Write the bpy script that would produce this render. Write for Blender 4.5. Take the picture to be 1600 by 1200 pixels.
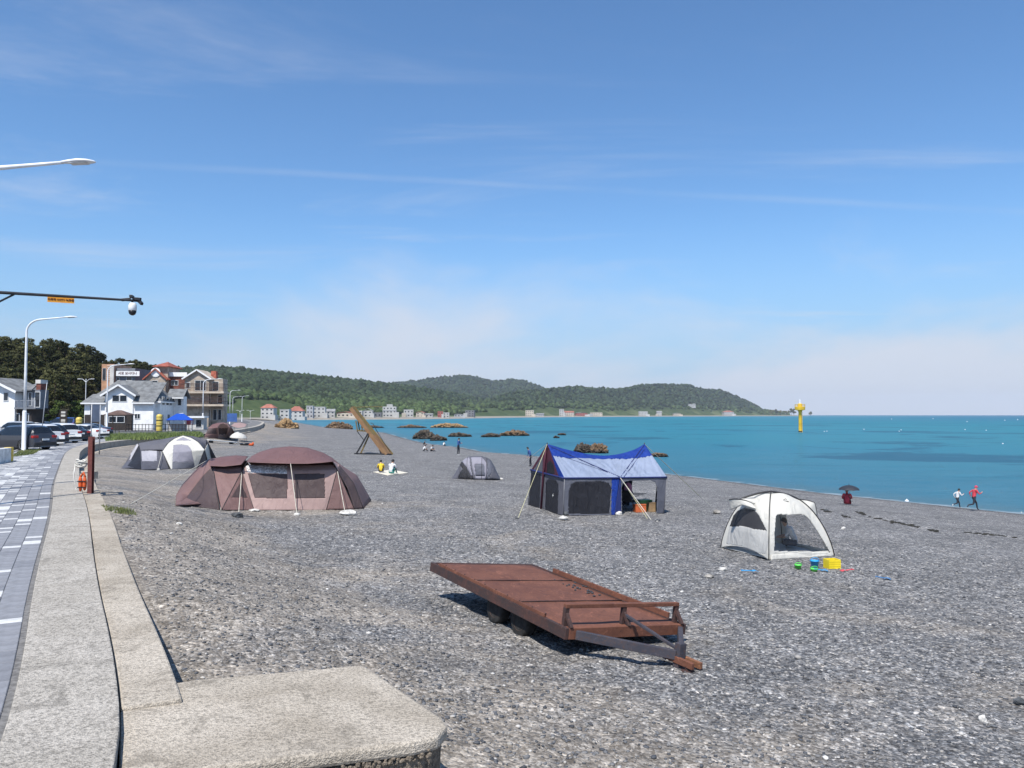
import bpy, bmesh, math, random
import numpy as np
from mathutils import Vector, Matrix
from math import radians as RAD

scene = bpy.context.scene
for o in list(bpy.data.objects):
    bpy.data.objects.remove(o)
col = scene.collection

# ------------------------------------------------------------------ camera
CAMZ = 5.2            # metres above sea level (sea = z 0)
F = 1200.0            # focal length in photo pixels (photo is 1600 wide)
PITCH = math.atan(48 / F)
cam_d = bpy.data.cameras.new("camera")
cam_d.sensor_width = 36.0
cam_d.lens = 36.0 * F / 1600.0
cam_d.clip_start = 0.1
cam_d.clip_end = 40000
cam = bpy.data.objects.new("camera", cam_d)
col.objects.link(cam)
cam.location = (0, 0, CAMZ)
cam.rotation_euler = (math.pi / 2 + PITCH, 0, 0)
scene.camera = cam

# ------------------------------------------------------------------ sun, sky
SUN_EL = RAD(57)
sx, sy = -0.34, -0.94                       # horizontal direction towards the sun
sl = math.hypot(sx, sy); sx /= sl; sy /= sl
SUN = Vector((sx * math.cos(SUN_EL), sy * math.cos(SUN_EL), math.sin(SUN_EL)))
sd = bpy.data.lights.new("sun", 'SUN')
sd.energy = 4.2
sd.angle = RAD(0.5)
sd.color = (1.0, 0.955, 0.89)
so = bpy.data.objects.new("sun", sd)
col.objects.link(so)
so.rotation_euler = (-SUN).to_track_quat('-Z', 'Y').to_euler()
so.location = (0, 0, 60)

world = bpy.data.worlds.new("World")
scene.world = world
world.use_nodes = True
wt = world.node_tree
wt.nodes.clear()


class NT:
    """small helper for node trees"""
    def __init__(self, tree):
        self.t = tree

    def n(self, typ, ins=None, **props):
        nd = self.t.nodes.new(typ)
        for k, v in props.items():
            setattr(nd, k, v)
        if ins:
            for k, v in ins.items():
                sock = nd.inputs[k]
                if hasattr(v, 'is_linked') or isinstance(v, bpy.types.NodeSocket):
                    self.t.links.new(v, sock)
                else:
                    sock.default_value = v
        return nd

    def math(self, op, a, b=None, c=None, clamp=False):
        ins = {0: a}
        if b is not None: ins[1] = b
        if c is not None: ins[2] = c
        return self.n('ShaderNodeMath', ins, operation=op, use_clamp=clamp).outputs[0]

    def mix(self, fac, a, b, blend='MIX'):
        nd = self.n('ShaderNodeMix', None, data_type='RGBA', blend_type=blend)
        for idx, v in ((0, fac), (6, a), (7, b)):
            if isinstance(v, bpy.types.NodeSocket):
                self.t.links.new(v, nd.inputs[idx])
            else:
                if idx and len(v) == 3: v = (*v, 1)
                nd.inputs[idx].default_value = v
        return nd.outputs[2]

    def ramp(self, fac, stops, interp='LINEAR'):
        nd = self.n('ShaderNodeValToRGB', {0: fac})
        cr = nd.color_ramp
        cr.interpolation = interp
        while len(cr.elements) < len(stops): cr.elements.new(0.5)
        for e, (p, c) in zip(cr.elements, stops):
            e.position = p
            e.color = (*c, 1) if len(c) == 3 else c
        return nd.outputs[0]

    def smooth(self, x, a, b, to0=0.0, to1=1.0):
        return self.n('ShaderNodeMapRange', {0: x, 1: a, 2: b, 3: to0, 4: to1},
                      interpolation_type='SMOOTHSTEP').outputs[0]

    def noise(self, vec, scale, detail=4, rough=0.55, dist=0.0):
        return self.n('ShaderNodeTexNoise', {'Vector': vec, 'Scale': scale, 'Detail': detail,
                                             'Roughness': rough, 'Distortion': dist}).outputs[0]


w = NT(wt)
sky = w.n('ShaderNodeTexSky', None, sky_type='NISHITA', sun_disc=False)
sky.sun_elevation = SUN_EL
sky.sun_rotation = math.atan2(sx, sy)
sky.altitude = 0
sky.air_density = 1.0
sky.dust_density = 0.35
sky.ozone_density = 2.6
dirv = w.n('ShaderNodeTexCoord').outputs['Generated']
sep = w.n('ShaderNodeSeparateXYZ', {0: dirv})
dx, dy, dz = sep.outputs[0], sep.outputs[1], sep.outputs[2]
# planar projection of the sky dome, for high thin cloud
zc = w.math('MAXIMUM', w.math('ADD', dz, 0.06), 0.03)
px_ = w.math('DIVIDE', dx, zc)
py_ = w.math('DIVIDE', dy, zc)
plane = w.n('ShaderNodeCombineXYZ', {0: w.math('MULTIPLY', px_, 0.55), 1: w.math('MULTIPLY', py_, 1.5), 2: 0.0}).outputs[0]
cir = w.noise(plane, 0.75, 7, 0.62, 0.6)
cirm = w.math('MULTIPLY', w.smooth(cir, 0.50, 0.78), 0.44)
# low bank of thin white cloud along the horizon with an uneven top
bank_v = w.n('ShaderNodeCombineXYZ', {0: w.math('MULTIPLY', dx, 1.0), 1: w.math('MULTIPLY', dy, 1.0), 2: w.math('MULTIPLY', dz, 2.2)}).outputs[0]
bn = w.noise(w.n('ShaderNodeVectorMath', {0: bank_v, 1: (1.66, 0.3, 0.0)}, operation='ADD').outputs[0], 2.3, 6, 0.55, 0.3)
top = w.math('ADD', w.math('MULTIPLY', bn, 0.55), -0.140)
bank = w.smooth(w.math('SUBTRACT', top, dz), -0.05, 0.10)
bank = w.math('MULTIPLY', bank, 0.86)
hz = w.math('MULTIPLY', w.smooth(dz, 0.26, 0.0), 0.84)
# contrail: a thin great-circle line, broken up by noise
def _dir(px, py):
    u_, v_ = (px - 800) / F, (600 - py) / F
    return Vector((u_, math.cos(PITCH) - v_ * math.sin(PITCH), math.sin(PITCH) + v_ * math.cos(PITCH)))


nrm = _dir(150, 254).cross(_dir(1500, 326)).normalized()
dt = w.n('ShaderNodeVectorMath', {0: dirv, 1: tuple(nrm)}, operation='DOT_PRODUCT').outputs[1]
dt = w.math('ADD', dt, w.math('MULTIPLY', w.math('SUBTRACT', w.noise(dirv, 6, 3), 0.5), 0.006))
trail = w.smooth(w.math('ABSOLUTE', dt), 0.0065, 0.0)
trail = w.math('MULTIPLY', trail, w.math('MULTIPLY', w.smooth(w.noise(dirv, 4.0, 5), 0.3, 0.75), 0.16))
cl = w.math('MAXIMUM', w.math('MAXIMUM', cirm, bank), trail)
tint = w.mix(1.0, sky.outputs[0], (0.82, 1.13, 1.36), 'MULTIPLY')
c1 = w.mix(hz, tint, (2.9, 4.2, 5.9))
c2 = w.mix(cl, c1, (5.7, 6.0, 6.75))
bg = w.n('ShaderNodeBackground', {0: c2, 1: 0.085})
wo = w.n('ShaderNodeOutputWorld', {0: bg.outputs[0]})

scene.render.engine = 'CYCLES'
scene.view_settings.view_transform = 'Standard'
scene.view_settings.look = 'None'
scene.view_settings.exposure = 0.55
scene.view_settings.gamma = 1.0
scene.view_settings.use_curve_mapping = False
scene.cycles.max_bounces = 6
scene.cycles.volume_bounces = 0
scene.cycles.transparent_max_bounces = 12
scene.cycles.use_denoising = True

# ------------------------------------------------------------------ helpers
rng = np.random.default_rng(7)
random.seed(7)
OFF = {}


def ray(px, py):
    u = (px - 800) / F
    v = (600 - py) / F
    c, s = math.cos(PITCH), math.sin(PITCH)
    return np.array([u, c - v * s, s + v * c])


def U(px, py, Y):
    """point on the ray through a photo pixel at forward distance Y"""
    d = ray(px, py)
    return np.array([0, 0, CAMZ]) + d * (Y / d[1])


def onz(px, py, z):
    d = ray(px, py)
    return np.array([0, 0, CAMZ]) + d * ((z - CAMZ) / d[2])


def _hash(ix, iy, iz, seed):
    h = (ix * 374761393 + iy * 668265263 + iz * 2147483647 + seed * 974634777) & 0xffffffff
    h = ((h ^ (h >> 13)) * 1274126177) & 0xffffffff
    return ((h ^ (h >> 16)) & 0xffff) / 65535.0


def vnoise(x, y, z=0.0, seed=0):
    x, y, z = np.broadcast_arrays(np.asarray(x, float), np.asarray(y, float), np.asarray(z, float))
    ix, iy, iz = (np.floor(a).astype(np.int64) for a in (x, y, z))
    fx, fy, fz = x - ix, y - iy, z - iz
    fx, fy, fz = (a * a * (3 - 2 * a) for a in (fx, fy, fz))
    r = 0
    for dx_ in (0, 1):
        for dy_ in (0, 1):
            for dz_ in (0, 1):
                wgt = (fx if dx_ else 1 - fx) * (fy if dy_ else 1 - fy) * (fz if dz_ else 1 - fz)
                r = r + wgt * _hash(ix + dx_, iy + dy_, iz + dz_, seed)
    return r


def fbm(x, y, z=0.0, seed=0, oct=4):
    a, s, t = 0.5, 0, 0
    for o_ in range(oct):
        s = s + a * vnoise(np.asarray(x) * 2 ** o_, np.asarray(y) * 2 ** o_, np.asarray(z) * 2 ** o_, seed + o_)
        t += a
        a *= 0.5
    return s / t


def sstep(a, b, x):
    t = np.clip((np.asarray(x, float) - a) / (b - a), 0, 1)
    return t * t * (3 - 2 * t)


def sdist(X, Y, poly):
    """signed distance to an open polyline, positive on the left of its direction"""
    X = np.asarray(X, float); Y = np.asarray(Y, float)
    best = np.full(X.shape, 1e18); sgn = np.ones(X.shape)
    for (x0, y0), (x1, y1) in zip(poly[:-1], poly[1:]):
        ex, ey = x1 - x0, y1 - y0
        L2 = ex * ex + ey * ey
        t = np.clip(((X - x0) * ex + (Y - y0) * ey) / L2, 0, 1)
        qx, qy = X - (x0 + t * ex), Y - (y0 + t * ey)
        d2 = qx * qx + qy * qy
        m = d2 < best
        best = np.where(m, d2, best)
        sgn = np.where(m, np.sign(ex * (Y - y0) - ey * (X - x0)), sgn)
    return np.sqrt(best) * sgn


# shoreline (land on its left) and the seaward edge of the sea wall, in metres
SHORE = [(62, -60), (50, -20), (38, 14), (26.8, 40.3), (21, 50.3), (11.9, 71.7), (2.1, 99), (-4.1, 107.6), (-8, 122),
         (-15.4, 138.7), (-21.3, 160), (-37, 223), (-58, 277), (-81, 328), (-146, 520), (-205, 640), (-212, 740),
         (-139, 832), (-80, 960), (0, 1387), (149, 1783), (347, 2080), (624, 2496), (922, 2836), (1343, 3466),
         (1420, 3700), (1300, 4300), (-500, 5600)]
WALL = [(-0.6, -8), (-1.2, 1.5), (-2.5, 5.0), (-3.47, 6.87), (-5.97, 11.1), (-9.97, 18.2), (-14.0, 25), (-17.4, 31),
        (-22.2, 39.5), (-27.2, 48.5), (-31.3, 57), (-33.9, 65), (-35.4, 75), (-36.2, 86), (-38, 100), (-43, 125),
        (-55, 170), (-90, 280), (-205, 560)]


def smooth_line(pts, it=2):
    p = [np.array(q, float) for q in pts]
    for _ in range(it):
        q = [p[0]]
        for a, b in zip(p[:-1], p[1:]):
            q += [a * .75 + b * .25, a * .25 + b * .75]
        q.append(p[-1])
        p = q
    return [tuple(a) for a in p]


WALL_S = smooth_line(WALL, 2)
PROM = 2.9      # promenade level above the sea


def shore_profile(wd):
    return np.interp(wd, [-500, -60, 0, 7, 14, 26, 36, 60, 200], [-9, -5, 0, 0.42, 1.08, 1.62, 1.86, 2.0, 2.6])


def zb(X, Y):
    """height of the shingle beach"""
    wd = sdist(X, Y, SHORE)
    d = -sdist(X, Y, WALL_S)
    z = shore_profile(wd)
    amp = np.interp(np.asarray(Y, float), [7.2, 10.5, 26, 34], [0.42, 0.92, 0.95, 0.52])
    z = z + amp * np.exp(-(np.maximum(d - .4, 0) / 2.7) ** 2) * sstep(2, 20, wd)
    und = (fbm(np.asarray(X) / 5.0, np.asarray(Y) / 5.0, 0, 3, 3) - 0.5) * 0.16
    return z + und * sstep(0, 10, wd)


def G(px, py):
    """photo pixel -> point on the beach"""
    d = ray(px, py)
    o = np.array([0, 0, CAMZ])
    t = np.geomspace(3, 900, 1500)
    P = o + d * t[:, None]
    f = P[:, 2] - np.maximum(zb(P[:, 0], P[:, 1]), 0)
    i = int(np.argmax(f < 0))
    a, b = t[max(i - 1, 0)], t[i]
    for _ in range(20):
        m = .5 * (a + b)
        p = o + d * m
        if p[2] - max(float(zb(p[0], p[1])), 0) < 0: b = m
        else: a = m
    return o + d * b


def gz(x, y):
    return float(zb(np.array([x]), np.array([y]))[0])


# ---- materials
MATS = {}


def mk(name, colr, rough=0.8, var=0.12, scale=3.0, bump=0.0, bscale=30.0, metal=0.0, spec=0.5, col2=None, trans=0.0, alpha=1.0, coat=0.0, vec='Object'):
    if name in MATS: return MATS[name]
    m = bpy.data.materials.new(name)
    m.use_nodes = True
    t = NT(m.node_tree)
    b = m.node_tree.nodes['Principled BSDF']
    tc = t.n('ShaderNodeTexCoord').outputs[vec]
    nz = t.noise(tc, scale, 5, 0.6)
    c2 = col2 if col2 else tuple(max(0, c * (1 - 2.2 * var)) for c in colr)
    c1 = colr if col2 else tuple(min(1, c * (1 + var)) for c in colr)
    cc = t.mix(t.smooth(nz, 0.3, 0.7), c2, c1)
    m.node_tree.links.new(cc, b.inputs['Base Color'])
    b.inputs['Roughness'].default_value = rough
    b.inputs['Metallic'].default_value = metal
    b.inputs['Specular IOR Level'].default_value = spec
    b.inputs['Alpha'].default_value = alpha
    if coat: b.inputs['Coat Weight'].default_value = coat
    if trans:
        b.inputs['Transmission Weight'].default_value = trans
    if bump:
        bn_ = t.noise(tc, bscale, 4, 0.6)
        bp = t.n('ShaderNodeBump', {'Strength': bump, 'Distance': 0.02, 'Height': bn_})
        m.node_tree.links.new(bp.outputs[0], b.inputs['Normal'])
    MATS[name] = m
    return m


def fabric(name, colr, translucent=0.25, alpha=1.0, fold=0.65, fscale=2.5):
    """tent cloth: diffuse + translucent with soft creases"""
    if name in MATS: return MATS[name]
    m = bpy.data.materials.new(name)
    m.use_nodes = True
    nt = m.node_tree
    nt.nodes.clear()
    t = NT(nt)
    tc = t.n('ShaderNodeTexCoord').outputs['Object']
    nz = t.noise(tc, 1.6, 4)
    cc = t.mix(nz, tuple(c * 0.82 for c in colr), tuple(min(1, c * 1.12) for c in colr))
    cre = t.noise(t.n('ShaderNodeMapping', {0: tc, 3: (1.0, 1.0, 0.35)}).outputs[0], fscale, 5, 0.6, 1.2)
    bp = t.n('ShaderNodeBump', {'Strength': fold, 'Distance': 0.12, 'Height': cre}).outputs[0]
    d = t.n('ShaderNodeBsdfPrincipled', {'Base Color': cc, 'Roughness': 0.62, 'Specular IOR Level': 0.35, 'Normal': bp})
    tr = t.n('ShaderNodeBsdfTranslucent', {0: cc, 1: bp})
    mx = t.n('ShaderNodeMixShader', {0: translucent, 1: d.outputs[0], 2: tr.outputs[0]})
    out = mx
    if alpha < 1:
        tp = t.n('ShaderNodeBsdfTransparent')
        out = t.n('ShaderNodeMixShader', {0: alpha, 1: tp.outputs[0], 2: mx.outputs[0]})
    t.n('ShaderNodeOutputMaterial', {0: out.outputs[0]})
    MATS[name] = m
    return m


# ---- mesh builder
_ICO = {}


def ico(sub):
    if sub not in _ICO:
        bm = bmesh.new()
        bmesh.ops.create_icosphere(bm, subdivisions=sub, radius=1)
        bm.verts.ensure_lookup_table()
        _ICO[sub] = (np.array([v.co[:] for v in bm.verts]), [tuple(v.index for v in f.verts) for f in bm.faces])
        bm.free()
    return _ICO[sub]


def unit(a):
    a = np.asarray(a, float)
    n = np.linalg.norm(a)
    return a / n if n > 1e-12 else a


class MB:
    def __init__(self):
        self.v = []; self.f = []; self.mi = []; self.n = 0; self.cur = 0

    def add(self, V, Fc):
        V = np.asarray(V, float).reshape(-1, 3)
        k = self.n
        self.v.append(V)
        self.f += [tuple(i + k for i in q) for q in Fc]
        self.mi += [self.cur] * len(Fc)
        self.n += len(V)
        return self

    def box(self, c, s, R=None):
        x, y, z = np.asarray(s, float) / 2
        V = np.array([[-x, -y, -z], [x, -y, -z], [x, y, -z], [-x, y, -z], [-x, -y, z], [x, -y, z], [x, y, z], [-x, y, z]])
        if R is not None: V = V @ np.asarray(R, float).T
        return self.add(V + np.asarray(c, float), [(0, 3, 2, 1), (4, 5, 6, 7), (0, 1, 5, 4), (1, 2, 6, 5), (2, 3, 7, 6), (3, 0, 4, 7)])

    def bx(self, x0, x1, y0, y1, z0, z1):
        return self.box(((x0 + x1) / 2, (y0 + y1) / 2, (z0 + z1) / 2), (x1 - x0, y1 - y0, z1 - z0))

    def bar(self, p, q, wd, ht, up=(0, 0, 1)):
        p = np.asarray(p, float); q = np.asarray(q, float)
        d = unit(q - p)
        s = np.cross(d, up)
        if np.linalg.norm(s) < 1e-5: s = np.cross(d, (1, 0, 0))
        s = unit(s); u = np.cross(s, d)
        R = np.stack([s, d, u], 1)
        return self.box((p + q) / 2, (wd, np.linalg.norm(q - p), ht), R)

    def tube(self, pts, r, n=8, cap=True):
        P = np.asarray(pts, float)
        m = len(P)
        r = np.full(m, r) if np.isscalar(r) else np.asarray(r, float)
        V = []
        prev = None
        for i in range(m):
            d = unit(P[min(i + 1, m - 1)] - P[max(i - 1, 0)])
            if prev is None:
                a = np.array([0, 0, 1.0]) if abs(d[2]) < .9 else np.array([1.0, 0, 0])
                s = unit(np.cross(d, a))
            else:
                s = unit(prev - d * np.dot(prev, d))
            prev = s
            t = np.cross(d, s)
            for k in range(n):
                an = 2 * math.pi * k / n
                V.append(P[i] + r[i] * (math.cos(an) * s + math.sin(an) * t))
        Fc = []
        for i in range(m - 1):
            for k in range(n):
                Fc.append((i * n + k, i * n + (k + 1) % n, (i + 1) * n + (k + 1) % n, (i + 1) * n + k))
        if cap:
            Fc.append(tuple(range(n))[::-1])
            Fc.append(tuple((m - 1) * n + k for k in range(n)))
        return self.add(V, Fc)

    def rev(self, prof, n=16, c=(0, 0, 0), axis=(0, 0, 1)):
        """lathe a profile of (radius, height) round an axis"""
        ax = unit(axis)
        a = np.array([1.0, 0, 0]) if abs(ax[0]) < .9 else np.array([0, 1.0, 0])
        s = unit(np.cross(ax, a)); t = np.cross(ax, s)
        c = np.asarray(c, float)
        V = []
        for (r, h) in prof:
            for k in range(n):
                an = 2 * math.pi * k / n
                V.append(c + ax * h + r * (math.cos(an) * s + math.sin(an) * t))
        Fc = []
        for i in range(len(prof) - 1):
            for k in range(n):
                Fc.append((i * n + k, i * n + (k + 1) % n, (i + 1) * n + (k + 1) % n, (i + 1) * n + k))
        Fc.append(tuple(range(n))[::-1])
        Fc.append(tuple((len(prof) - 1) * n + k for k in range(n)))
        return self.add(V, Fc)

    def poly(self, pts):
        return self.add(pts, [tuple(range(len(pts)))])

    def slab(self, pts, th):
        """flat polygon given thickness against its normal"""
        P = np.asarray(pts, float)
        nrm = unit(np.cross(P[1] - P[0], P[2] - P[0]))
        n = len(P)
        V = np.concatenate([P, P - nrm * th])
        Fc = [tuple(range(n)), tuple(range(2 * n - 1, n - 1, -1))]
        for i in range(n):
            j = (i + 1) % n
            Fc.append((i, i + n, j + n, j))
        return self.add(V, Fc)

    def coons(self, c0, c1, d0, d1, n=14, m=10, disp=None, th=0.0):
        """patch between bottom c0, top c1 (same direction) and left d0, right d1 (bottom to top)"""
        def res(c, k):
            c = np.asarray(c, float)
            L = np.concatenate([[0], np.cumsum(np.linalg.norm(np.diff(c, axis=0), axis=1))])
            L = L / L[-1] if L[-1] > 0 else np.linspace(0, 1, len(c))
            s = np.linspace(0, 1, k)
            return np.stack([np.interp(s, L, c[:, i]) for i in range(3)], 1)
        A, B, C, D = res(c0, n), res(c1, n), res(d0, m), res(d1, m)
        s = np.linspace(0, 1, n)[None, :, None]; t = np.linspace(0, 1, m)[:, None, None]
        S = (1 - t) * A[None] + t * B[None] + (1 - s) * C[:, None] + s * D[:, None] - (
            (1 - s) * (1 - t) * A[0] + s * (1 - t) * A[-1] + (1 - s) * t * B[0] + s * t * B[-1])
        if disp is not None:
            gu = np.gradient(S, axis=1); gv = np.gradient(S, axis=0)
            N = np.cross(gu, gv); N /= np.linalg.norm(N, axis=2, keepdims=True) + 1e-9
            S = S + N * disp(s[..., 0], t[..., 0], S)[..., None]
        V = S.reshape(-1, 3)
        Fc = [(j * n + i, j * n + i + 1, (j + 1) * n + i + 1, (j + 1) * n + i) for j in range(m - 1) for i in range(n - 1)]
        return self.add(V, Fc)

    def blob(self, c, rad, sub=2, amp=0.25, freq=1.2, seed=0, ridged=False):
        V, Fc = ico(sub)
        nz = fbm(V[:, 0] * freq + 11, V[:, 1] * freq + 7, V[:, 2] * freq + 3, seed, 3)
        if ridged: nz = 1 - np.abs(2 * nz - 1) * 1.6
        V2 = V * (1 + amp * (nz - .5) * 2)[:, None] * np.asarray(rad, float)
        return self.add(V2 + np.asarray(c, float), Fc)

    def build(self, name, mat=None, parent=None, smooth=False, local=False, bevel=0.0, solid=0.0):
        V = np.concatenate(self.v) if self.v else np.zeros((0, 3))
        if parent is not None and not local:
            V = V - OFF.get(parent.name, np.zeros(3))
        me = bpy.data.meshes.new(name)
        me.from_pydata(V.tolist(), [], self.f)
        mats = mat if isinstance(mat, (list, tuple)) else [mat]
        for mm in mats:
            if mm: me.materials.append(mm)
        if len(mats) > 1: me.polygons.foreach_set('material_index', self.mi)
        if smooth: me.polygons.foreach_set('use_smooth', [True] * len(me.polygons))
        me.update()
        o = bpy.data.objects.new(name, me)
        col.objects.link(o)
        if parent is not None:
            o.parent = parent
            OFF[o.name] = OFF.get(parent.name, np.zeros(3)) if not local else np.zeros(3)
        if bevel:
            b = o.modifiers.new('bevel', 'BEVEL'); b.width = bevel; b.segments = 2; b.limit_method = 'ANGLE'
        if solid:
            b = o.modifiers.new('solid', 'SOLIDIFY'); b.thickness = solid; b.offset = 0
        return o


def tag(o, label=None, cat=None, group=None, kind=None):
    if label: o['label'] = label
    if cat: o['category'] = cat
    if group: o['group'] = group
    if kind: o['kind'] = kind
    return o


def thing(name, label, cat, loc=(0, 0, 0), rz=0.0, group=None):
    o = bpy.data.objects.new(name, None)
    o.empty_display_size = 0.2
    col.objects.link(o)
    o.location = loc
    o.rotation_euler = (0, 0, rz)
    OFF[o.name] = np.asarray(loc, float)
    return tag(o, label, cat, group)


def copy_tree(o, parent=None):
    c = o.copy()
    col.objects.link(c)
    c.parent = parent
    for ch in list(o.children): copy_tree(ch, c)
    return c


def grid_mesh(name, X, Y, Z, mat, smooth=True):
    """X, Y, Z are 2-D arrays"""
    a, b = X.shape
    V = np.stack([X, Y, Z], -1).reshape(-1, 3)
    i = np.arange(a * b).reshape(a, b)
    q = np.stack([i[:-1, :-1], i[:-1, 1:], i[1:, 1:], i[1:, :-1]], -1).reshape(-1, 4)
    return raw_mesh(name, V, q, mat, smooth)


def raw_mesh(name, V, Q, mat, smooth=False):
    Q = np.asarray(Q); k = Q.shape[1]
    me = bpy.data.meshes.new(name)
    me.vertices.add(len(V)); me.vertices.foreach_set('co', np.asarray(V, np.float32).ravel())
    me.loops.add(Q.size); me.loops.foreach_set('vertex_index', Q.ravel().astype(np.int32))
    me.polygons.add(len(Q)); me.polygons.foreach_set('loop_start', np.arange(0, Q.size, k, dtype=np.int32))
    if smooth: me.polygons.foreach_set('use_smooth', np.ones(len(Q), bool))
    me.update(calc_edges=True)
    me.materials.append(mat)
    o = bpy.data.objects.new(name, me)
    col.objects.link(o)
    return o


def offset_line(pts, d):
    """shift a plan polyline to its left by d"""
    P = np.asarray(pts, float)
    T = np.gradient(P, axis=0)
    T /= np.linalg.norm(T, axis=1, keepdims=True)
    return P + np.stack([-T[:, 1], T[:, 0]], 1) * d


def ribbon(mb, L, R, z0, z1, sides=True):
    """solid strip between plan polylines L and R from z0 (bottom) to z1 (top)"""
    n = len(L)
    z0 = np.broadcast_to(z0, n); z1 = np.broadcast_to(z1, n)
    V = []
    for i in range(n):
        V += [(L[i][0], L[i][1], z1[i]), (R[i][0], R[i][1], z1[i]), (R[i][0], R[i][1], z0[i]), (L[i][0], L[i][1], z0[i])]
    Fc = []
    for i in range(n - 1):
        a, b = i * 4, i * 4 + 4
        Fc += [(a, a + 1, b + 1, b), (a + 1, a + 2, b + 2, b + 1), (a + 3, a, b, b + 3)]
    Fc += [(0, 3, 2, 1), (4 * n - 4, 4 * n - 3, 4 * n - 2, 4 * n - 1)]
    mb.add(V, Fc)
    return mb


def resample(pts, step):
    P = np.asarray(pts, float)
    L = np.concatenate([[0], np.cumsum(np.linalg.norm(np.diff(P, axis=0), axis=1))])
    s = np.arange(0, L[-1], step)
    return np.stack([np.interp(s, L, P[:, i]) for i in range(P.shape[1])], 1)


def text_mesh(body, name, size, mat, parent, loc, rot, bold=0.0, ext=0.004):
    cu = bpy.data.curves.new('txt', 'FONT')
    cu.body = body; cu.size = size; cu.align_x = 'CENTER'; cu.align_y = 'CENTER'; cu.extrude = ext; cu.offset = bold
    cu.resolution_u = 2
    to = bpy.data.objects.new('txt', cu)
    col.objects.link(to)
    dg = bpy.context.evaluated_depsgraph_get()
    me = bpy.data.meshes.new_from_object(to.evaluated_get(dg))
    bpy.data.objects.remove(to)
    me.name = name
    me.materials.clear(); me.materials.append(mat)
    o = bpy.data.objects.new(name, me)
    col.objects.link(o)
    o.parent = parent
    o.location = np.asarray(loc) - OFF.get(parent.name, np.zeros(3))
    o.rotation_euler = rot
    return o

# ------------------------------------------------------------------ setting: beach, sea, promenade, hills
def beach_material():
    m = bpy.data.materials.new('shingle'); m.use_nodes = True
    t = NT(m.node_tree); b = m.node_tree.nodes['Principled BSDF']
    tc = t.n('ShaderNodeTexCoord').outputs['Object']
    at = t.n('ShaderNodeAttribute', None, attribute_name='dwall').outputs['Fac']
    ws = t.n('ShaderNodeAttribute', None, attribute_name='wshore').outputs['Fac']
    big = t.noise(tc, 0.22, 5, 0.6, 0.8)
    mid = t.noise(tc, 1.7, 5, 0.65)
    v1 = t.n('ShaderNodeTexVoronoi', {'Vector': tc, 'Scale': 34.0, 'Randomness': 1.0})
    v2 = t.n('ShaderNodeTexVoronoi', {'Vector': tc, 'Scale': 15.0, 'Randomness': 1.0})
    s1 = t.n('ShaderNodeSeparateColor', {0: v1.outputs['Color']})
    s2 = t.n('ShaderNodeSeparateColor', {0: v2.outputs['Color']})
    pv = t.math('ADD', t.math('MULTIPLY', s1.outputs[0], 0.62), t.math('MULTIPLY', s2.outputs[1], 0.38))
    stone = t.ramp(pv, [(0.0, (0.026, 0.028, 0.032)), (0.35, (0.084, 0.087, 0.092)), (0.6, (0.150, 0.154, 0.160)),
                        (0.82, (0.26, 0.262, 0.262)), (1.0, (0.54, 0.53, 0.51))])
    hue = t.mix(t.math('MULTIPLY', s1.outputs[2], 0.55), stone, t.mix(1.0, stone, (1.18, 1.0, 0.82), 'MULTIPLY'))
    sandc = t.mix(pv, (0.155, 0.125, 0.092), (0.40, 0.345, 0.275))
    near = t.smooth(at, 13.0, 0.3)
    sm = t.math('ADD', t.math('MULTIPLY', near, 0.26), t.math('MULTIPLY', t.math('ADD', big, t.math('MULTIPLY', mid, 0.35)), 1.0))
    sandm = t.math('MULTIPLY', t.smooth(sm, 0.70, 0.98), 0.78)
    sandm = t.math('MULTIPLY', sandm, t.smooth(at, 22.0, 8.0, 0.08, 0.68))
    cc = t.mix(sandm, hue, sandc)
    tone = t.smooth(t.noise(tc, 0.55, 4, 0.6), 0.25, 0.75, 0.80, 1.18)
    cc = t.mix(1.0, cc, t.n('ShaderNodeCombineColor', {0: tone, 1: tone, 2: tone}).outputs[0], 'MULTIPLY')
    gr = t.smooth(t.noise(tc, 11.0, 5, 0.85), 0.34, 0.68, 0.84, 1.34)
    v3 = t.n('ShaderNodeTexVoronoi', {'Vector': tc, 'Scale': 6.5, 'Randomness': 1.0})
    g3 = t.smooth(t.n('ShaderNodeSeparateColor', {0: v3.outputs['Color']}).outputs[0], 0.0, 1.0, 0.88, 1.20)
    gr = t.math('MULTIPLY', gr, g3)
    cc = t.mix(1.0, cc, t.n('ShaderNodeCombineColor', {0: gr, 1: gr, 2: gr}).outputs[0], 'MULTIPLY')
    wet = t.smooth(t.math('ADD', ws, t.math('MULTIPLY', mid, 1.4)), 2.6, 0.9)
    cc = t.mix(t.math('MULTIPLY', wet, 0.62), cc, t.mix(1.0, cc, (0.30, 0.29, 0.28), 'MULTIPLY'))
    m.node_tree.links.new(cc, b.inputs['Base Color'])
    b.inputs['Roughness'].default_value = 0.85
    b.inputs['Specular IOR Level'].default_value = 0.3
    h = t.math('ADD', t.math('MULTIPLY', t.math('SUBTRACT', 1.0, v1.outputs['Distance']), 0.5), t.math('SUBTRACT', 1.0, v2.outputs['Distance']))
    bp = t.n('ShaderNodeBump', {'Strength': 0.75, 'Distance': 0.03, 'Height': h})
    m.node_tree.links.new(bp.outputs[0], b.inputs['Normal'])
    return m


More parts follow.
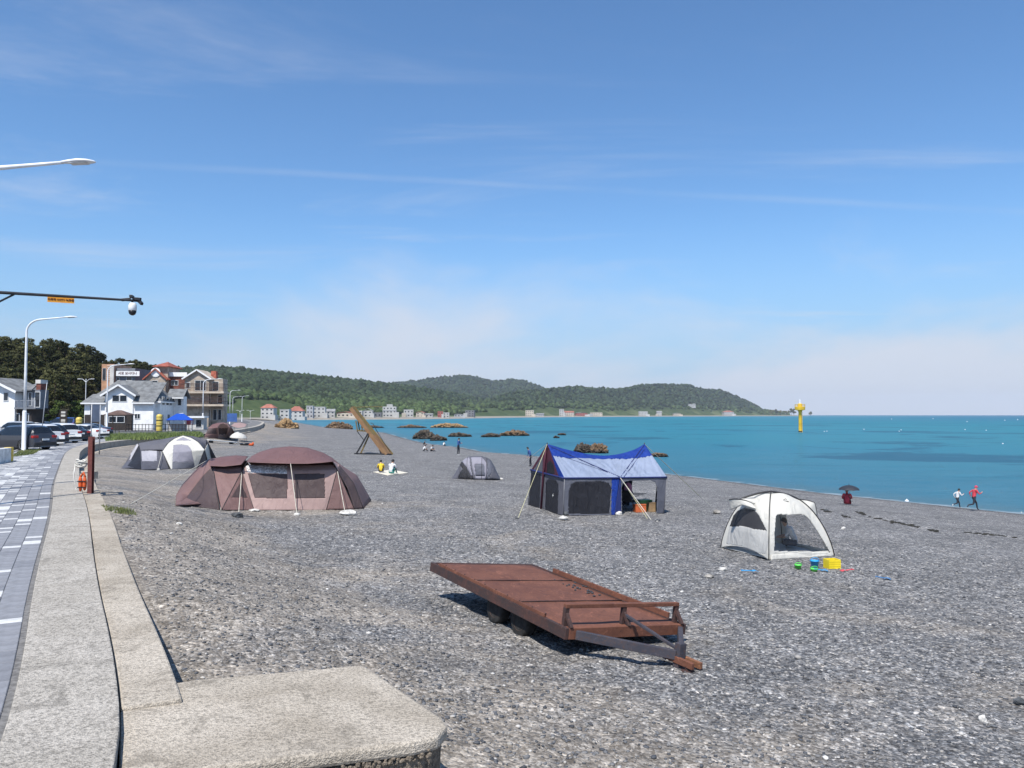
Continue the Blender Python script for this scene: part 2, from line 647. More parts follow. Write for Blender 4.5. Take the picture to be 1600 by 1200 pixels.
M_BEACH = beach_material()
th = np.radians(np.concatenate([np.linspace(-100, -42, 50)[:-1], np.linspace(-42, 42, 400), np.linspace(42, 100, 50)[1:]]))
rr = np.geomspace(1.2, 760, 420)
TH, RR = np.meshgrid(th, rr)
BX, BY = RR * np.sin(TH), RR * np.cos(TH)
BZ = zb(BX, BY)
micro = (fbm(BX * 2.3, BY * 2.3, 0, 21, 3) - .5) * 0.085 + (fbm(BX * 9, BY * 9, 0, 22, 2) - .5) * 0.03
BZ = BZ + micro * sstep(60, 15, RR)
dw = -sdist(BX, BY, WALL_S)
BZ = np.where(dw < 0.2, np.minimum(BZ, 2.0), BZ)
inb = (BX < -0.62) & (BY < 7.1) & (BY > 4.6) & (dw < 2.6)
BZ = np.where(inb, np.minimum(BZ, 2.35), BZ)
beach = grid_mesh('beach', BX, BY, BZ, M_BEACH)
tag(beach, kind='structure')
for nm, arr in (('dwall', np.maximum(dw, 0)), ('wshore', sdist(BX, BY, SHORE))):
    a = beach.data.attributes.new(nm, 'FLOAT', 'POINT')
    a.data.foreach_set('value', arr.ravel().astype(np.float32))


# loose pebbles near the promenade: real stones
def scatter_stones(name, n, rmin, rmax, smin, smax, mat, seed, pw=1.0):
    r_ = np.random.default_rng(seed)
    V0, F0 = ico(1)
    V0 = V0[:12]
    bm = bmesh.new(); bmesh.ops.create_icosphere(bm, subdivisions=1, radius=1)
    V0 = np.array([v.co[:] for v in bm.verts]); F0 = np.array([[v.index for v in f.verts] for f in bm.faces]); bm.free()
    k = n * 3
    rad = rmin + (rmax - rmin) * r_.random(k) ** pw
    ang = np.radians(r_.uniform(-40, 37, k))
    x, y = rad * np.sin(ang), rad * np.cos(ang)
    d = -sdist(x, y, WALL_S)
    inblock = (d < 2.9) & (y < 7.2)
    ok = (d > 0.62) & ~inblock & (sdist(x, y, SHORE) > 1)
    x, y = x[ok][:n], y[ok][:n]
    n = len(x)
    z = zb(x, y) + (fbm(x * 2.3, y * 2.3, 0, 21, 3) - .5) * 0.085 + (fbm(x * 9, y * 9, 0, 22, 2) - .5) * 0.03
    s = smin * (smax / smin) ** (r_.random(n) ** 1.8)
    rz = r_.uniform(0, 2 * np.pi, n)
    sc = np.stack([s * r_.uniform(.8, 1.5, n), s * r_.uniform(.7, 1.1, n), s * r_.uniform(.35, .7, n)], 1)
    P = V0[None] * (1 + r_.uniform(-.18, .18, (n, len(V0), 1))) * sc[:, None]
    c, s_ = np.cos(rz)[:, None], np.sin(rz)[:, None]
    Q = np.stack([P[..., 0] * c - P[..., 1] * s_ + x[:, None], P[..., 0] * s_ + P[..., 1] * c + y[:, None], P[..., 2] + (z + sc[:, 2] * .35)[:, None]], -1)
    Fc = (F0[None] + (np.arange(n) * len(V0))[:, None, None]).reshape(-1, 3)
    o = raw_mesh(name, Q.reshape(-1, 3), Fc, mat, True)
    tone = np.repeat(r_.random(n), len(V0))
    a = o.data.attributes.new('tone', 'FLOAT', 'POINT'); a.data.foreach_set('value', tone.astype(np.float32))
    return o


def pebble_mat(name, light):
    m = bpy.data.materials.new(name); m.use_nodes = True
    t = NT(m.node_tree); b = m.node_tree.nodes['Principled BSDF']
    a = t.n('ShaderNodeAttribute', None, attribute_name='tone').outputs['Fac']
    st = [(0.0, (0.035, 0.038, 0.045)), (0.4, (0.10, 0.105, 0.115)), (0.7, (0.18, 0.175, 0.17)), (0.95, (0.30, 0.28, 0.25)), (1.0, (0.48, 0.46, 0.43))]
    if light: st = [(0.0, (0.2, 0.19, 0.18)), (0.5, (0.36, 0.34, 0.31)), (1.0, (0.68, 0.66, 0.62))]
    m.node_tree.links.new(t.ramp(a, st), b.inputs['Base Color'])
    b.inputs['Roughness'].default_value = 0.75
    return m


M_PEB = pebble_mat('pebble', False)
pb = scatter_stones('pebbles', 30000, 5.5, 24, 0.009, 0.030, M_PEB, 5, 1.25)
tag(pb, 'loose grey and pale pebbles strewn over the upper beach', 'pebbles', kind='stuff')
pb2 = scatter_stones('pale_stones', 170, 6, 48, 0.02, 0.06, pebble_mat('pale_stone', True), 9, 1.0)
tag(pb2, 'scattered larger pale stones lying on the shingle', 'stones', kind='stuff')


# sea
def sea_material():
    m = bpy.data.materials.new('sea_water'); m.use_nodes = True
    t = NT(m.node_tree); b = m.node_tree.nodes['Principled BSDF']
    tc = t.n('ShaderNodeTexCoord').outputs['Object']
    st = t.n('ShaderNodeMapping', {0: tc, 3: (0.35, 1.0, 1.0)}).outputs[0]
    depth = t.n('ShaderNodeAttribute', None, attribute_name='off').outputs['Fac']
    base = t.ramp(t.math('DIVIDE', depth, 1200.0, clamp=True),
                  [(0.0, (0.075, 0.165, 0.210)), (0.004, (0.050, 0.172, 0.240)), (0.05, (0.034, 0.182, 0.245)), (0.25, (0.020, 0.170, 0.225)), (0.6, (0.012, 0.125, 0.200)), (1.0, (0.008, 0.096, 0.180))])
    kel = t.noise(t.n('ShaderNodeMapping', {0: tc, 3: (0.75, 1.0, 1.0)}).outputs[0], 0.034, 6, 0.66, 0.8)
    km = t.math('MULTIPLY', t.smooth(kel, 0.52, 0.60), t.math('MULTIPLY', t.smooth(depth, 10, 30), t.smooth(depth, 520, 200)))
    cc = t.mix(t.math('MULTIPLY', km, 0.55), base, (0.014, 0.060, 0.115))
    fo = t.math('MULTIPLY', t.smooth(t.math('ADD', depth, t.math('MULTIPLY', t.noise(tc, 0.6, 4), 2.2)), 1.9, 1.2), 0.55)
    cc = t.mix(fo, cc, (0.42, 0.46, 0.48))
    pat = t.noise(st, 0.012, 4, 0.6)
    cc = t.mix(t.smooth(pat, 0.35, 0.7), cc, t.mix(1.0, cc, (0.86, 0.94, 1.0), 'MULTIPLY'))
    w1 = t.noise(t.n('ShaderNodeMapping', {0: tc, 2: (0, 0, 0.35), 3: (0.45, 1.0, 1.0)}).outputs[0], 1.3, 8, 0.72)
    w2 = t.noise(t.n('ShaderNodeMapping', {0: tc, 2: (0, 0, -0.5), 3: (0.6, 1.0, 1.0)}).outputs[0], 0.16, 3, 0.5)
    h = t.math('ADD', t.math('MULTIPLY', w1, 1.0), t.math('MULTIPLY', w2, 2.2))
    bp = t.n('ShaderNodeBump', {'Strength': 0.9, 'Distance': 0.42, 'Height': h})
    m.node_tree.nodes.remove(b)
    df = t.n('ShaderNodeBsdfDiffuse', {0: cc, 2: bp.outputs[0]})
    gl = t.n('ShaderNodeBsdfGlossy', {0: (1, 1, 1, 1), 'Roughness': 0.10, 'Normal': bp.outputs[0]})
    mx = t.n('ShaderNodeMixShader', {0: 0.13, 1: df.outputs[0], 2: gl.outputs[0]})
    outn = [n_ for n_ in m.node_tree.nodes if n_.type == 'OUTPUT_MATERIAL'][0]
    m.node_tree.links.new(mx.outputs[0], outn.inputs[0])
    return m


th2 = np.radians(np.linspace(-100, 100, 240))
rr2 = np.geomspace(10, 9000, 260)
T2, R2 = np.meshgrid(th2, rr2)
SX, SY = R2 * np.sin(T2), R2 * np.cos(T2)
off = -sdist(SX, SY, SHORE)
wav = (fbm(SX * .22, SY * .5, 0, 31, 3) - .5) * 0.16 * sstep(0, 12, off) * sstep(260, 60, R2)
sea = grid_mesh('sea', SX, SY, wav, sea_material())
tag(sea, kind='structure')
a = sea.data.attributes.new('off', 'FLOAT', 'POINT'); a.data.foreach_set('value', np.maximum(off, 0).ravel().astype(np.float32))

# ---- promenade
def concrete(name, c, c2, speck=0.5):
    m = bpy.data.materials.new(name); m.use_nodes = True
    t = NT(m.node_tree); b = m.node_tree.nodes['Principled BSDF']
    tc = t.n('ShaderNodeTexCoord').outputs['Object']
    big = t.noise(tc, 0.9, 6, 0.65, 0.6)
    fine = t.noise(tc, 38, 4, 0.7)
    vor = t.n('ShaderNodeTexVoronoi', {'Vector': tc, 'Scale': 75.0})
    cc = t.mix(t.smooth(big, 0.30, 0.72), c2, c)
    sp = t.smooth(fine, 0.30, 0.62, 1.0 - speck, 1.12)
    cc = t.mix(1.0, cc, t.n('ShaderNodeCombineColor', {0: sp, 1: sp, 2: sp}).outputs[0], 'MULTIPLY')
    st = t.math('MULTIPLY', t.smooth(t.noise(tc, 2.2, 7, 0.75, 1.0), 0.52, 0.66), 0.50)
    cc = t.mix(st, cc, tuple(x * 0.36 for x in c2))
    m.node_tree.links.new(cc, b.inputs['Base Color'])
    b.inputs['Roughness'].default_value = 0.92
    b.inputs['Specular IOR Level'].default_value = 0.2
    h = t.math('ADD', t.math('MULTIPLY', fine, 1.0), t.math('MULTIPLY', vor.outputs['Distance'], 0.7))
    bp = t.n('ShaderNodeBump', {'Strength': 0.8, 'Distance': 0.012, 'Height': h})
    m.node_tree.links.new(bp.outputs[0], b.inputs['Normal'])
    return m


M_COPE = concrete('rough_concrete', (0.46, 0.425, 0.375), (0.36, 0.33, 0.285), 0.6)
M_LEDGE = concrete('worn_concrete', (0.50, 0.445, 0.37), (0.35, 0.305, 0.245), 0.5)
M_AGG = concrete('exposed_aggregate', (0.24, 0.20, 0.155), (0.15, 0.125, 0.10), 0.6)
M_KERB = concrete('kerb_concrete', (0.40, 0.39, 0.37), (0.30, 0.29, 0.27), 0.35)

WP = resample(WALL_S, 0.5)
WP = WP[(WP[:, 1] > -6)]
WLEFT = offset_line(WP, 0.74)
mb = MB(); ribbon(mb, WLEFT, WP, 0.5, PROM + 0.035)
sw = thing('sea_wall', 'long pale concrete sea wall with a broad rough top along the promenade', 'wall', (0, 0, 0))
mb.build('wall_top', M_COPE, sw, bevel=0.012)
sel = (WP[:, 1] > 6.05) & (WP[:, 1] < 30.5)
ledge_in, ledge_out = offset_line(WP, -0.012), offset_line(WP, -0.46)
lz = 2.885 + (vnoise(np.arange(sel.sum()) * .35, 0, 0, 4) - .5) * 0.02
mb = MB(); ribbon(mb, ledge_in[sel], ledge_out[sel], 0.6, lz)
mb.build('lower_ledge', M_LEDGE, sw, bevel=0.02)
sel = (WP[:, 1] >= 31.6) & (WP[:, 1] < 130)
mb = MB(); ribbon(mb, ledge_in[sel], ledge_out[sel], 0.6, 2.44)
mb.build('lower_ledge', M_LEDGE, sw, bevel=0.02)

# concrete platform in the foreground, joined to the ledge
plat = thing('concrete_platform', 'pale rounded concrete platform sticking out from the sea wall over the shingle', 'platform', (-1.6, 6.1, 1.2))
top = [(-2.455, 4.90), (-2.06, 5.25), (-0.72, 5.78), (-0.555, 5.90), (-0.50, 6.10), (-0.56, 6.26), (-1.36, 7.38), (-1.43, 7.44), (-1.52, 7.43), (-2.80, 6.92), (-3.10, 6.72), (-3.33, 6.62)]
top3 = [np.array([x, y, 2.862 - 0.035 * (x + 3)]) for x, y in top]
mb = MB(); mb.slab(top3, -0.11); mb.build('top_slab', M_LEDGE, plat, bevel=0.03)
cx, cy = -1.9, 6.1
low3 = [np.array([cx + (x - cx) * .965, cy + (y - cy) * .965, 2.748 - 0.035 * (x + 3)]) for x, y in top]
mb = MB(); mb.slab(low3, -1.3); mb.build('base', M_AGG, plat, bevel=0.02)
# rough lip of stones under the slab's front edge
mb = MB(); r_ = np.random.default_rng(3)
for k in range(70):
    t_ = r_.random()
    p = np.array([-1.30, 5.545]) * (1 - t_) + np.array([-0.60, 5.86]) * t_ + r_.normal(0, .008, 2)
    mb.blob((p[0], p[1], 2.664 + r_.normal(0, .012)), r_.uniform(.010, .022, 3), 1, .3, 1.5, k)
mb.build('stone_lip', M_AGG, plat)
# small block and steps where the wall is notched
blk = thing('concrete_block', 'small square concrete block standing at the notch of the sea wall', 'block', onz(113, 760, 2.5))
mb = MB()
b0 = onz(104, 741, 2.75); b1 = onz(128, 738, 2.75)
mb.bar(b0 + (0, .2, -.35), b1 + (0.3, .2, -.35), 0.75, 0.8)
mb.build('block', M_LEDGE, blk, bevel=0.02)
mb = MB(); mb.bar(b0 + (.9, -1.2, -.62), b1 + (0.8, -1.2, -.62), 1.1, 0.6); mb.build('step', M_LEDGE, blk, bevel=0.02)

# walkway bed, pavers, kerb
PW = 2.95
WK = offset_line(WP, 0.745); WKL = offset_line(WP, 0.745 + PW)
M_BED = mk('paver_joint_sand', (0.17, 0.165, 0.16), 0.95, 0.2, 20)
mb = MB(); ribbon(mb, WKL, WK, 2.3, PROM - 0.012)
walk = tag(mb.build('walkway', M_BED), kind='structure')
mb = MB(); ribbon(mb, offset_line(WP, 0.745 + PW + 0.17), WKL, 2.3, PROM + 0.03)
kerb = tag(mb.build('kerb', M_KERB, None, bevel=0.01), kind='structure')
M_PV = [mk('paver_grey', (0.225, 0.23, 0.248), 0.85, 0.10, 6, 0.3, 120), mk('paver_blue_grey', (0.19, 0.195, 0.213), 0.85, 0.10, 6, 0.3, 120),
        mk('paver_white', (0.56, 0.56, 0.55), 0.8, 0.10, 7, 0.3, 120), mk('paver_light', (0.33, 0.335, 0.345), 0.85, 0.12, 6, 0.3, 120)]
pm = {}


def paver_mesh(L, W, mi):
    key = (round(L, 3), round(W, 3), mi)
    if key not in pm:
        mb_ = MB(); e = 0.006
        x, y = W / 2 - .003, L / 2 - .003
        mb_.add([(-x, -y, -.05), (x, -y, -.05), (x, y, -.05), (-x, y, -.05), (-x, -y, -e), (x, -y, -e), (x, y, -e), (-x, y, -e),
                 (-x + e, -y + e, 0), (x - e, -y + e, 0), (x - e, y - e, 0), (-x + e, y - e, 0)],
                [(0, 1, 5, 4), (1, 2, 6, 5), (2, 3, 7, 6), (3, 0, 4, 7), (4, 5, 9, 8), (5, 6, 10, 9), (6, 7, 11, 10), (7, 4, 8, 11), (8, 9, 10, 11)])
        o_ = mb_.build('paver', M_PV[mi]); pm[key] = o_.data
        bpy.data.objects.remove(o_)
    return pm[key]


pr = np.random.default_rng(12)
CW = 0.28
allp = []
for k in range(10):
    line = offset_line(WP, 0.80 + CW * (k + .5))
    seg = np.linalg.norm(np.diff(line, axis=0), axis=1)
    cum = np.concatenate([[0], np.cumsum(seg)])
    s = pr.random() * .5
    while s < cum[-1] - 1:
        p_ = [np.interp(s, cum, line[:, i]) for i in (0, 1)]
        if p_[1] > 95: break
        wch = 0.10 if k == 0 else (0.30 if k < 3 else 0.46)
        white = pr.random() < wch
        L = 0.20 if white else (0.6 if pr.random() < .5 else 0.4)
        if k >= 4 and not white: L = 0.4 if pr.random() < .4 else 0.2
        mid_ = s + L / 2
        pos = np.array([np.interp(mid_, cum, line[:, i]) for i in (0, 1)])
        nx = np.array([np.interp(mid_ + .05, cum, line[:, i]) for i in (0, 1)])
        d_ = nx - pos
        mi = 2 if white else int(pr.choice([0, 1, 0, 3] if k >= 3 else [0, 1, 0]))
        if pos[1] > 3: allp.append((pos, math.atan2(d_[1], d_[0]) - math.pi / 2, L, mi))
        s += L
vis = [p for p in allp if p[0][0] / max(p[0][1], .1) > -0.70]
vis.sort(key=lambda p: p[0][1])
ind = vis[:295]
ids = set(id(p) for p in ind)
for pos, an, L, mi in ind:
    o = bpy.data.objects.new('paver', paver_mesh(L, CW, mi)); col.objects.link(o)
    o.parent = walk
    o.location = (pos[0], pos[1], PROM + float(pr.normal(0, .0012))); o.rotation_euler = (0, 0, an)
mbs = MB()
for p in allp:
    if id(p) in ids: continue
    pos, an, L, mi = p
    mbs.cur = mi
    c, s = math.cos(an), math.sin(an)
    x, y = CW / 2 - .003, L / 2 - .003
    q = [(pos[0] + a_ * c - b_ * s, pos[1] + a_ * s + b_ * c) for a_, b_ in ((-x, -y), (x, -y), (x, y), (-x, y))]
    zt = PROM + float(pr.normal(0, .0012))
    mbs.add([(a_, b_, zt) for a_, b_ in q] + [(a_, b_, zt - .03) for a_, b_ in q], [(0, 1, 2, 3), (0, 4, 5, 1), (1, 5, 6, 2), (2, 6, 7, 3), (3, 7, 4, 0)])
rest = mbs.build('far_pavers', M_PV, walk)
rest['kind'] = 'stuff'

# car park / road behind the promenade
KL = offset_line(WP, 0.745 + PW + 0.17)
far_left = KL + np.array([-420, 0])
mb = MB()
V = []
for i in range(len(KL)):
    for t_ in (0, .01, .03, .08, .2, .5, 1):
        q = KL[i] * (1 - t_) + far_left[i] * t_
        V.append((q[0], q[1], 2.84))
n7 = 7
Fq = [(i * n7 + j, (i + 1) * n7 + j, (i + 1) * n7 + j + 1, i * n7 + j + 1) for i in range(len(KL) - 1) for j in range(n7 - 1)]
mb.add(V, Fq)
M_ASPH = mk('asphalt', (0.115, 0.115, 0.118), 0.9, 0.2, 0.6, 0.3, 60)
park = tag(mb.build('car_park', M_ASPH), kind='structure')

# ---- far hills
def interp_px(lst, xp):
    xs = [a for a, b in lst]; ys = [b for a, b in lst]
    return np.interp(xp, xs, ys)


COASTY_U = [-0.9, -0.30, -0.26, -0.17, -0.083, 0.0, .083, .167, .25, .325, .3875, .42]
COASTY = [560, 650, 740, 830, 960, 1387, 1783, 2080, 2496, 2836, 3466, 3700]
LAY_A = [(-900, 560), (-200, 560), (0, 566), (150, 573), (290, 576), (340, 574), (400, 579), (450, 584), (520, 591), (560, 595), (610, 600), (680, 611), (760, 626), (830, 640), (870, 648)]
LAY_B = [(480, 606), (540, 601), (600, 600), (640, 595), (680, 590), (705, 587), (725, 586), (745, 588), (770, 595), (790, 593), (803, 592), (818, 594), (840, 602), (852, 607), (880, 613), (930, 628), (1000, 648)]
LAY_C = [(700, 646), (760, 628), (800, 614), (850, 609), (885, 605), (905, 604), (930, 607), (965, 608), (1000, 602), (1022, 600), (1050, 600), (1075, 602), (1100, 608), (1125, 610), (1150, 619), (1172, 630), (1190, 641), (1215, 645.5), (1262, 647)]


def hill_z(X, Y):
    u = X / Y
    xp = 800 + u * F
    cy_ = np.interp(u, COASTY_U, COASTY)
    wd = sdist(X, Y, SHORE)
    base = np.where(wd > 0, np.interp(wd, [0, 15, 40, 120, 300], [0, 1.6, 3.0, 4.2, 9.0]), -4 + 0 * wd)
    out = base
    for lay, yf, yc in ((LAY_A, np.interp(u, [-.9, -.35, -.25, -.1, .0, .06], [520, 640, 860, 1150, 1620, 2100]), None),
                        (LAY_B, 2250 + 0 * u, 3500 + 0 * u),
                        (LAY_C, cy_ + 70, cy_ + 620)):
        if yc is None: yc = yf + 620
        zc_ = np.maximum((648 - interp_px(lay, xp)) / F * yc + CAMZ, 0) * 0.965
        t = (Y - yf) / (yc - yf)
        sh = np.where(t < 1, np.clip(t, 0, 1) ** 0.85 * (1 - 0.12 * np.sin(np.clip(t, 0, 1) * np.pi)), 1 - 0.55 * sstep(1, 2.4, t))
        ridge = 1 - 0.10 * np.abs(2 * fbm(X / 170, Y / 330, 0, 44, 4) - 1) * np.clip(1.15 - t, 0.05, 1)
        out = np.where(wd > 0, np.maximum(out, zc_ * sh * ridge * sstep(30, 110, wd)), base)
    return out


uu = np.linspace(-0.95, 0.52, 420)
yy = np.geomspace(540, 6500, 240)
HU, HY = np.meshgrid(uu, yy)
HX = HU * HY
HZ = hill_z(HX, HY)


def hill_material(name, forest):
    m = bpy.data.materials.new(name); m.use_nodes = True
    t = NT(m.node_tree); b = m.node_tree.nodes['Principled BSDF']
    tc = t.n('ShaderNodeTexCoord').outputs['Object']
    geo = t.n('ShaderNodeSeparateXYZ', {0: tc})
    n1 = t.noise(tc, 0.006, 5, 0.6)
    n2 = t.noise(tc, 0.06, 4, 0.7)
    a = t.mix(t.smooth(n2, .3, .7), (0.016, 0.027, 0.014), (0.038, 0.054, 0.026))
    bcol = t.mix(t.smooth(n2, .3, .7), (0.034, 0.058, 0.018), (0.078, 0.105, 0.038))
    low = t.smooth(t.math('ADD', geo.outputs[2], t.math('MULTIPLY', n1, 60.0)), 74, 44)
    cc = t.mix(t.math('MULTIPLY', low, 0.85), a, bcol)
    if forest:
        tn = t.smooth(t.n('ShaderNodeAttribute', None, attribute_name='tone').outputs['Fac'], 0.0, 1.0, 0.55, 1.55)
        cc = t.mix(1.0, cc, t.n('ShaderNodeCombineColor', {0: tn, 1: tn, 2: tn}).outputs[0], 'MULTIPLY')
    if not forest:
        fld = t.math('MULTIPLY', t.smooth(t.noise(tc, 0.012, 4, 0.5), .55, .62), t.smooth(geo.outputs[2], 26, 10))
        cc = t.mix(fld, cc, (0.105, 0.125, 0.055))
        shore_c = t.mix(n2, (0.20, 0.175, 0.14), (0.34, 0.31, 0.26))
        cc = t.mix(t.smooth(geo.outputs[2], 3.3, 1.8), cc, shore_c)
    m.node_tree.links.new(cc, b.inputs['Base Color'])
    b.inputs['Roughness'].default_value = 0.95
    b.inputs['Specular IOR Level'].default_value = 0.1
    return m


hills = grid_mesh('hills', HX, HY, HZ, hill_material('hill_ground', False))
tag(hills, kind='structure')

# wooded cover of the far hills: tens of thousands of small crowns in one object
wr = np.random.default_rng(20)
NW = 36000
wu = wr.uniform(-0.46, 0.37, NW * 4)
wy = 600 * (4300 / 600) ** wr.random(NW * 4)
wx = wu * wy
wz = hill_z(wx, wy)
dens = fbm(wx / 90, wy / 140, 0, 77, 4)
wwd = sdist(wx, wy, SHORE)
keep = (wz > 4.6) & (wwd > 85) & (wr.random(NW * 4) < np.interp(wz, [4, 8, 30], [.45, .85, 1])) & ((dens > .36) | (wz > 22))
wx, wy, wz = wx[keep][:NW], wy[keep][:NW], wz[keep][:NW]
nw = len(wx)
V0, F0 = ico(1)
bm = bmesh.new(); bmesh.ops.create_icosphere(bm, subdivisions=1, radius=1)
V0 = np.array([v.co[:] for v in bm.verts]); F0 = np.array([[v.index for v in f.verts] for f in bm.faces]); bm.free()
sz = wr.uniform(3.2, 6.2, nw) * np.interp(wy, [600, 1500, 3500], [0.75, 1.0, 1.45])
sc = np.stack([sz * wr.uniform(.8, 1.2, nw), sz * wr.uniform(.8, 1.2, nw), sz * wr.uniform(.7, 1.15, nw)], 1)
Pv = V0[None] * (1 + wr.uniform(-.28, .28, (nw, len(V0), 1))) * sc[:, None] + np.stack([wx, wy, wz + sc[:, 2] * .45], 1)[:, None]
woods = raw_mesh('hillside_woods', Pv.reshape(-1, 3), (F0[None] + (np.arange(nw) * len(V0))[:, None, None]).reshape(-1, 3), hill_material('woodland', True), False)
a = woods.data.attributes.new('tone', 'FLOAT', 'POINT'); a.data.foreach_set('value', np.repeat(wr.random(nw), len(V0)).astype(np.float32))
tag(woods, 'dense green woodland covering the hills across the bay', 'woods', kind='stuff')

# ------------------------------------------------------------------ trailer and tents
def proj(P):
    P = np.asarray(P, float) - np.array([0, 0, CAMZ])
    c, s = math.cos(PITCH), math.sin(PITCH)
    dep = P[..., 1] * c + P[..., 2] * s
    up = -P[..., 1] * s + P[..., 2] * c
    return np.stack([800 + F * P[..., 0] / dep, 600 - F * up / dep], -1)


def inpoly(q, poly):
    x, y = q[..., 0], q[..., 1]
    r = np.zeros(x.shape, bool)
    n = len(poly)
    for i in range(n):
        x0, y0 = poly[i]; x1, y1 = poly[(i + 1) % n]
        c = ((y0 > y) != (y1 > y)) & (x < (x1 - x0) * (y - y0) / ((y1 - y0) or 1e-9) + x0)
        r ^= c
    return r


def resc(c, k):
    c = np.asarray(c, float)
    L = np.concatenate([[0], np.cumsum(np.linalg.norm(np.diff(c, axis=0), axis=1))])
    L = L / L[-1] if L[-1] > 0 else np.linspace(0, 1, len(c))
    s = np.linspace(0, 1, k)
    return np.stack([np.interp(s, L, c[:, i]) for i in range(3)], 1)


def coons_grid(c0, c1, d0, d1, n, m, wr=0.0, seed=0, bulge=0.0):
    A, B, C, D = resc(c0, n), resc(c1, n), resc(d0, m), resc(d1, m)
    s = np.linspace(0, 1, n)[None, :, None]; t = np.linspace(0, 1, m)[:, None, None]
    S = (1 - t) * A[None] + t * B[None] + (1 - s) * C[:, None] + s * D[:, None] - (
        (1 - s) * (1 - t) * A[0] + s * (1 - t) * A[-1] + (1 - s) * t * B[0] + s * t * B[-1])
    if wr or bulge:
        gu = np.gradient(S, axis=1); gv = np.gradient(S, axis=0)
        N = np.cross(gu, gv); N /= np.linalg.norm(N, axis=2, keepdims=True) + 1e-9
        edge = np.minimum(1, 5 * np.minimum(np.minimum(s, 1 - s), np.minimum(t, 1 - t)))[..., 0]
        nz = (fbm(S[..., 0] * 2.2 + S[..., 1], S[..., 2] * 1.1, S[..., 1] * 1.5, seed, 4) - .5) * 2
        nz = nz + 0.5 * (1 - np.abs(2 * fbm(S[..., 0] * 3.1 + S[..., 2] * 1.7, S[..., 2] * 2.3, 5.0, seed + 9, 2) - 1) * 3)
        S = S + N * ((nz * wr * 1.7 + bulge * np.sin(np.pi * s[..., 0]) * np.sin(np.pi * t[..., 0])) * edge)[..., None]
    return S


def patch(parent, S, name, mat, regions=(), solid=0.012):
    """grid S -> one part; each region (name, mat or None, pixel polygon) cut out as a part of its own (None = an opening)"""
    m, n = S.shape[:2]
    V = S.reshape(-1, 3)
    cen = proj(.25 * (S[:-1, :-1] + S[1:, :-1] + S[:-1, 1:] + S[1:, 1:]))
    lab = np.zeros(cen.shape[:2], int)
    for k, rg in enumerate(regions):
        lab[inpoly(cen, rg[2])] = k + 1
    idx = np.arange(m * n).reshape(m, n)
    q = np.stack([idx[:-1, :-1], idx[:-1, 1:], idx[1:, 1:], idx[1:, :-1]], -1)
    outs = []
    for k in range(len(regions) + 1):
        nm, mt = (name, mat) if k == 0 else regions[k - 1][:2]
        sel = q[lab == k]
        if mt is None or len(sel) == 0: continue
        used = np.unique(sel)
        re = np.zeros(m * n, int); re[used] = np.arange(len(used))
        mb_ = MB(); mb_.add(V[used], [tuple(int(i) for i in r) for r in re[sel]])
        outs.append(mb_.build(nm, mt, parent, smooth=True, solid=solid))
    return outs[0] if outs else None


def rope(parent, p, q, mat, r=0.011, sag=0.0, name='guy_rope'):
    p = np.asarray(p, float); q = np.asarray(q, float)
    t = np.linspace(0, 1, 9)[:, None]
    P = p * (1 - t) + q * t
    P[:, 2] -= sag * 4 * (t * (1 - t))[:, 0]
    mb_ = MB(); mb_.tube(P, r, 6)
    return mb_.build(name, mat, parent)


def pole(parent, pts, r, mat, name='pole', n=8):
    mb_ = MB(); mb_.tube(np.asarray(pts, float), r, n)
    return mb_.build(name, mat, parent, smooth=True)


def rust_material(name, c1, c2, c3, sc=1.4):
    m = bpy.data.materials.new(name); m.use_nodes = True
    t = NT(m.node_tree); b = m.node_tree.nodes['Principled BSDF']
    tc = t.n('ShaderNodeTexCoord').outputs['Object']
    a = t.noise(tc, sc, 7, 0.68, 0.8); f = t.noise(tc, 22, 5, 0.7)
    cc = t.mix(t.smooth(a, .32, .68), c1, c2)
    st = t.noise(t.n('ShaderNodeMapping', {0: tc, 3: (1.0, 0.35, 1.0)}).outputs[0], sc * 5, 5, .75, 1.5)
    cc = t.mix(t.math('MULTIPLY', t.smooth(st, .54, .70), .55), cc, tuple(min(1, x * 1.9 + .012) for x in c2))
    cc = t.mix(t.math('MULTIPLY', t.smooth(st, .44, .30), .65), cc, tuple(x * .45 for x in c1))
    cc = t.mix(t.math('MULTIPLY', t.smooth(f, .48, .70), .6), cc, c3)
    m.node_tree.links.new(cc, b.inputs['Base Color'])
    b.inputs['Roughness'].default_value = 0.82
    bp = t.n('ShaderNodeBump', {'Strength': 0.5, 'Distance': 0.006, 'Height': f})
    m.node_tree.links.new(bp.outputs[0], b.inputs['Normal'])
    return m


M_RUST = rust_material('rusty_plate', (0.105, 0.036, 0.020), (0.165, 0.062, 0.034), (0.060, 0.024, 0.016))
M_RUSTD = rust_material('dark_rusty_steel', (0.030, 0.020, 0.020), (0.075, 0.030, 0.022), (0.020, 0.017, 0.018), 2.5)
M_BLUST = rust_material('blue_black_steel', (0.030, 0.032, 0.045), (0.050, 0.045, 0.055), (0.09, 0.045, 0.03), 3)
M_RUSTO = rust_material('orange_rust', (0.17, 0.07, 0.035), (0.27, 0.125, 0.06), (0.10, 0.04, 0.025), 5)
M_TYRE = mk('old_tyre', (0.022, 0.021, 0.020), 0.9, 0.3, 12, 0.4, 60)
M_RIM = rust_material('rusty_rim', (0.05, 0.032, 0.026), (0.09, 0.05, 0.035), (0.03, 0.022, 0.02), 8)

FL = np.array([.73, 10.50, 2.31]); FR = np.array([2.62, 11.68, 2.05]); RL = np.array([-1.5, 14.07, 2.52])
tx = unit(FR - FL); W_T = float(np.linalg.norm(FR - FL))
ty = unit((RL - FL) - tx * np.dot(RL - FL, tx)); L_T = float(np.dot(RL - FL, ty))
tz = np.cross(tx, ty)
RT = np.stack([tx, ty, tz], 1)


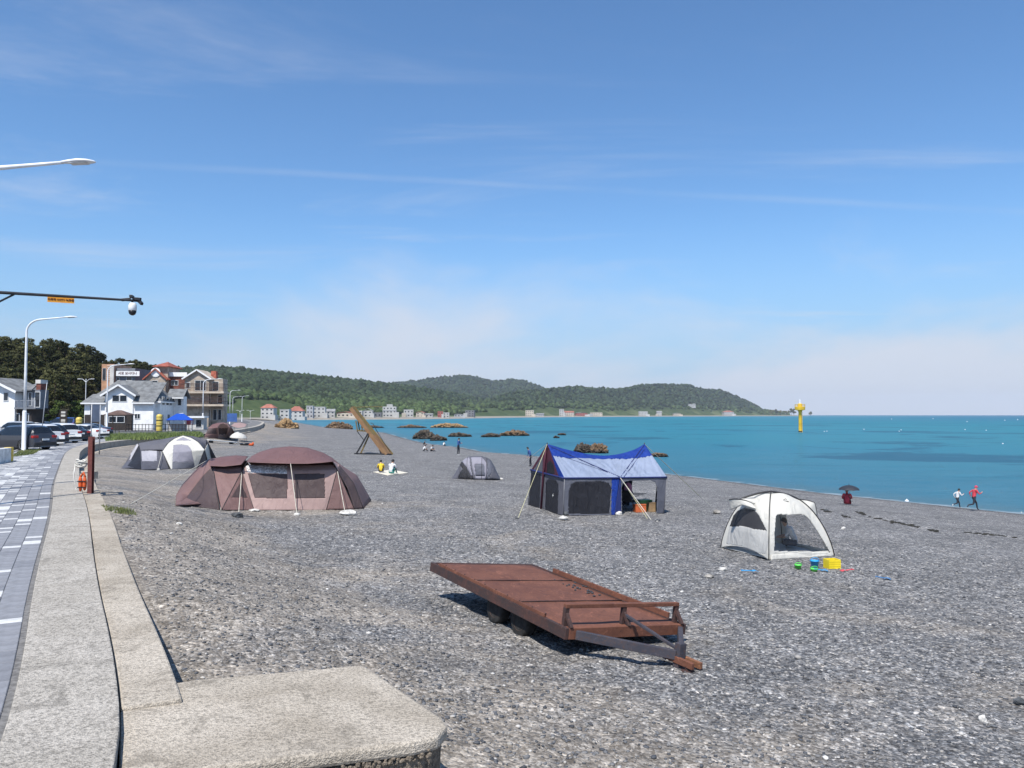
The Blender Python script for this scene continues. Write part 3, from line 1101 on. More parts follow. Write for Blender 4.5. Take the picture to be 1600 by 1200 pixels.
def tp(a, b, c):
    return FL + tx * a + ty * b + tz * c


gmid = tp(W_T / 2, L_T / 2, 0)
trl = thing('flatbed_trailer', 'rusty brown steel flatbed trailer tipped on its drawbar on the shingle', 'trailer', (gmid[0], gmid[1], gz(gmid[0], gmid[1])))


def tbox(mb_, a0, a1, b0, b1, c0, c1):
    mb_.box(tp((a0 + a1) / 2, (b0 + b1) / 2, (c0 + c1) / 2), (a1 - a0, b1 - b0, c1 - c0), RT)
    return mb_


mb = MB()
nA, nB = 24, 40
aa, bb = np.meshgrid(np.linspace(.062, W_T - .062, nA), np.linspace(.062, L_T - .062, nB))
dent = (fbm(aa * 1.4, bb * 1.4, 0, 8, 3) - .5) * .022
S = np.array([[tp(aa[i, j], bb[i, j], -0.012 + dent[i, j]) for j in range(nA)] for i in range(nB)])
dk = MB(); ii = np.arange(nA * nB).reshape(nB, nA)
dk.add(S.reshape(-1, 3), [tuple(int(v) for v in (ii[i, j], ii[i, j + 1], ii[i + 1, j + 1], ii[i + 1, j])) for i in range(nB - 1) for j in range(nA - 1)])
dk.build('deck_plate', M_RUST, trl, smooth=True, solid=0.008)
for a0, a1 in ((0, .06), (W_T - .06, W_T)):
    tbox(MB(), a0, a1, 0, L_T, -.15, 0.004).build('side_beam', M_RUSTD, trl, bevel=.006)
tbox(MB(), .06, W_T - .06, 0, .06, -.15, 0.003).build('front_beam', M_RUST, trl, bevel=.006)
tbox(MB(), .06, W_T - .06, L_T - .06, L_T, -.13, 0.003).build('rear_beam', M_RUSTD, trl, bevel=.006)
for k in range(5):
    b_ = .5 + k * (L_T - 1) / 4
    tbox(MB(), .06, W_T - .06, b_ - .03, b_ + .03, -.12, -.03).build('cross_member', M_RUSTD, trl)
tbox(MB(), .012, .05, .55, L_T - .32, 0.004, .055).build('side_rail', M_RUST, trl, bevel=.005)
tbox(MB(), W_T - .055, W_T - .012, .35, L_T - .75, 0.004, .085).build('side_rail', M_RUST, trl, bevel=.005)
# front guard rail
gh = 0.265
mb = MB(); mb.bar(tp(.06, .16, gh), tp(W_T - .06, .16, gh), .075, .055, tz)
gr_ = mb.build('guard_rail', M_RUST, trl, bevel=.006)
for a_ in (.09, W_T * .5, W_T - .09):
    mb = MB(); mb.bar(tp(a_, .16, -.02), tp(a_, .16, gh - .02), .06, .07, tx); mb.build('rail_post', M_RUSTD, trl, bevel=.005)
    mb = MB(); mb.bar(tp(a_, .14, gh * .62), tp(a_, -.0, .0), .05, .05, tx); mb.build('rail_brace', M_RUSTD, trl, bevel=.004)
# drawbar
apx = tp(W_T * .52, -.96, -.10)
mb = MB(); mb.bar(tp(.18, -.0, -.085), apx + tx * -.05, .07, .12, tz); mb.build('tongue_beam', M_BLUST, trl, bevel=.006)
mb = MB(); mb.bar(tp(W_T - .12, -.0, -.085), apx + tx * .05, .07, .12, tz); mb.build('tongue_beam', M_BLUST, trl, bevel=.006)
mb = MB(); mb.bar(tp(W_T * .5, .10, gh * .5), apx + tz * .06, .05, .035, tz); mb.build('tongue_brace', M_BLUST, trl, bevel=.004)
tip = tp(W_T * .53, -1.26, 0); tip[2] = gz(tip[0], tip[1]) + .09
st_ = tp(W_T * .51, -.62, 0); st_[2] = max(apx[2] - .24, gz(st_[0], st_[1]) + .14)
for s_ in (-1, 1):
    mb = MB(); mb.bar(st_ + tx * .075 * s_, tip + tx * .075 * s_, .05, .085); mb.build('drawbar', M_RUSTO if s_ > 0 else M_RUST, trl, bevel=.005)
mb = MB(); mb.bar(apx + tz * .16 + ty * -.02, apx + tz * -.30 + ty * -.02, .12, .10, ty); mb.build('drawbar_post', M_BLUST, trl, bevel=.008)
jb = tp(W_T * .5, -1.15, 0); jg = gz(jb[0], jb[1])
mb = MB(); mb.tube([(jb[0], jb[1], jg - .03), (jb[0], jb[1], apx[2] - .1)], .035, 10); mb.rev([(.085, 0), (.085, .02), (.03, .03)], 12, (jb[0], jb[1], jg))
mb.build('jack_leg', M_RUSTD, trl, smooth=False)
for a_, right in ((.20, False), (W_T - .20, True)):
    mb = MB()
    for b_ in (1.38, 2.12):
        c_ = tp(a_, b_, 0)
        R_ = .245
        if right: c_[2] -= .29
        else: c_[2] = min(gz(c_[0], c_[1]) + R_ - .01, c_[2] - R_ - .03)
        ax = unit(np.array([tx[0], tx[1], tx[2]]))
        wt_ = MB()
        prof = [(R_ * .60, -.085), (R_ * .86, -.092), (R_ * .96, -.075), (R_, -.045), (R_, .045), (R_ * .96, .075), (R_ * .86, .092), (R_ * .60, .085)]
        wt_.rev(prof, 28, c_, ax)
        ty_ = wt_.build('tyre', M_TYRE, trl, smooth=True)
        rm = MB(); rm.rev([(.02, -.075), (.055, -.078), (.06, -.05), (R_ * .40, -.045), (R_ * .52, -.075), (R_ * .60, -.088), (R_ * .61, -.07)], 24, c_, ax)
        rm.build('rim', M_RIM, ty_, smooth=False)
    mb.bar(tp(a_, 1.2, -.17), tp(a_, 2.3, -.17), .05, .05, tz); mb.build('axle_spring', M_RUSTD, trl)
for b_ in (1.38, 2.12):
    p0 = tp(.2, b_, -.27); p1 = tp(W_T - .2, b_, -.28)
    mb = MB(); mb.tube([p0, p1], .03, 8); mb.build('axle', M_RUSTD, trl)
for b_ in (L_T * .34, L_T * .67):
    mb = MB(); mb.tube([tp(.07, b_, .0), tp(W_T * .35, b_ + .004, .002), tp(W_T * .7, b_ - .004, .001), tp(W_T - .07, b_, .0)], .010, 6); mb.build('weld_seam', M_RUSTD, trl, True)
for a_ in (.03, W_T - .03):
    for b_ in np.linspace(.2, L_T - .2, 12):
        mb = MB(); mb.rev([(.014, 0), (.014, .008), (.008, .012)], 6, tp(a_, b_, .004 if not (.5 < b_ < L_T - .3) else .056 if a_ < 1 else .086), tz); mb.build('bolt', M_RUSTD, trl)
mb = MB(); mb.bar(tp(.25, L_T + .012, -.06), tp(.43, L_T + .012, -.06), .02, .07); mb.build('tail_lamp', mk('cracked_red_lens', (.22, .02, .015), .4, .2, 8), trl)
mb = MB(); mb.bar(tp(W_T - .43, L_T + .012, -.06), tp(W_T - .25, L_T + .012, -.06), .02, .07); mb.build('tail_lamp', mk('cracked_red_lens', (.22, .02, .015), .4, .2, 8), trl)
mb = MB(); r_ = np.random.default_rng(31)
for k in range(26):
    q = tp(W_T - .30 + r_.normal(0, .10), L_T * .52 + r_.normal(0, .38), .004)
    mb.blob(q, r_.uniform(.012, .035, 3) * (1, 1, .6), 1, .3, 1.3, k)
o = mb.build('pebbles_on_deck', M_PEB); tag(o, 'few pale pebbles and shells scattered on the rusty trailer deck', 'pebbles', kind='stuff')

# ---- cloth and pole materials
C_BROWN = fabric('brown_cloth', (0.235, 0.142, 0.132), .22)
C_BROWNR = fabric('brown_roof_cloth', (0.185, 0.102, 0.098), .18)
C_PINK = fabric('pale_brown_cloth', (0.41, 0.285, 0.262), .22)
C_DKBR = fabric('dark_brown_mesh', (0.085, 0.060, 0.060), .1, 0.95)
C_BLACKM = fabric('black_mesh', (0.022, 0.022, 0.028), .1, 0.90)
C_MESH = fabric('grey_mesh', (0.045, 0.045, 0.052), .1, 0.55)
C_WHITE = fabric('white_cloth', (0.72, 0.70, 0.64), .30)
C_WHITE2 = fabric('off_white_cloth', (0.62, 0.61, 0.58), .30)
C_GREY = fabric('grey_cloth', (0.115, 0.115, 0.135), .15)
C_LGREY = fabric('light_grey_cloth', (0.30, 0.29, 0.34), .2)
C_MGREY = fabric('mid_grey_cloth', (0.14, 0.145, 0.175), .2)
C_SILVER = fabric('silver_cloth', (0.46, 0.45, 0.48), .2)
C_BLUE = fabric('blue_cloth', (0.014, 0.055, 0.34), .28, 1, 1.0, 5)
C_PBLUE = fabric('pale_blue_white_cloth', (0.36, 0.42, 0.55), .35, 1, .5, 3)
C_NAVY = fabric('navy_cloth', (0.022, 0.034, 0.14), .15)
C_MAROON = fabric('maroon_cloth', (0.085, 0.022, 0.04), .15)
C_FILM = mk('sun_sheen_film', (0.62, 0.58, 0.56), 0.18, 0.3, 14, 0.9, 14, spec=0.8)  # whitish colour paints in the sun's reflection on the clear film
M_GPOLE = mk('grey_pole', (.16, .16, .17), .5, .1, 3)
M_POLE = mk('tent_pole', (0.55, 0.53, 0.50), 0.4, 0.1, 3, metal=0.6)
M_BLKP = mk('black_pole', (0.015, 0.015, 0.017), 0.5, 0.2, 5)
M_ROPE = mk('pale_rope', (0.58, 0.55, 0.46), 0.8, 0.1, 10)
M_ROPEY = mk('yellow_rope', (0.46, 0.43, 0.25), 0.8, 0.1, 10)
M_STONE_W = mk('white_stone', (0.56, 0.54, 0.50), 0.85, 0.2, 6, 0.5, 20)
M_STONE_G = mk('grey_stone', (0.30, 0.28, 0.25), 0.85, 0.3, 6, 0.5, 20)
M_STONE_D = mk('dark_stone', (0.07, 0.075, 0.08), 0.85, 0.25, 8, 0.5, 20)


def stone(px, py, wpx, hpx, mat, label, seed, name='stone', group=None, cat='stone'):
    p = G(px, py)
    k = p[1] / F
    mb_ = MB(); h = hpx * k
    mb_.blob((p[0], p[1], p[2] + h * .38), (wpx * k / 2, wpx * k * .36, h * .6), 2, .55, 1.9, seed)
    return tag(mb_.build(name, mat, None, smooth=False), label, cat, group)


# ---- brown tunnel tent
g0 = G(430, 797)
YB = g0[1]
f_ = lambda px, py, dy: U(px, py, YB + dy)
bt = thing('brown_tent', 'large brown family tent with arched awning and dark mesh windows', 'tent', (g0[0], g0[1] + 1.8, g0[2]))
FB0, FB1, FB2, FB3, FBR = (G(*q) for q in ((346, 797), (397, 797), (510, 797), (554, 796), (568, 795)))
LA, RA = f_(378, 736, .40), f_(527, 734, .40)
eave = [f_(386, 722, .15), f_(405, 723, .02), f_(430, 724, -.05), f_(454, 724.5, -.08), f_(480, 724.5, -.05), f_(503, 723, .02), f_(520, 721, .15)]
ridge = [f_(386, 720, 1.8), f_(393, 713, 1.85), f_(405, 706.5, 1.9), f_(425, 700.5, 1.9), f_(452, 697.5, 1.9), f_(480, 699.5, 1.9), f_(505, 707.5, 1.9), f_(520, 716, 1.85), f_(529, 725, 1.8)]
patch(bt, coons_grid(eave, ridge, [eave[0], ridge[0]], [eave[-1], ridge[-1]], 50, 26, .012, 1, .05), 'roof', C_BROWNR)
BL = np.array([FB0[0] - .2, YB + 3.9, 0]); BR = np.array([FBR[0] - .3, YB + 3.7, 0])
for q in (BL, BR): q[2] = gz(q[0], q[1]) + .02
patch(bt, coons_grid([BL, BR], ridge, [BL, .5 * (BL + ridge[0]) + (0, .3, .25), ridge[0]], [BR, .5 * (BR + ridge[-1]) + (0, .3, .25), ridge[-1]], 30, 16, .012, 2), 'back_wall', C_BROWN)
top_in = [f_(386, 727, .62), f_(420, 726, .62), f_(454, 727, .62), f_(490, 727, .62), f_(519, 726, .62)]
Sf = coons_grid([FB1, FB2], top_in, [FB1, LA, top_in[0]], [FB2, RA * .5 + FB2 * .5, RA, top_in[-1]], 90, 60, .010, 3)
WL = [(388, 740), (449, 741), (449, 779), (398, 778)]
WR_ = [(460, 741), (507, 740), (508, 778), (461, 779)]
patch(bt, Sf, 'front_wall', C_PINK, [('mesh_window', C_DKBR, WL), ('mesh_window', C_DKBR, WR_), ('window_film', C_FILM, [(383, 727), (448, 727.5), (448.5, 740.5), (387, 739)])])
# triangular wings either side of the doors
wing = coons_grid([FB0, FB1], [LA, LA + (0.02, 0, 0)], [FB0, LA], [FB1, LA], 40, 40, .006, 5)
patch(bt, wing, 'wing_panel', C_BROWN, [('mesh_window', C_DKBR, [(362, 777), (375.5, 754), (386.5, 777)])])
patch(bt, coons_grid([FB2, FB3], [RA - (.02, 0, 0), RA], [FB2, RA], [FB3, RA], 16, 20, .006, 6), 'wing_panel', C_BROWN)
re_ = f_(530, 727, .9)
patch(bt, coons_grid([FB3, FBR], [RA, re_], [FB3, .5 * (FB3 + RA) + (.05, 0, .06), RA], [FBR, .5 * (FBR + re_) + (.10, 0, .12), re_], 8, 20, .006, 7), 'side_panel', C_DKBR)
patch(bt, coons_grid([FBR, BR], [re_, ridge[-1]], [FBR, .5 * (FBR + re_) + (.10, 0, .12), re_], [BR, .5 * (BR + ridge[-1]) + (0, .3, .25), ridge[-1]], 14, 14, .01, 8), 'side_wall', C_BROWN)
patch(bt, coons_grid([RA, re_], [eave[-1], ridge[-1]], [RA, eave[-1]], [re_, ridge[-1]], 10, 6), 'roof_wing', C_PINK)
# left vestibule
vin = [f_(331, 730, .35), f_(318, 743, .30), f_(306, 758, .25), f_(295, 773, .15)] + [G(286, 788)]
vout = [f_(326, 718, 1.3), f_(314, 727, 1.3), f_(303, 737, 1.3), f_(285, 757, 1.2), f_(275, 774, 1.0)] + [G(274.5, 790)]
patch(bt, coons_grid(vin[::-1], vout[::-1], [vin[-1], vout[-1]], [vin[0], vout[0]], 34, 10, .008, 9, .06), 'vestibule_side', C_BROWN)
vt = f_(333, 731, .38)
patch(bt, coons_grid([vin[-1], FB0 - (.05, 0, 0)], [vin[0], vt], vin[::-1], [FB0 - (.05, 0, 0), vt], 22, 22, .02, 10), 'vestibule_door', C_DKBR)
ve = [f_(328, 728, .15), f_(350, 729, .05), f_(377, 726, .15)]
vr = [f_(326, 718, 1.4), f_(345, 714, 1.5), f_(369, 711.5, 1.6), f_(388, 713, 1.8)]
patch(bt, coons_grid(ve, vr, [ve[0], vr[0]], [ve[-1], vr[-1]], 24, 12, .01, 11, .03), 'vestibule_roof', C_BROWNR)
patch(bt, coons_grid([FB0, FB0 + (.02, .02, 0)], [vt, f_(377, 729, .45)], [FB0, vt], [FB0 + (.02, .02, 0), LA, f_(377, 729, .45)], 18, 20, .015, 12), 'vestibule_wall', C_BROWN)
vb0 = np.array([vout[-1][0] + .3, YB + 2.6, 0]); vb0[2] = gz(vb0[0], vb0[1])
patch(bt, coons_grid([vout[-1], vb0, BL], vr, vout[::-1], [BL, ridge[0]], 20, 14, .01, 13), 'vestibule_back', C_BROWN)
for pts in ([FB0, LA, eave[0]], [FB1, .5 * (FB1 + LA), LA], [FB2, RA], [FB3, RA, eave[-1]], [G(344, 797), vt, vr[0]], [FBR, .5 * (FBR + re_) + (.1, 0, .12), re_]):
    pole(bt, resc(pts, 8), .014, M_BLKP)
gp_ = G(464, 803)
pole(bt, [FB1 * .41 + FB2 * .59 - (0, .05, 0), f_(454, 724, -.06)], .016, C_PINK, 'door_strap')
rope(bt, f_(454, 724.5, -.08), gp_, M_ROPE)
rope(bt, LA, G(373, 800), M_ROPE)
rope(bt, RA, G(539, 800), M_ROPE)
rope(bt, vr[0], G(345, 797), M_ROPE, .014)
rope(bt, vr[0], G(205, 787), M_ROPE, .010)
rope(bt, vr[2], G(382, 712), M_ROPE)
stone(371, 808, 17, 8, M_STONE_D, 'dark flat stone lying before the brown tent wing', 61)
stone(397, 799, 17, 4, M_STONE_W, 'thin pale stone at the foot of the brown tent door', 62)
stone(544, 805, 26, 9, M_STONE_W, 'long pale stone holding the brown tent guy rope', 63)
stone(464, 805, 10, 4, M_STONE_W, 'small pale stone at the brown tent middle rope', 64)

# ---- blue cabin tent
A0 = G(880, 806); A1 = G(1037, 802); A2 = G(825, 789)
ez_ = lambda px, py, P: U(px, py, P[1])
E0 = ez_(882, 747, A0 + (0, .05, 0)); E1 = ez_(1042, 745.5, A1); E2 = ez_(830, 734, A2)
A3 = A2 + (A1 - A0); A3[2] = gz(A3[0], A3[1]); E3 = E2 + (E1 - E0)
Pm = .5 * (A0 + A2); P1 = U(855, 694, Pm[1]); P2 = U(1007, 694, .5 * (A1[1] + A3[1]))
blt = thing('blue_cabin_tent', 'blue and pale grey cabin tent with two peaks and open side', 'tent', (Pm + .5 * (A1 - A0)))
yl = lambda t: P1[1] * (1 - t) + P2[1] * t
rid = [P1] + [U(x, y, yl((x - 855) / 152)) for x, y in ((866, 697), (879, 701), (900, 706), (922, 710.5), (938, 712), (950, 712), (963, 710.5), (975, 708), (992, 702.5), (1001, 697.5))] + [P2]
EM = U(969, 746.5, .5 * (E0[1] + E1[1]))


def mixp(a, b, t): return a * (1 - t) + b * t


ridr = resc(rid, 41)
bnd = []
eav = resc([E0, EM, E1], 41)
for i in range(41):
    px_t = np.interp(i / 40, [0, .12, .45, .62, .8, 1], [0.36, .36, .18, .15, .27, .36])
    bnd.append(mixp(ridr[i], eav[i], px_t))
bnd = np.array(bnd)
nzs = (vnoise(np.arange(41) * .9, 3, 0, 5) - .5) * .02
Sbn = coons_grid(bnd, ridr, [bnd[0], P1], [bnd[-1], P2], 60, 14, .012, 14)
patch(blt, Sbn, 'roof_band', C_BLUE)
Srf = coons_grid(eav, bnd, [E0, bnd[0]], [E1, bnd[-1]], 110, 40, .022, 15, -.05)
prS = proj(Srf)
for (qx, qy, dec) in ((969, 746, 40), (855, 694, 55), (1007, 694, 50)):
    an_ = np.arctan2(prS[..., 1] - qy, prS[..., 0] - qx); rr0 = np.hypot(prS[..., 0] - qx, prS[..., 1] - qy)
    Srf[..., 2] += .030 * np.sin(an_ * 34 + 3 * np.sin(an_ * 7)) * np.exp(-rr0 / dec) * sstep(1, 9, rr0)
patch(blt, Srf, 'roof_panel', C_PBLUE)
ridb = resc([E2, .5 * (E2 + E3), E3], 41)
bndb = np.array([mixp(ridr[i], ridb[i], .36) for i in range(41)])
patch(blt, coons_grid(bndb, ridr, [bndb[0], P1], [bndb[-1], P2], 30, 8, .012, 16), 'roof_band', C_BLUE)
patch(blt, coons_grid(ridb, bndb, [E2, bndb[0]], [E3, bndb[-1]], 30, 12, .015, 17), 'roof_panel', C_PBLUE)
# right hip
h0, h1 = mixp(P2, E1, .36), mixp(P2, E3, .36)
patch(blt, coons_grid([h0, h1], [P2, P2 + (0, .01, 0)], [h0, P2], [h1, P2], 10, 10), 'roof_band', C_BLUE)
patch(blt, coons_grid([E1, E3], [h0, h1], [E1, h0], [E3, h1], 16, 14, .012, 18), 'roof_panel', C_PBLUE)
# front wall, left half with mesh window; right half an open doorway
AM = G(960, 804.5)
Sw = coons_grid([A0, AM], [E0, EM - (.02, 0, 0)], [A0, E0], [AM, EM - (.02, 0, 0)], 80, 60, .012, 19)
win = [(888, 803), (889, 768), (892, 757), (900, 752.5), (940, 752), (951, 755), (955, 762), (952, 803)]
patch(blt, Sw, 'front_wall', C_MGREY, [('mesh_window', C_BLACKM, win), ('blue_panel', C_BLUE, [(956, 740), (971, 740), (969, 812), (955, 812)])])
Sr = coons_grid([AM, A1], [EM, E1], [AM, EM], [A1, E1], 80, 60, .010, 20)
door = [(972, 810), (971.5, 760), (976, 753), (983, 751.5), (1018, 751), (1024, 754), (1027, 762), (1026, 800), (1024, 810)]
patch(blt, Sr, 'door_frame', C_MGREY, [('opening', None, door), ('blue_panel', C_NAVY, [(960, 740), (970.5, 740), (970.5, 812), (960, 812)])])
pole(blt, resc([E0 - (0, .02, 0), EM - (0, .02, 0), E1 - (0, .02, 0)], 20), .028, C_NAVY, 'eave_trim')
# left gable end
gb = coons_grid([A2, A0], [E2, E0], [A2, E2], [A0, E0], 70, 50, .008, 21)
patch(blt, gb, 'gable_wall', C_GREY, [('mesh_door', C_BLACKM, [(852, 802), (853, 754), (857, 748), (868, 750), (873, 757), (871, 803)]),
                                      ('mesh_window', C_BLACKM, [(826, 793), (830, 739), (845, 741), (843, 800)])])
gt = coons_grid([E2, E0], [P1, P1 + (.02, 0, 0)], [E2, P1], [E0, P1], 60, 40, .006, 22)
patch(blt, gt, 'gable_top', C_MAROON, [('mesh_window', C_BLACKM, [(854, 740), (855, 724), (860, 720), (865, 726), (867, 741)]),
                                       ('edge_band', C_BLUE, [(855, 690), (862, 690), (886, 748), (874, 748)]),
                                       ('mesh_window', C_GREY, [(833, 735), (848, 712), (848, 738)])])
pole(blt, resc([E2 - (.03, .03, 0), E0 - (.03, .03, 0)], 10), .035, C_NAVY, 'eave_trim')
zt = .5 * (A0 + A2)
pole(blt, [P1 - (.04, .06, .1), mixp(E2, E0, .42) - (.04, .05, 0), mixp(A2, A0, .42) - (.04, .05, 0)], .04, C_MAROON, 'zip_strip')
# back and right walls
patch(blt, coons_grid([A2, A3], [E2, E3], [A2, E2], [A3, E3], 60, 40, .01, 23), 'back_wall', C_MGREY, [('opening', None, [(976, 806), (976, 756), (1024, 756), (1020, 806)])])
Sx = coons_grid([A1, A3], [E1, E3], [A1, E1], [A3, E3], 40, 30, .01, 24)
m_, n_ = Sx.shape[:2]
patch(blt, Sx[:, :9], 'side_wall', C_GREY); patch(blt, Sx[:, -9:], 'side_wall', C_GREY)
for pq in ([A0, E0], [A1, E1], [A2, E2], [A3, E3]):
    pole(blt, [pq[0] - (0, .03, 0), pq[1]], .014, M_GPOLE)
pole(blt, [P1 + (0, 0, .06), P1 - (0, 0, .1)], .02, M_BLKP); pole(blt, [P2 + (0, 0, .06), P2 - (0, 0, .1)], .02, M_BLKP)


def on_surf(Ss, x, y):
    best = None
    for S_ in Ss:
        pr_ = proj(S_); d_ = (pr_[..., 0] - x) ** 2 + (pr_[..., 1] - y) ** 2
        k = np.unravel_index(np.argmin(d_), d_.shape)
        if best is None or d_[k] < best[0]: best = (d_[k], S_[k][1])
    return U(x, y, best[1] - .03)


for (xa, ya), (xb, yb), rr_ in (((856, 696), (968, 745), .017), ((1006, 696), (970, 745), .017), ((1007, 702), (975, 745), .010), ((885, 715), (950, 738), .006)):
    pole(blt, [on_surf((Srf, Sbn), xa + (xb - xa) * t_, ya + (yb - ya) * t_) for t_ in np.linspace(0, 1, 14)], rr_, C_NAVY, 'seam')
rope(blt, P1, G(809, 811), M_ROPEY); rope(blt, P2, G(1092, 774), M_ROPEY); rope(blt, EM - (0, .05, 0), G(1018, 813), M_ROPE)
rope(blt, EM - (0, .05, 0), G(1012, 811), M_ROPEY); rope(blt, P2, G(1110, 790), M_ROPE, .008)
rope(blt, P1 + (0, .05, 0), G(811, 728), M_ROPE, .008)
# bird emblem on the mesh door
bq = mixp(mixp(A2, A0, .72), mixp(E2, E0, .72), .46) - (.03, .05, 0)
bu = unit(A0 - A2)
mb = MB()
for shp in ([(-.03, .02), (.02, .05), (.05, .10), (.04, .03), (.08, .0), (.02, -.01), (.0, -.06), (-.02, -.01)],):
    mb.poly([bq + bu * a_ + np.array([0, 0, 1]) * b_ for a_, b_ in shp])
mb.build('bird_emblem', C_WHITE, blt, solid=.004)
stone(880, 812, 15, 7, M_STONE_W, 'pale stone with green cord in front of the blue tent corner', 65)
stone(884, 806, 9, 8, M_STONE_D, 'dark stone against the front corner of the blue tent', 66)
stone(967, 805, 11, 6, M_STONE_W, 'pale round stone under the blue panel of the cabin tent', 67)
stone(1028, 815, 8, 4, M_STONE_D, 'small dark stone beside the rope end of the blue tent', 68)
stone(1120, 803, 13, 6, M_STONE_G, 'flat pale stones between the blue tent and the white tent', 69)
stone(808, 811, 6, 3, M_STONE_D, 'tiny dark stone at the blue tent left guy rope', 70)

# things inside the blue tent, seen through the open side
ib = lambda px, py, dy: U(px, py, A1[1] + dy)
q = ib(981, 764, .8)
mb = MB()
mb.blob(q, (.17, .08, .26), 2, .25, 1.5, 3)
pkb = tag(mb.build('cloth_bag', mk('pink_cloth', (0.62, 0.25, 0.38), .8, .1, 5), None, smooth=True), 'pink cloth bag hanging in the open side of the blue tent', 'bag')
def camp_chair(px, py, dy, s, label, mat, rz):
    gx = G(px, py); gx = np.array([gx[0], gx[1] + dy, 0]); gx[2] = gz(gx[0], gx[1])
    t_ = thing('camp_chair', label, 'chair', gx, rz)
    m1 = MB(); m1.coons([(-.25, -.22, .40), (.25, -.22, .40)], [(-.25, .22, .36), (.25, .22, .36)], [(-.25, -.22, .40), (-.25, 0, .34), (-.25, .22, .36)], [(.25, -.22, .40), (.25, 0, .34), (.25, .22, .36)], 8, 8)
    m1.build('seat', mat, t_, True, True, solid=.012)
    m1 = MB(); m1.coons([(-.25, .22, .38), (.25, .22, .38)], [(-.25, .36, .82), (.25, .36, .82)], [(-.25, .22, .38), (-.25, .36, .82)], [(.25, .22, .38), (.25, .36, .82)], 8, 8)
    m1.build('backrest', mat, t_, True, True, solid=.012)
    for sx_ in (-.26, .26):
        for a_, b_ in (((sx_, -.24, 0), (sx_, .24, .42)), ((sx_, .24, 0), (sx_, -.24, .42)), ((sx_, .22, .38), (sx_, .37, .84))):
            m1 = MB(); m1.tube([a_, b_], .012, 6); m1.build('leg' if a_[2] == 0 else 'back_post', M_BLKP, t_, local=True)
        m1 = MB(); m1.bar((sx_, -.24, .58), (sx_, .28, .58), .05, .02); m1.build('armrest', M_BLKP, t_, local=True)
    return t_
camp_chair(988, 803, .75, 1, 'black folding camp chair inside the blue tent under the pink bag', mk('black_canvas', (.02, .02, .022), .9, .2, 6), 2.4)
camp_chair(1008, 803, 1.4, 1, 'navy folding camp chair beside the orange box in the blue tent', mk('navy_canvas', (.02, .03, .10), .9, .2, 6), 1.2)


def crate(px, py, dy, sx_, sy_, sz_, mat, label, name='storage_box', cat='box', rz=.3, z0=None):
    gx = G(px, py); gx = np.array([gx[0], gx[1] + dy, 0]); gx[2] = gz(gx[0], gx[1]) if z0 is None else z0
    t_ = thing(name, label, cat, gx, rz)
    m1 = MB(); m1.bx(-sx_ / 2, sx_ / 2, -sy_ / 2, sy_ / 2, 0, sz_ * .86); m1.build('body', mat, t_, local=True, bevel=.012)
    m1 = MB(); m1.bx(-sx_ / 2 - .01, sx_ / 2 + .01, -sy_ / 2 - .01, sy_ / 2 + .01, sz_ * .862, sz_); m1.build('lid', mat, t_, local=True, bevel=.012)
    return t_


crate(1003, 803, .55, .42, .30, .30, mk('orange_plastic', (.55, .13, .04), .5, .1, 5), 'orange red storage box on the floor of the blue tent')
crate(1013, 803, .9, .5, .36, .42, mk('green_plastic', (.12, .30, .10), .5, .1, 5), 'green cool box standing inside the blue tent')
crate(1021, 802, .45, .26, .22, .36, mk('tan_card', (.33, .22, .12), .8, .1, 5), 'small tan cardboard box beside the green cool box')

# ---- white dome shelter
C0 = G(1201, 875); R0 = G(1303.5, 868.5); L0 = G(1126, 856)
B0 = L0 + R0 - C0; B0[2] = gz(B0[0], B0[1])
cen = .25 * (C0 + R0 + L0 + B0)
APX = U(1205, 769, cen[1])
wtn = thing('white_dome_tent', 'white dome beach shelter with dark mesh sides and black arched pole', 'tent', (cen[0], cen[1], gz(cen[0], cen[1])))
Ht = APX[2]


def polec(K, k=24):
    P = []
    for s in np.linspace(0, 1, k):
        # s: 0 at the ground corner, 1 at the apex; steep near the ground
        hfrac = 1 - (1 - s) ** 2.3
        P.append(np.array([K[0] + (APX[0] - K[0]) * s ** 1.25, K[1] + (APX[1] - K[1]) * s ** 1.25, K[2] + (APX[2] - K[2]) * hfrac]))
    return np.array(P)


pC, pR, pL, pB = (polec(k) for k in (C0, R0, L0, B0))
gap = np.array([0, 0, .10])


def sagged(a, b, up=.10, k=12):
    t = np.linspace(0, 1, k)[:, None]
    P = a * (1 - t) + b * t
    P[:, 2] += up * 4 * (t * (1 - t))[:, 0]
    return P


Sfr = coons_grid(sagged(C0, R0, .02), [APX, APX + (.001, 0, 0)], pC, pR, 110, 90, .006, 31, .10)
opn = [(1210, 861), (1210, 835), (1212.5, 806), (1217, 803.5), (1232, 804.5), (1250, 803), (1259, 806), (1266, 813), (1280, 834), (1297, 863)]
patch(wtn, Sfr, 'front_panel', C_WHITE, [('mesh_door', None, opn)])
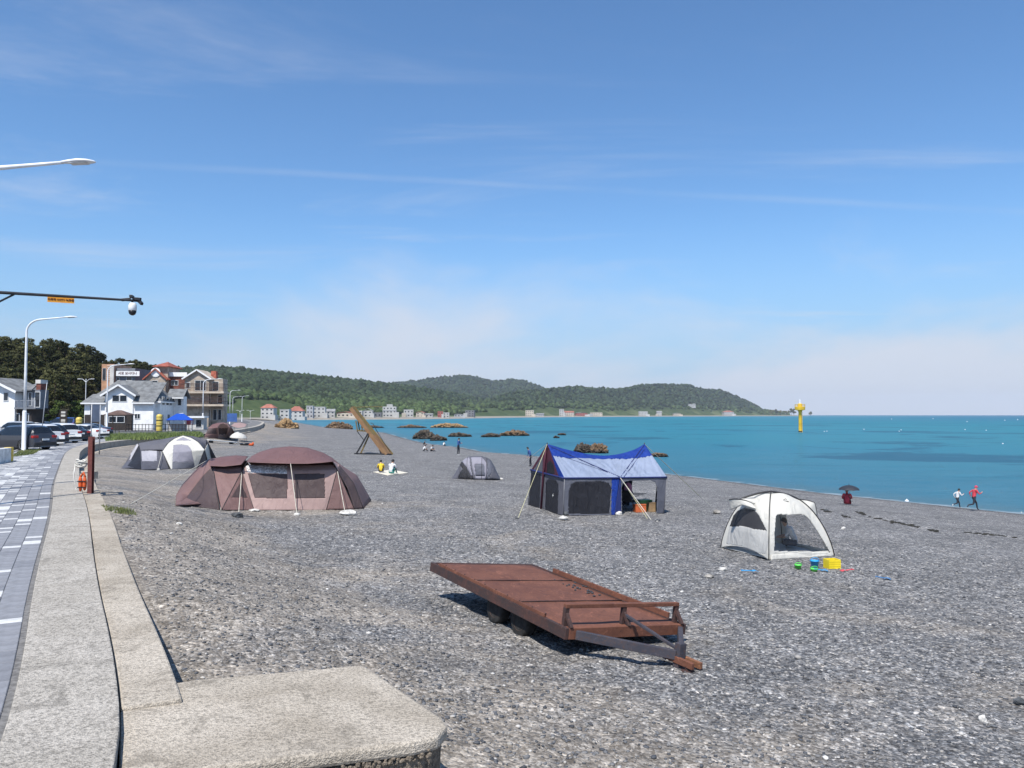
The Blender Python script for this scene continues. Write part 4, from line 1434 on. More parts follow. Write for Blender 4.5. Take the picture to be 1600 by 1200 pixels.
# mesh door, lying in the opening
mdo = Sfr.copy()
patch(wtn, mdo + np.array([0, .015, 0]), 'frame_unused', None, [('mesh_door', fabric('fine_mesh', (.05, .05, .055), .1, .08), opn)])
Slf = coons_grid(sagged(L0, C0, .16), [APX, APX + (.001, 0, 0)], pL, pC, 110, 90, .006, 32, .08)
wl = [(1140, 823), (1146, 806), (1153, 798), (1164, 793.5), (1178, 796), (1185, 804), (1191, 815), (1198, 829), (1180, 827), (1160, 822)]
wl2 = [(1140, 823), (1160, 822), (1180, 827), (1198, 829), (1201, 850), (1196, 866), (1172, 862), (1160, 854), (1135, 850)]
patch(wtn, Slf, 'side_panel', C_WHITE, [('mesh_window', fabric('shade_mesh', (.035, .035, .04), .1, .72), wl), ('lower_wall', C_WHITE2, wl2)])
Sbk = coons_grid([R0, B0], [APX, APX + (0, .001, 0)], pR, pB, 80, 60, .006, 33, .08)
Mm = fabric('fine_mesh', (.05, .05, .055), .1, .20)


def mesh_face(S, nm, lo=.05, hi=.55, e=.16):
    m, n = S.shape[:2]
    j0, j1, i0, i1 = int(m * lo), int(m * hi), int(n * e), int(n * (1 - e))
    patch(wtn, S[:j0 + 1], nm, C_WHITE); patch(wtn, S[j1:], nm, C_WHITE)
    patch(wtn, S[j0:j1 + 1, :i0 + 1], nm, C_WHITE); patch(wtn, S[j0:j1 + 1, i1:], nm, C_WHITE)
    patch(wtn, S[j0:j1 + 1, i0:i1 + 1], 'mesh_window', Mm)


mesh_face(Sbk, 'side_panel')
mesh_face(coons_grid([B0, L0], [APX, APX + (0, .001, 0)], pB, pL, 80, 60, .006, 34, .08), 'back_panel')
for P in (pC, pR, pL, pB): pole(wtn, P + (0, -.015, .012), .014, M_BLKP)
arch = [U(x, y, cen[1] - .25) for x, y in ((1157, 780), (1168, 775.5), (1182, 771.5), (1194, 769), (1206, 768), (1219, 770), (1231, 773.5), (1243, 779), (1255, 787))]
pole(wtn, resc(arch, 24), .026, M_BLKP, 'arch_sleeve')
la = [U(x, y, C0[1] + .9) for x, y in ((1139, 781), (1147, 779.5), (1156, 780), (1166, 782.5), (1176, 787))]
pole(wtn, resc(la, 14), .016, M_BLKP, 'awning_pole')
patch(wtn, coons_grid([U(1142, 797, C0[1] + 1.0), U(1160, 789, C0[1] + .9), U(1182, 795, C0[1] + .7)], la, [U(1142, 797, C0[1] + 1.0), la[0]], [U(1182, 795, C0[1] + .7), la[-1]], 20, 8, .006, 36), 'awning', C_WHITE)
patch(wtn, coons_grid(la, [U(1158, 780, cen[1]), U(1182, 772.5, cen[1]), U(1200, 772, cen[1])], [la[0], U(1158, 780, cen[1])], [la[-1], U(1200, 785, cen[1] - .3), U(1200, 772, cen[1])], 20, 8, .006, 37), 'awning', C_WHITE)
ra = [U(x, y, R0[1] + .55) for x, y in ((1249, 780), (1262, 782), (1273, 785.5), (1276, 800), (1277, 812))]
pole(wtn, resc(ra, 14), .014, M_BLKP, 'awning_pole')
patch(wtn, coons_grid([U(1254, 786, cen[1]), U(1262, 796, cen[1] - .2), U(1270, 812, R0[1] + .3)], ra, [U(1254, 786, cen[1]), ra[0]], [U(1270, 812, R0[1] + .3), ra[-1]], 14, 8, .006, 38), 'awning', C_WHITE)
# ground sheet and front sill
mb = MB(); mb.slab([C0 + (.05, .06, .035), R0 + (-.05, .06, .035), B0 + (-.05, -.06, .035), L0 + (.05, -.06, .035)], .02); mb.build('ground_sheet', C_WHITE2, wtn)
patch(wtn, coons_grid([C0 + (.04, -.03, .0), R0 + (-.04, -.03, 0)], [C0 + (.08, .02, .13), R0 + (-.10, .02, .13)], [C0 + (.04, -.03, 0), C0 + (.08, .02, .13)], [R0 + (-.04, -.03, 0), R0 + (-.10, .02, .13)], 30, 5, .012, 39), 'front_sill', C_WHITE)
em = Sfr[int(90 * .66), int(110 * .42)] - (0, .02, 0)
mb = MB(); mb.tube([em + (-.05, 0, .02), em + (0, -.005, .05), em + (.03, -.005, .03)], .008, 6); mb.bar(em + (-.06, -.004, -.02), em + (.08, -.004, -.02), .006, .022, (0, 0, 1))
mb.build('small_emblem', M_BLKP, wtn)

# ---- grey and white tent by the sea wall
h0_ = G(285, 733); YG = h0_[1]
fg = lambda px, py, dy: U(px, py, YG + dy)
gwt = thing('grey_white_tent', 'dark grey tent with a white arched door panel beside the sea wall', 'tent', (h0_[0], YG + 1.3, h0_[2]))
wb0, wb1 = G(266.6, 733), G(308, 732)
ws0, ws1 = fg(253.7, 705, .25), fg(319.5, 703, .25)
wtop = fg(286, 680.5, 1.0)
Sg = coons_grid([wb0, wb1], [wtop - (.03, 0, 0), wtop + (.03, 0, 0)], [wb0, ws0, fg(262, 692, .55), fg(273, 684, .85), wtop - (.03, 0, 0)], [wb1, ws1, fg(311, 691, .55), fg(299, 683.5, .85), wtop + (.03, 0, 0)], 70, 70, .006, 51)
patch(gwt, Sg, 'door_panel', C_WHITE, [('door_window', C_LGREY, [(269.5, 722), (271, 696), (283, 694.5), (294, 696.5), (299, 703), (303, 722)]), ('door_panel_lower', C_MGREY, [(269, 735), (269.5, 722), (303, 722), (306, 735)]),
                                      ('vent_panel', C_LGREY, [(274, 688.5), (286, 683), (299, 688.5)])])
gl0, gl1 = G(220.5, 734), G(264, 733)
gt_ = [fg(216, 692.6, .9), fg(233, 689.5, 1.0), fg(250, 687, 1.1), fg(270, 683, 1.1), wtop]
Sl = coons_grid([gl0, gl1], [fg(219, 703, .35), fg(253, 703, .3)], [gl0, fg(219, 703, .35)], [gl1, ws0], 60, 40, .008, 52)
patch(gwt, Sl, 'side_wall', C_GREY, [('side_window', C_SILVER, [(221, 705), (245, 703), (245.5, 720.5), (222, 721)])])
patch(gwt, coons_grid([fg(219, 703, .35), fg(253, 703, .3), ws0], gt_, [fg(219, 703, .35), gt_[0]], [ws0, fg(262, 692, .55), wtop], 40, 14, .008, 53), 'roof', C_GREY)
bk0 = np.array([gl0[0] - .3, YG + 2.8, 0]); bk1 = np.array([wb1[0] + .6, YG + 2.8, 0])
for q in (bk0, bk1): q[2] = gz(q[0], q[1])
rt_ = [wtop, fg(301.5, 681.5, 1.3), fg(323, 687, 1.4)]
patch(gwt, coons_grid([bk0, bk1], gt_ + rt_[1:], [bk0, gt_[0]], [bk1, rt_[-1]], 30, 14, .01, 54), 'back_wall', C_GREY)
patch(gwt, coons_grid([ws1, fg(322, 704, 1.2)], rt_[:1] + rt_[1:], [ws1, fg(311, 691, .55), wtop], [fg(322, 704, 1.2), rt_[-1]], 16, 14, .006, 55), 'roof', C_GREY)
gr0 = G(326, 731)
patch(gwt, coons_grid([wb1, gr0], [ws1, ws1 + (.02, 0, 0)], [wb1, ws1], [gr0, ws1], 12, 12, .004, 56), 'side_wall', C_GREY)
patch(gwt, coons_grid([gr0 + (0, .2, .0), G(338, 726)], [fg(320, 703, .4), fg(324, 694, 1.3)], [gr0 + (0, .2, 0), fg(320, 703, .4)], [G(338, 726), fg(324, 694, 1.3)], 12, 14, .004, 57), 'side_flap', C_WHITE)
patch(gwt, coons_grid([G(338, 726), bk1], [fg(324, 694, 1.3), rt_[-1]], [G(338, 726), fg(324, 694, 1.3)], [bk1, rt_[-1]], 10, 10), 'side_wall', C_GREY)
sv0 = [G(189, 732), fg(197, 722, .5), fg(207, 704, .8), fg(214, 693.5, .9)]
sv1 = [G(195, 732), fg(203, 721, .35), fg(211, 706, .7), fg(217, 695, .85)]
patch(gwt, coons_grid(sv0, sv1, [sv0[0], sv1[0]], [sv0[-1], sv1[-1]], 16, 6, .004, 58, .04), 'sleeve', C_SILVER)
patch(gwt, coons_grid([sv1[0], gl0], [sv1[-1], fg(218, 700, .5)], sv1, [gl0, fg(219, 703, .35), fg(218, 700, .5)], 16, 14, .01, 59), 'end_wall', C_BLACKM)
patch(gwt, coons_grid([sv0[0], bk0], [sv0[-1], gt_[0]], sv0, [bk0, gt_[0]], 10, 10), 'end_wall', C_GREY)
for pts in ([wb0, ws0, fg(262, 692, .5), fg(273, 684, .8), wtop], [wb1, ws1, fg(311, 691, .5), fg(299, 683.5, .8), wtop], [gl1, ws0], [gr0, ws1], [gl0, fg(219, 703, .33), gt_[0]], [G(247, 733), fg(249, 703, .3), gt_[2]]):
    pole(gwt, resc(pts, 12), .016, M_BLKP)
rope(gwt, ws0, G(246, 735), M_ROPE)
stone(247.5, 735, 5, 3.4, M_STONE_W, 'pale stone at the grey and white tent rope', 71)

# ---- pop-up tent
h1_ = G(742, 749.5); YP = h1_[1]
kk = YP / F
pop = thing('popup_tent', 'small grey pop-up tent with pale bands standing alone on the shingle', 'tent', (h1_[0], YP + .7, h1_[2]))
Lp = 76 * kk
x0p = U(704.5, 749, YP)[0]
sil = [(0, .0), (.05, .17), (.12, .42), (.20, .74), (.26, .86), (.34, .97), (.45, 1.0), (.62, 1.0), (.72, .93), (.80, .84), (.87, .60), (.93, .32), (1, 0)]
Hp = 35 * kk
NS, NA = 90, 36
S = np.zeros((NA, NS, 3))
for i, s in enumerate(np.linspace(0, 1, NS)):
    h = np.interp(s, [a for a, b in sil], [b for a, b in sil]) * Hp + .01
    wd_ = (.30 + .42 * math.sin(math.pi * s) ** .5)
    for j, an in enumerate(np.linspace(0, math.pi, NA)):
        lean = (s - .5) * .0
        S[j, i] = (x0p + Lp * s + lean, YP + .7 - math.cos(an) * wd_, h1_[2] + h * math.sin(an) ** .8 + .01)
bands = [((704, 752), (704, 700), (723, 700), (713, 752)),]
P_ = lambda pts: [(640 + a / 7.27, 640 + b / 7.27) for a, b in pts]
b1 = P_([(585, 585), (640, 640), (690, 740), (752, 805), (728, 790), (705, 720), (690, 640), (680, 545), (640, 545), (600, 570)])
b2 = P_([(700, 545), (820, 540), (870, 600), (890, 690), (870, 780), (850, 805), (755, 805), (730, 750), (712, 660)])
b3 = P_([(900, 570), (930, 600), (945, 650), (930, 720), (900, 770), (860, 805), (880, 760), (892, 690), (885, 620), (870, 570)])
b4 = P_([(560, 600), (600, 590), (640, 650), (690, 745), (745, 805), (545, 805), (560, 740), (600, 680)])
wn = P_([(735, 630), (845, 630), (855, 755), (755, 765)])
patch(pop, S, 'shell', C_GREY, [('pale_band', C_LGREY, b1), ('pale_band', C_LGREY, b2), ('pale_band', C_MGREY, b3), ('mesh_end', C_MESH, b4), ('window', C_MGREY, wn)])
for s in (.19, .33, .63, .74):
    i = int(s * (NS - 1)); pole(pop, S[:, i] + (S[:, i] - np.array([S[0, i, 0], YP + .7, h1_[2]])) * .012, .012, M_BLKP, 'hoop')
stone(783, 749.5, 6, 3, M_STONE_W, 'small pale stone beside the grey pop-up tent', 72)

# ------------------------------------------------------------------ lamps, posts, signs
M_WHITE_M = mk('white_painted_steel', (0.72, 0.73, 0.74), 0.45, 0.06, 2)
M_LENS = mk('lamp_glass', (0.55, 0.56, 0.57), 0.25, 0.1, 4)
M_DARK = mk('dark_painted_steel', (0.02, 0.021, 0.026), 0.5, 0.2, 4)
M_REDST = rust_material('red_brown_paint', (0.105, 0.026, 0.022), (0.15, 0.040, 0.032), (0.07, 0.022, 0.018), 3)
M_GREYB = mk('grey_cabinet', (0.30, 0.31, 0.34), 0.6, 0.1, 3)
M_BLACK = mk('black_plastic', (0.012, 0.012, 0.014), 0.35, 0.2, 4)
M_YEL = mk('yellow_paint', (0.62, 0.42, 0.03), 0.55, 0.12, 4)


def make_lamp(label, loc, rz, arm=3.0, H=8.7, group=None):
    t = thing('street_lamp', label, 'street lamp', loc, rz, group)
    m = MB(); m.rev([(.16, 0), (.16, .02), (.13, .05), (.125, 2.5), (.105, 2.6)], 14); m.build('base_sleeve', M_WHITE_M, t, True, True)
    P = [(0, 0, 2.55), (0, 0, 5), (0, 0, H - 1.0)]
    for a_ in np.linspace(0, 1, 9)[1:]:
        an = a_ * math.pi / 2 * .9
        P.append((.95 * (1 - math.cos(an)), 0, H - 1.0 + .80 * math.sin(an)))
    x0, z0 = P[-1][0], P[-1][2]
    P += [(x0 + (arm - x0 - .6) * s, 0, z0 + .16 * s) for s in (.3, .6, 1.0)]
    m = MB(); m.tube(P, [.095, .08, .068] + [.06] * 8 + [.05, .045, .04], 12); m.build('pole', M_WHITE_M, t, True, True)
    hx, hz_ = P[-1][0], P[-1][2]
    m = MB()
    secs = [(-.05, .045, .045, 0), (.12, .10, .06, .0), (.35, .155, .075, 0), (.58, .15, .06, -.005), (.74, .08, .035, -.015), (.79, .02, .012, -.02)]
    V = []
    for sx_, w_, h_, dz_ in secs:
        for k in range(12):
            an = 2 * math.pi * k / 12
            zz = math.sin(an) * h_ * (1 if math.sin(an) > 0 else .55)
            V.append((hx + sx_, math.cos(an) * w_, hz_ + dz_ + zz + sx_ * .05))
    Fc = [(i * 12 + k, (i + 1) * 12 + k, (i + 1) * 12 + (k + 1) % 12, i * 12 + (k + 1) % 12) for i in range(len(secs) - 1) for k in range(12)]
    Fc += [tuple(range(12)), tuple(60 + k for k in range(12))[::-1]]
    m.add(V, Fc); hd = m.build('lamp_head', M_WHITE_M, t, True, True)
    m = MB(); m.slab([(hx + .18, -.10, hz_ - .045), (hx + .18, .10, hz_ - .045), (hx + .60, .10, hz_ - .02), (hx + .60, -.10, hz_ - .02)], .012); m.build('lens', M_LENS, hd, local=True)
    return t


LZ = 2.86
b2 = onz(37, 705, LZ)
lamp = make_lamp('white curved street lamp beside the dark parked SUV and grass strip', b2, RAD(2))
ROW = 'white street lamps along the shore road'
b1_ = np.array([-13.62, 18.9, LZ])
make_lamp('white street lamp whose arm reaches over the paved walkway near the camera arm', b1_, RAD(2))


def lamp_at(px, topy, label, rz):
    Y = (LZ + 8.7 - CAMZ) * F / (648 - topy)
    p = U(px, 650, Y)
    return make_lamp(label, (p[0], p[1], LZ), rz, 3.0, 8.7)


lamp_at(167, 568, 'white street lamp in front of the white house gable', RAD(5))
lamp_at(317, 591, 'white street lamp before the balconies of the brown building', RAD(28))
lamp_at(327.5, 601, 'white street lamp behind the one before the brown balconies', RAD(35))
lamp_at(359, 609, 'white street lamp standing beside the blue roadside panel', RAD(58))
lamp_at(363.5, 619, 'white street lamp with arm to the right behind the blue panel', RAD(40))
lamp_at(378, 618, 'white street lamp at the far end of the shore road', RAD(66))


def t_lamp(px, topy, basey, Y, label):
    p = U(px, basey, Y); q = U(px, topy, Y)
    h = q[2] - p[2]
    t = thing('garden_lamp', label, 'street lamp', p, 0)
    m = MB(); m.tube([(0, 0, 0), (0, 0, h)], .05, 8); m.build('pole', M_WHITE_M, t, local=True)
    for s_ in (-1, 1):
        m = MB(); m.tube([(0, 0, h - .5), (s_ * .5, 0, h - .05), (s_ * .95, 0, h)], .04, 6); m.box((s_ * 1.05, 0, h), (.5, .2, .08)); m.build('arm', M_WHITE_M, t, local=True)
    return t


t_lamp(352.5, 634, 652, 205, 'small white two armed lamp left of the blue roadside panel')
t_lamp(375, 641, 655, 240, 'small white two armed lamp against the wooded hill foot')
t_lamp(391, 641, 656, 260, 'small white two armed lamp near the far beach end')
t_lamp(133, 592, 660, 120, 'small white lamp in front of the pine wood beside the house roof')

# surveillance camera arm
cc0 = U(-70, 453, 22.4); cc1 = U(0, 457, 23.2); cc2 = U(200, 469, 24.8); cc3 = U(218, 470.5, 25.0)
cp = thing('camera_mast', 'dark mast arm carrying a white dome camera over the walkway', 'camera mast', (cc0[0], cc0[1], LZ))
m = MB(); m.tube([(cc0[0], cc0[1], LZ), (cc0[0], cc0[1], cc0[2] + .3)], [.11, .08], 12); m.build('pole', M_DARK, cp, True)
m = MB(); m.tube([cc0, cc1, cc2, cc3], [.055, .05, .038, .034], 10); m.build('arm', M_DARK, cp, True)
m = MB(); m.tube([cc0 - (0, 0, 1.0), U(22, 460, 23.4)], .03, 8); m.build('brace', M_DARK, cp, True)
dc = U(207, 482, 24.9)
m = MB(); m.tube([U(206.5, 468, 24.9), dc + (0, 0, .1)], .035, 8); m.build('bracket', M_DARK, cp)
m = MB(); m.rev([(.02, .20), (.09, .18), (.125, .10), (.13, -.06), (.12, -.07)], 16, dc); dm = m.build('dome_housing', M_WHITE_M, cp, True)
m = MB(); m.rev([(.118, -.07), (.118, -.12), (.09, -.19), (.04, -.225), (.005, -.23)], 16, dc); m.build('dome_glass', M_BLACK, dm, True)
for px_, py_, d_ in ((197, 468, (-1, -.3, -.15)), (214, 467, (1, -.2, -.1)), (219, 472, (.7, -.5, -.55)), (206, 463.5, (.2, -1, 0))):
    c_ = U(px_, py_, 24.9); d_ = unit(d_)
    m = MB(); m.bar(c_ - d_ * .14, c_ + d_ * .14, .09, .09); m.build('box_camera', M_DARK, cp, bevel=.01)
sg0 = U(74, 467.5, 23.9); sg1 = U(116, 470, 24.3)
sdir = unit(sg1 - sg0); sn = unit(np.cross(sdir, (0, 0, 1)))
sc_ = .5 * (sg0 + sg1)
M_ORSIGN = mk('orange_sign', (0.78, 0.33, 0.03), 0.5, 0.05, 3)
m = MB(); m.bar(sg0, sg1, .02, .17); sgn = m.build('sign_board', M_ORSIGN, cp)
M_INK = mk('sign_ink', (0.10, 0.02, 0.01), .6, .05, 3)
tx_ = text_mesh('다목적 CCTV 녹화중', 'sign_lettering', .083, M_INK, sgn, sc_ + sn * .016, (math.pi / 2, math.asin(-sdir[2]), math.atan2(sdir[1], sdir[0])), .0015)

# rescue stand: two red brown steel uprights with a rope coil and an orange life vest
rb = onz(141, 785, 2.62)
rs = thing('rescue_stand', 'red brown steel post rack with rope coil and orange life vest', 'rescue stand', (rb[0], rb[1], 2.0))
hT = U(141, 683, rb[1])[2]
for dx_, dy_, wdt in ((0, 0, .13), (-.30, .55, .12)):
    m = MB(); x_, y_ = rb[0] + dx_, rb[1] + dy_
    for oy, sy_, sx_ in ((-.06, .014, wdt), (.06, .014, wdt), (0, .11, .012)):
        m.box((x_, y_ + oy, (2.2 + hT) / 2), (sx_, sy_, hT - 2.2))
    m.build('upright', M_REDST, rs)
m = MB(); m.bar((rb[0] + .02, rb[1], hT - .10), (rb[0] - .32, rb[1] + .57, hT - .10), .06, .16); m.build('top_bar', M_REDST, rs)
m = MB(); m.bar((rb[0], rb[1], 3.55), (rb[0] - .3, rb[1] + .55, 3.55), .05, .06); m.build('shelf_bar', M_REDST, rs)
rc = U(127, 724, rb[1] + .2)
m = MB()
for k in range(7):
    a_ = np.linspace(0, 2 * math.pi, 22)
    r1 = .15 + .03 * math.sin(k * 2.1); z_ = (k - 3) * .03
    m.tube(np.stack([rc[0] + np.cos(a_) * r1 * .9, rc[1] + np.sin(a_) * r1 * .8, rc[2] + z_ + .03 * np.sin(a_ * 2 + k)], 1), .017, 6, False)
m.tube([rc + (-.12, -.1, 0), rc + (-.15, -.12, -.35), rc + (-.10, -.1, -.75), rc + (.0, -.1, -.8)], .014, 6)
tag(m.build('rope_coil', mk('white_rope', (0.68, 0.66, 0.60), .85, .15, 9), None, True), 'white rope coil hung on the red brown rescue stand', 'rope')
lv = U(129, 755, rb[1] + .05)
lt = thing('life_vest', 'orange life vest hanging below the rope coil on the red stand', 'life vest', lv)
M_OR = mk('orange_vest', (0.62, 0.10, 0.02), .7, .15, 5, .3, 20)
for s_ in (-1, 1):
    m = MB(); m.blob(lv + (s_ * .062, 0, 0), (.062, .055, .23), 2, .18, 1.4, 5 + s_); m.build('float_panel', M_OR, lt, True)
m = MB(); m.tube([lv + (-.07, 0, .18), lv + (0, .05, .31), lv + (.07, 0, .18)], .035, 8); m.build('collar', M_OR, lt, True)
for z_ in (-.12, .06):
    m = MB(); m.bar(lv + (-.12, -.06, z_), lv + (.12, -.06, z_), .02, .03); m.build('strap', M_BLACK, lt)

# two-post notice board seen from behind
sb = onz(142, 702, 2.86)
nb = thing('notice_board', 'blue grey notice board on two steel posts at the wall edge', 'sign', sb)
zt_ = U(142, 632, sb[1])[2]; zb_ = U(142, 659, sb[1])[2]
q0 = np.array([sb[0], sb[1], 0]); q1 = q0 + (.42, .30, 0)
for q in (q0, q1):
    m = MB(); m.tube([(q[0], q[1], 2.5), (q[0], q[1], zt_)], .035, 10); m.build('post', mk('galvanised', (.36, .37, .39), .5, .1, 3, metal=.4), nb, True)
m = MB(); m.bar((q0[0] - .02, q0[1], (zt_ + zb_) / 2), (q1[0] + .02, q1[1], (zt_ + zb_) / 2), .03, zt_ - zb_); m.build('board', mk('blue_grey_panel', (.10, .13, .19), .5, .1, 2), nb)
p0 = onz(62, 703, 2.86); p1 = U(73.5, 598, p0[1])
lp = thing('leaning_pole', 'thin grey pole leaning between the parked cars and the lamp', 'pole', p0)
m = MB(); m.tube([p0, p1], [.035, .02], 8); m.build('pole', mk('galvanised', (.36, .37, .39)), lp, True)
m = MB(); m.rev([(.12, 0), (.12, .06), (.05, .09)], 12, p0); m.build('foot', M_GREYB, lp)
# cabinet and painted barrier by the lamp
cb = onz(27, 703, LZ)
ct = thing('control_cabinet', 'grey sloping metal cabinet at the foot of the white street lamp', 'cabinet', cb)
m = MB(); m.add([cb + q for q in ((-.24, -.15, 0), (.24, -.15, 0), (.24, .2, 0), (-.24, .2, 0), (-.22, -.13, .72), (.05, -.13, .72), (.05, .18, .72), (-.22, .18, .72))],
                [(0, 1, 5, 4), (1, 2, 6, 5), (2, 3, 7, 6), (3, 0, 4, 7), (4, 5, 6, 7)]); m.build('housing', M_GREYB, ct, bevel=.015)
m = MB(); m.bar(cb + (-.1, -.155, .45), cb + (.0, -.155, .45), .01, .08); m.build('door_plate', M_DARK, ct)
br0 = onz(15, 722, LZ); br1 = onz(-60, 735, LZ)
bt_ = thing('road_barrier', 'white concrete barrier with a yellow painted end beside the walkway', 'barrier', br0)
dd = unit(br1 - br0)
m = MB(); m.bar(br0 + dd * .34 + (0, 0, .36), br1 + (0, 0, .36), .32, .72); m.build('block', mk('white_barrier_paint', (.66, .66, .64), .8, .12, 3, .3, 30), bt_, bevel=.02)
m = MB(); m.bar(br0 + (0, 0, .37), br0 + dd * .335 + (0, 0, .37), .33, .74); m.build('end_block', M_YEL, bt_, bevel=.02)


def tuft_patch(name, pts, n, h, label, seed, colr=((.05, .085, .02), (.16, .17, .05))):
    r_ = np.random.default_rng(seed)
    V = []; Fc = []
    P = np.asarray(pts, float)
    for k in range(n):
        a_, b_ = r_.random(2)
        q = (P[0] * (1 - a_) + P[1] * a_) * (1 - b_) + (P[3] * (1 - a_) + P[2] * a_) * b_
        an = r_.uniform(0, 6.28); hh = h * r_.uniform(.4, 1.2); w_ = h * .10
        le = r_.normal(0, h * .35, 2)
        i = len(V)
        V += [q + (math.cos(an) * w_, math.sin(an) * w_, 0), q - (math.cos(an) * w_, math.sin(an) * w_, 0), q + (le[0], le[1], hh)]
        Fc.append((i, i + 1, i + 2))
    m_ = MB(); m_.add(V, Fc)
    o_ = m_.build(name, mk(name + '_leaf', colr[1], .9, .3, 1.5, col2=colr[0]))
    return tag(o_, label, 'grass', kind='stuff')


tuft_patch('verge_grass', [onz(18, 716, 2.85), onz(52, 711, 2.85), onz(64, 704, 2.85), onz(30, 706, 2.85)], 2600, .16, 'dry yellow green grass strip around the lamp foot', 3)
tuft_patch('garden_grass', [onz(165, 690, 2.87), onz(318, 683, 2.87), onz(312, 677.5, 2.87), onz(165, 681, 2.87)], 6000, .42, 'weedy green verge in front of the white house', 4, ((.04, .085, .02), (.20, .24, .07)))
tuft_patch('wall_weeds', [G(165, 800), G(215, 806), G(205, 798), G(160, 792)], 500, .10, 'small dry weeds growing at the foot of the sea wall', 5)


# ------------------------------------------------------------------ cars
def paint(name, c): return mk(name, c, .28, .03, 1.0, coat=.6)


M_GLASSC = mk('car_glass', (.012, .014, .017), .08, .1, 2, spec=.7)
M_TRIM = mk('car_trim', (.02, .02, .022), .6, .1, 3)
M_RIMC = mk('alloy', (.45, .46, .47), .35, .1, 4, metal=.7)
M_TAIL = mk('tail_light', (.40, .015, .012), .25, .1, 4)
M_HEADL = mk('head_light', (.70, .72, .74), .15, .1, 4)
M_PLATE = mk('plate', (.72, .73, .72), .5, .05, 4)
PROFILE = {
    'suv': (4.65, 1.86, [(-2.32, .55), (-2.30, .98), (-2.22, 1.15), (-1.95, 1.55), (-1.6, 1.66), (-.5, 1.69), (.3, 1.64), (.75, 1.38), (1.15, 1.12), (1.5, 1.06), (2.1, .95), (2.28, .75), (2.32, .5)], 1.02, (-2.1, .98)),
    'sedan': (4.75, 1.82, [(-2.37, .55), (-2.34, .92), (-2.1, 1.03), (-1.65, 1.08), (-1.1, 1.36), (-.5, 1.45), (.2, 1.44), (.7, 1.24), (1.15, .98), (1.6, .93), (2.2, .80), (2.34, .66), (2.37, .48)], .94, (-1.72, 1.05)),
    'van': (4.9, 1.92, [(-2.44, .6), (-2.44, 1.1), (-2.40, 1.75), (-2.2, 1.93), (-1, 1.97), (.8, 1.95), (1.4, 1.72), (1.8, 1.32), (2.1, 1.12), (2.36, .95), (2.44, .6)], 1.12, (-2.3, 1.55)),
}


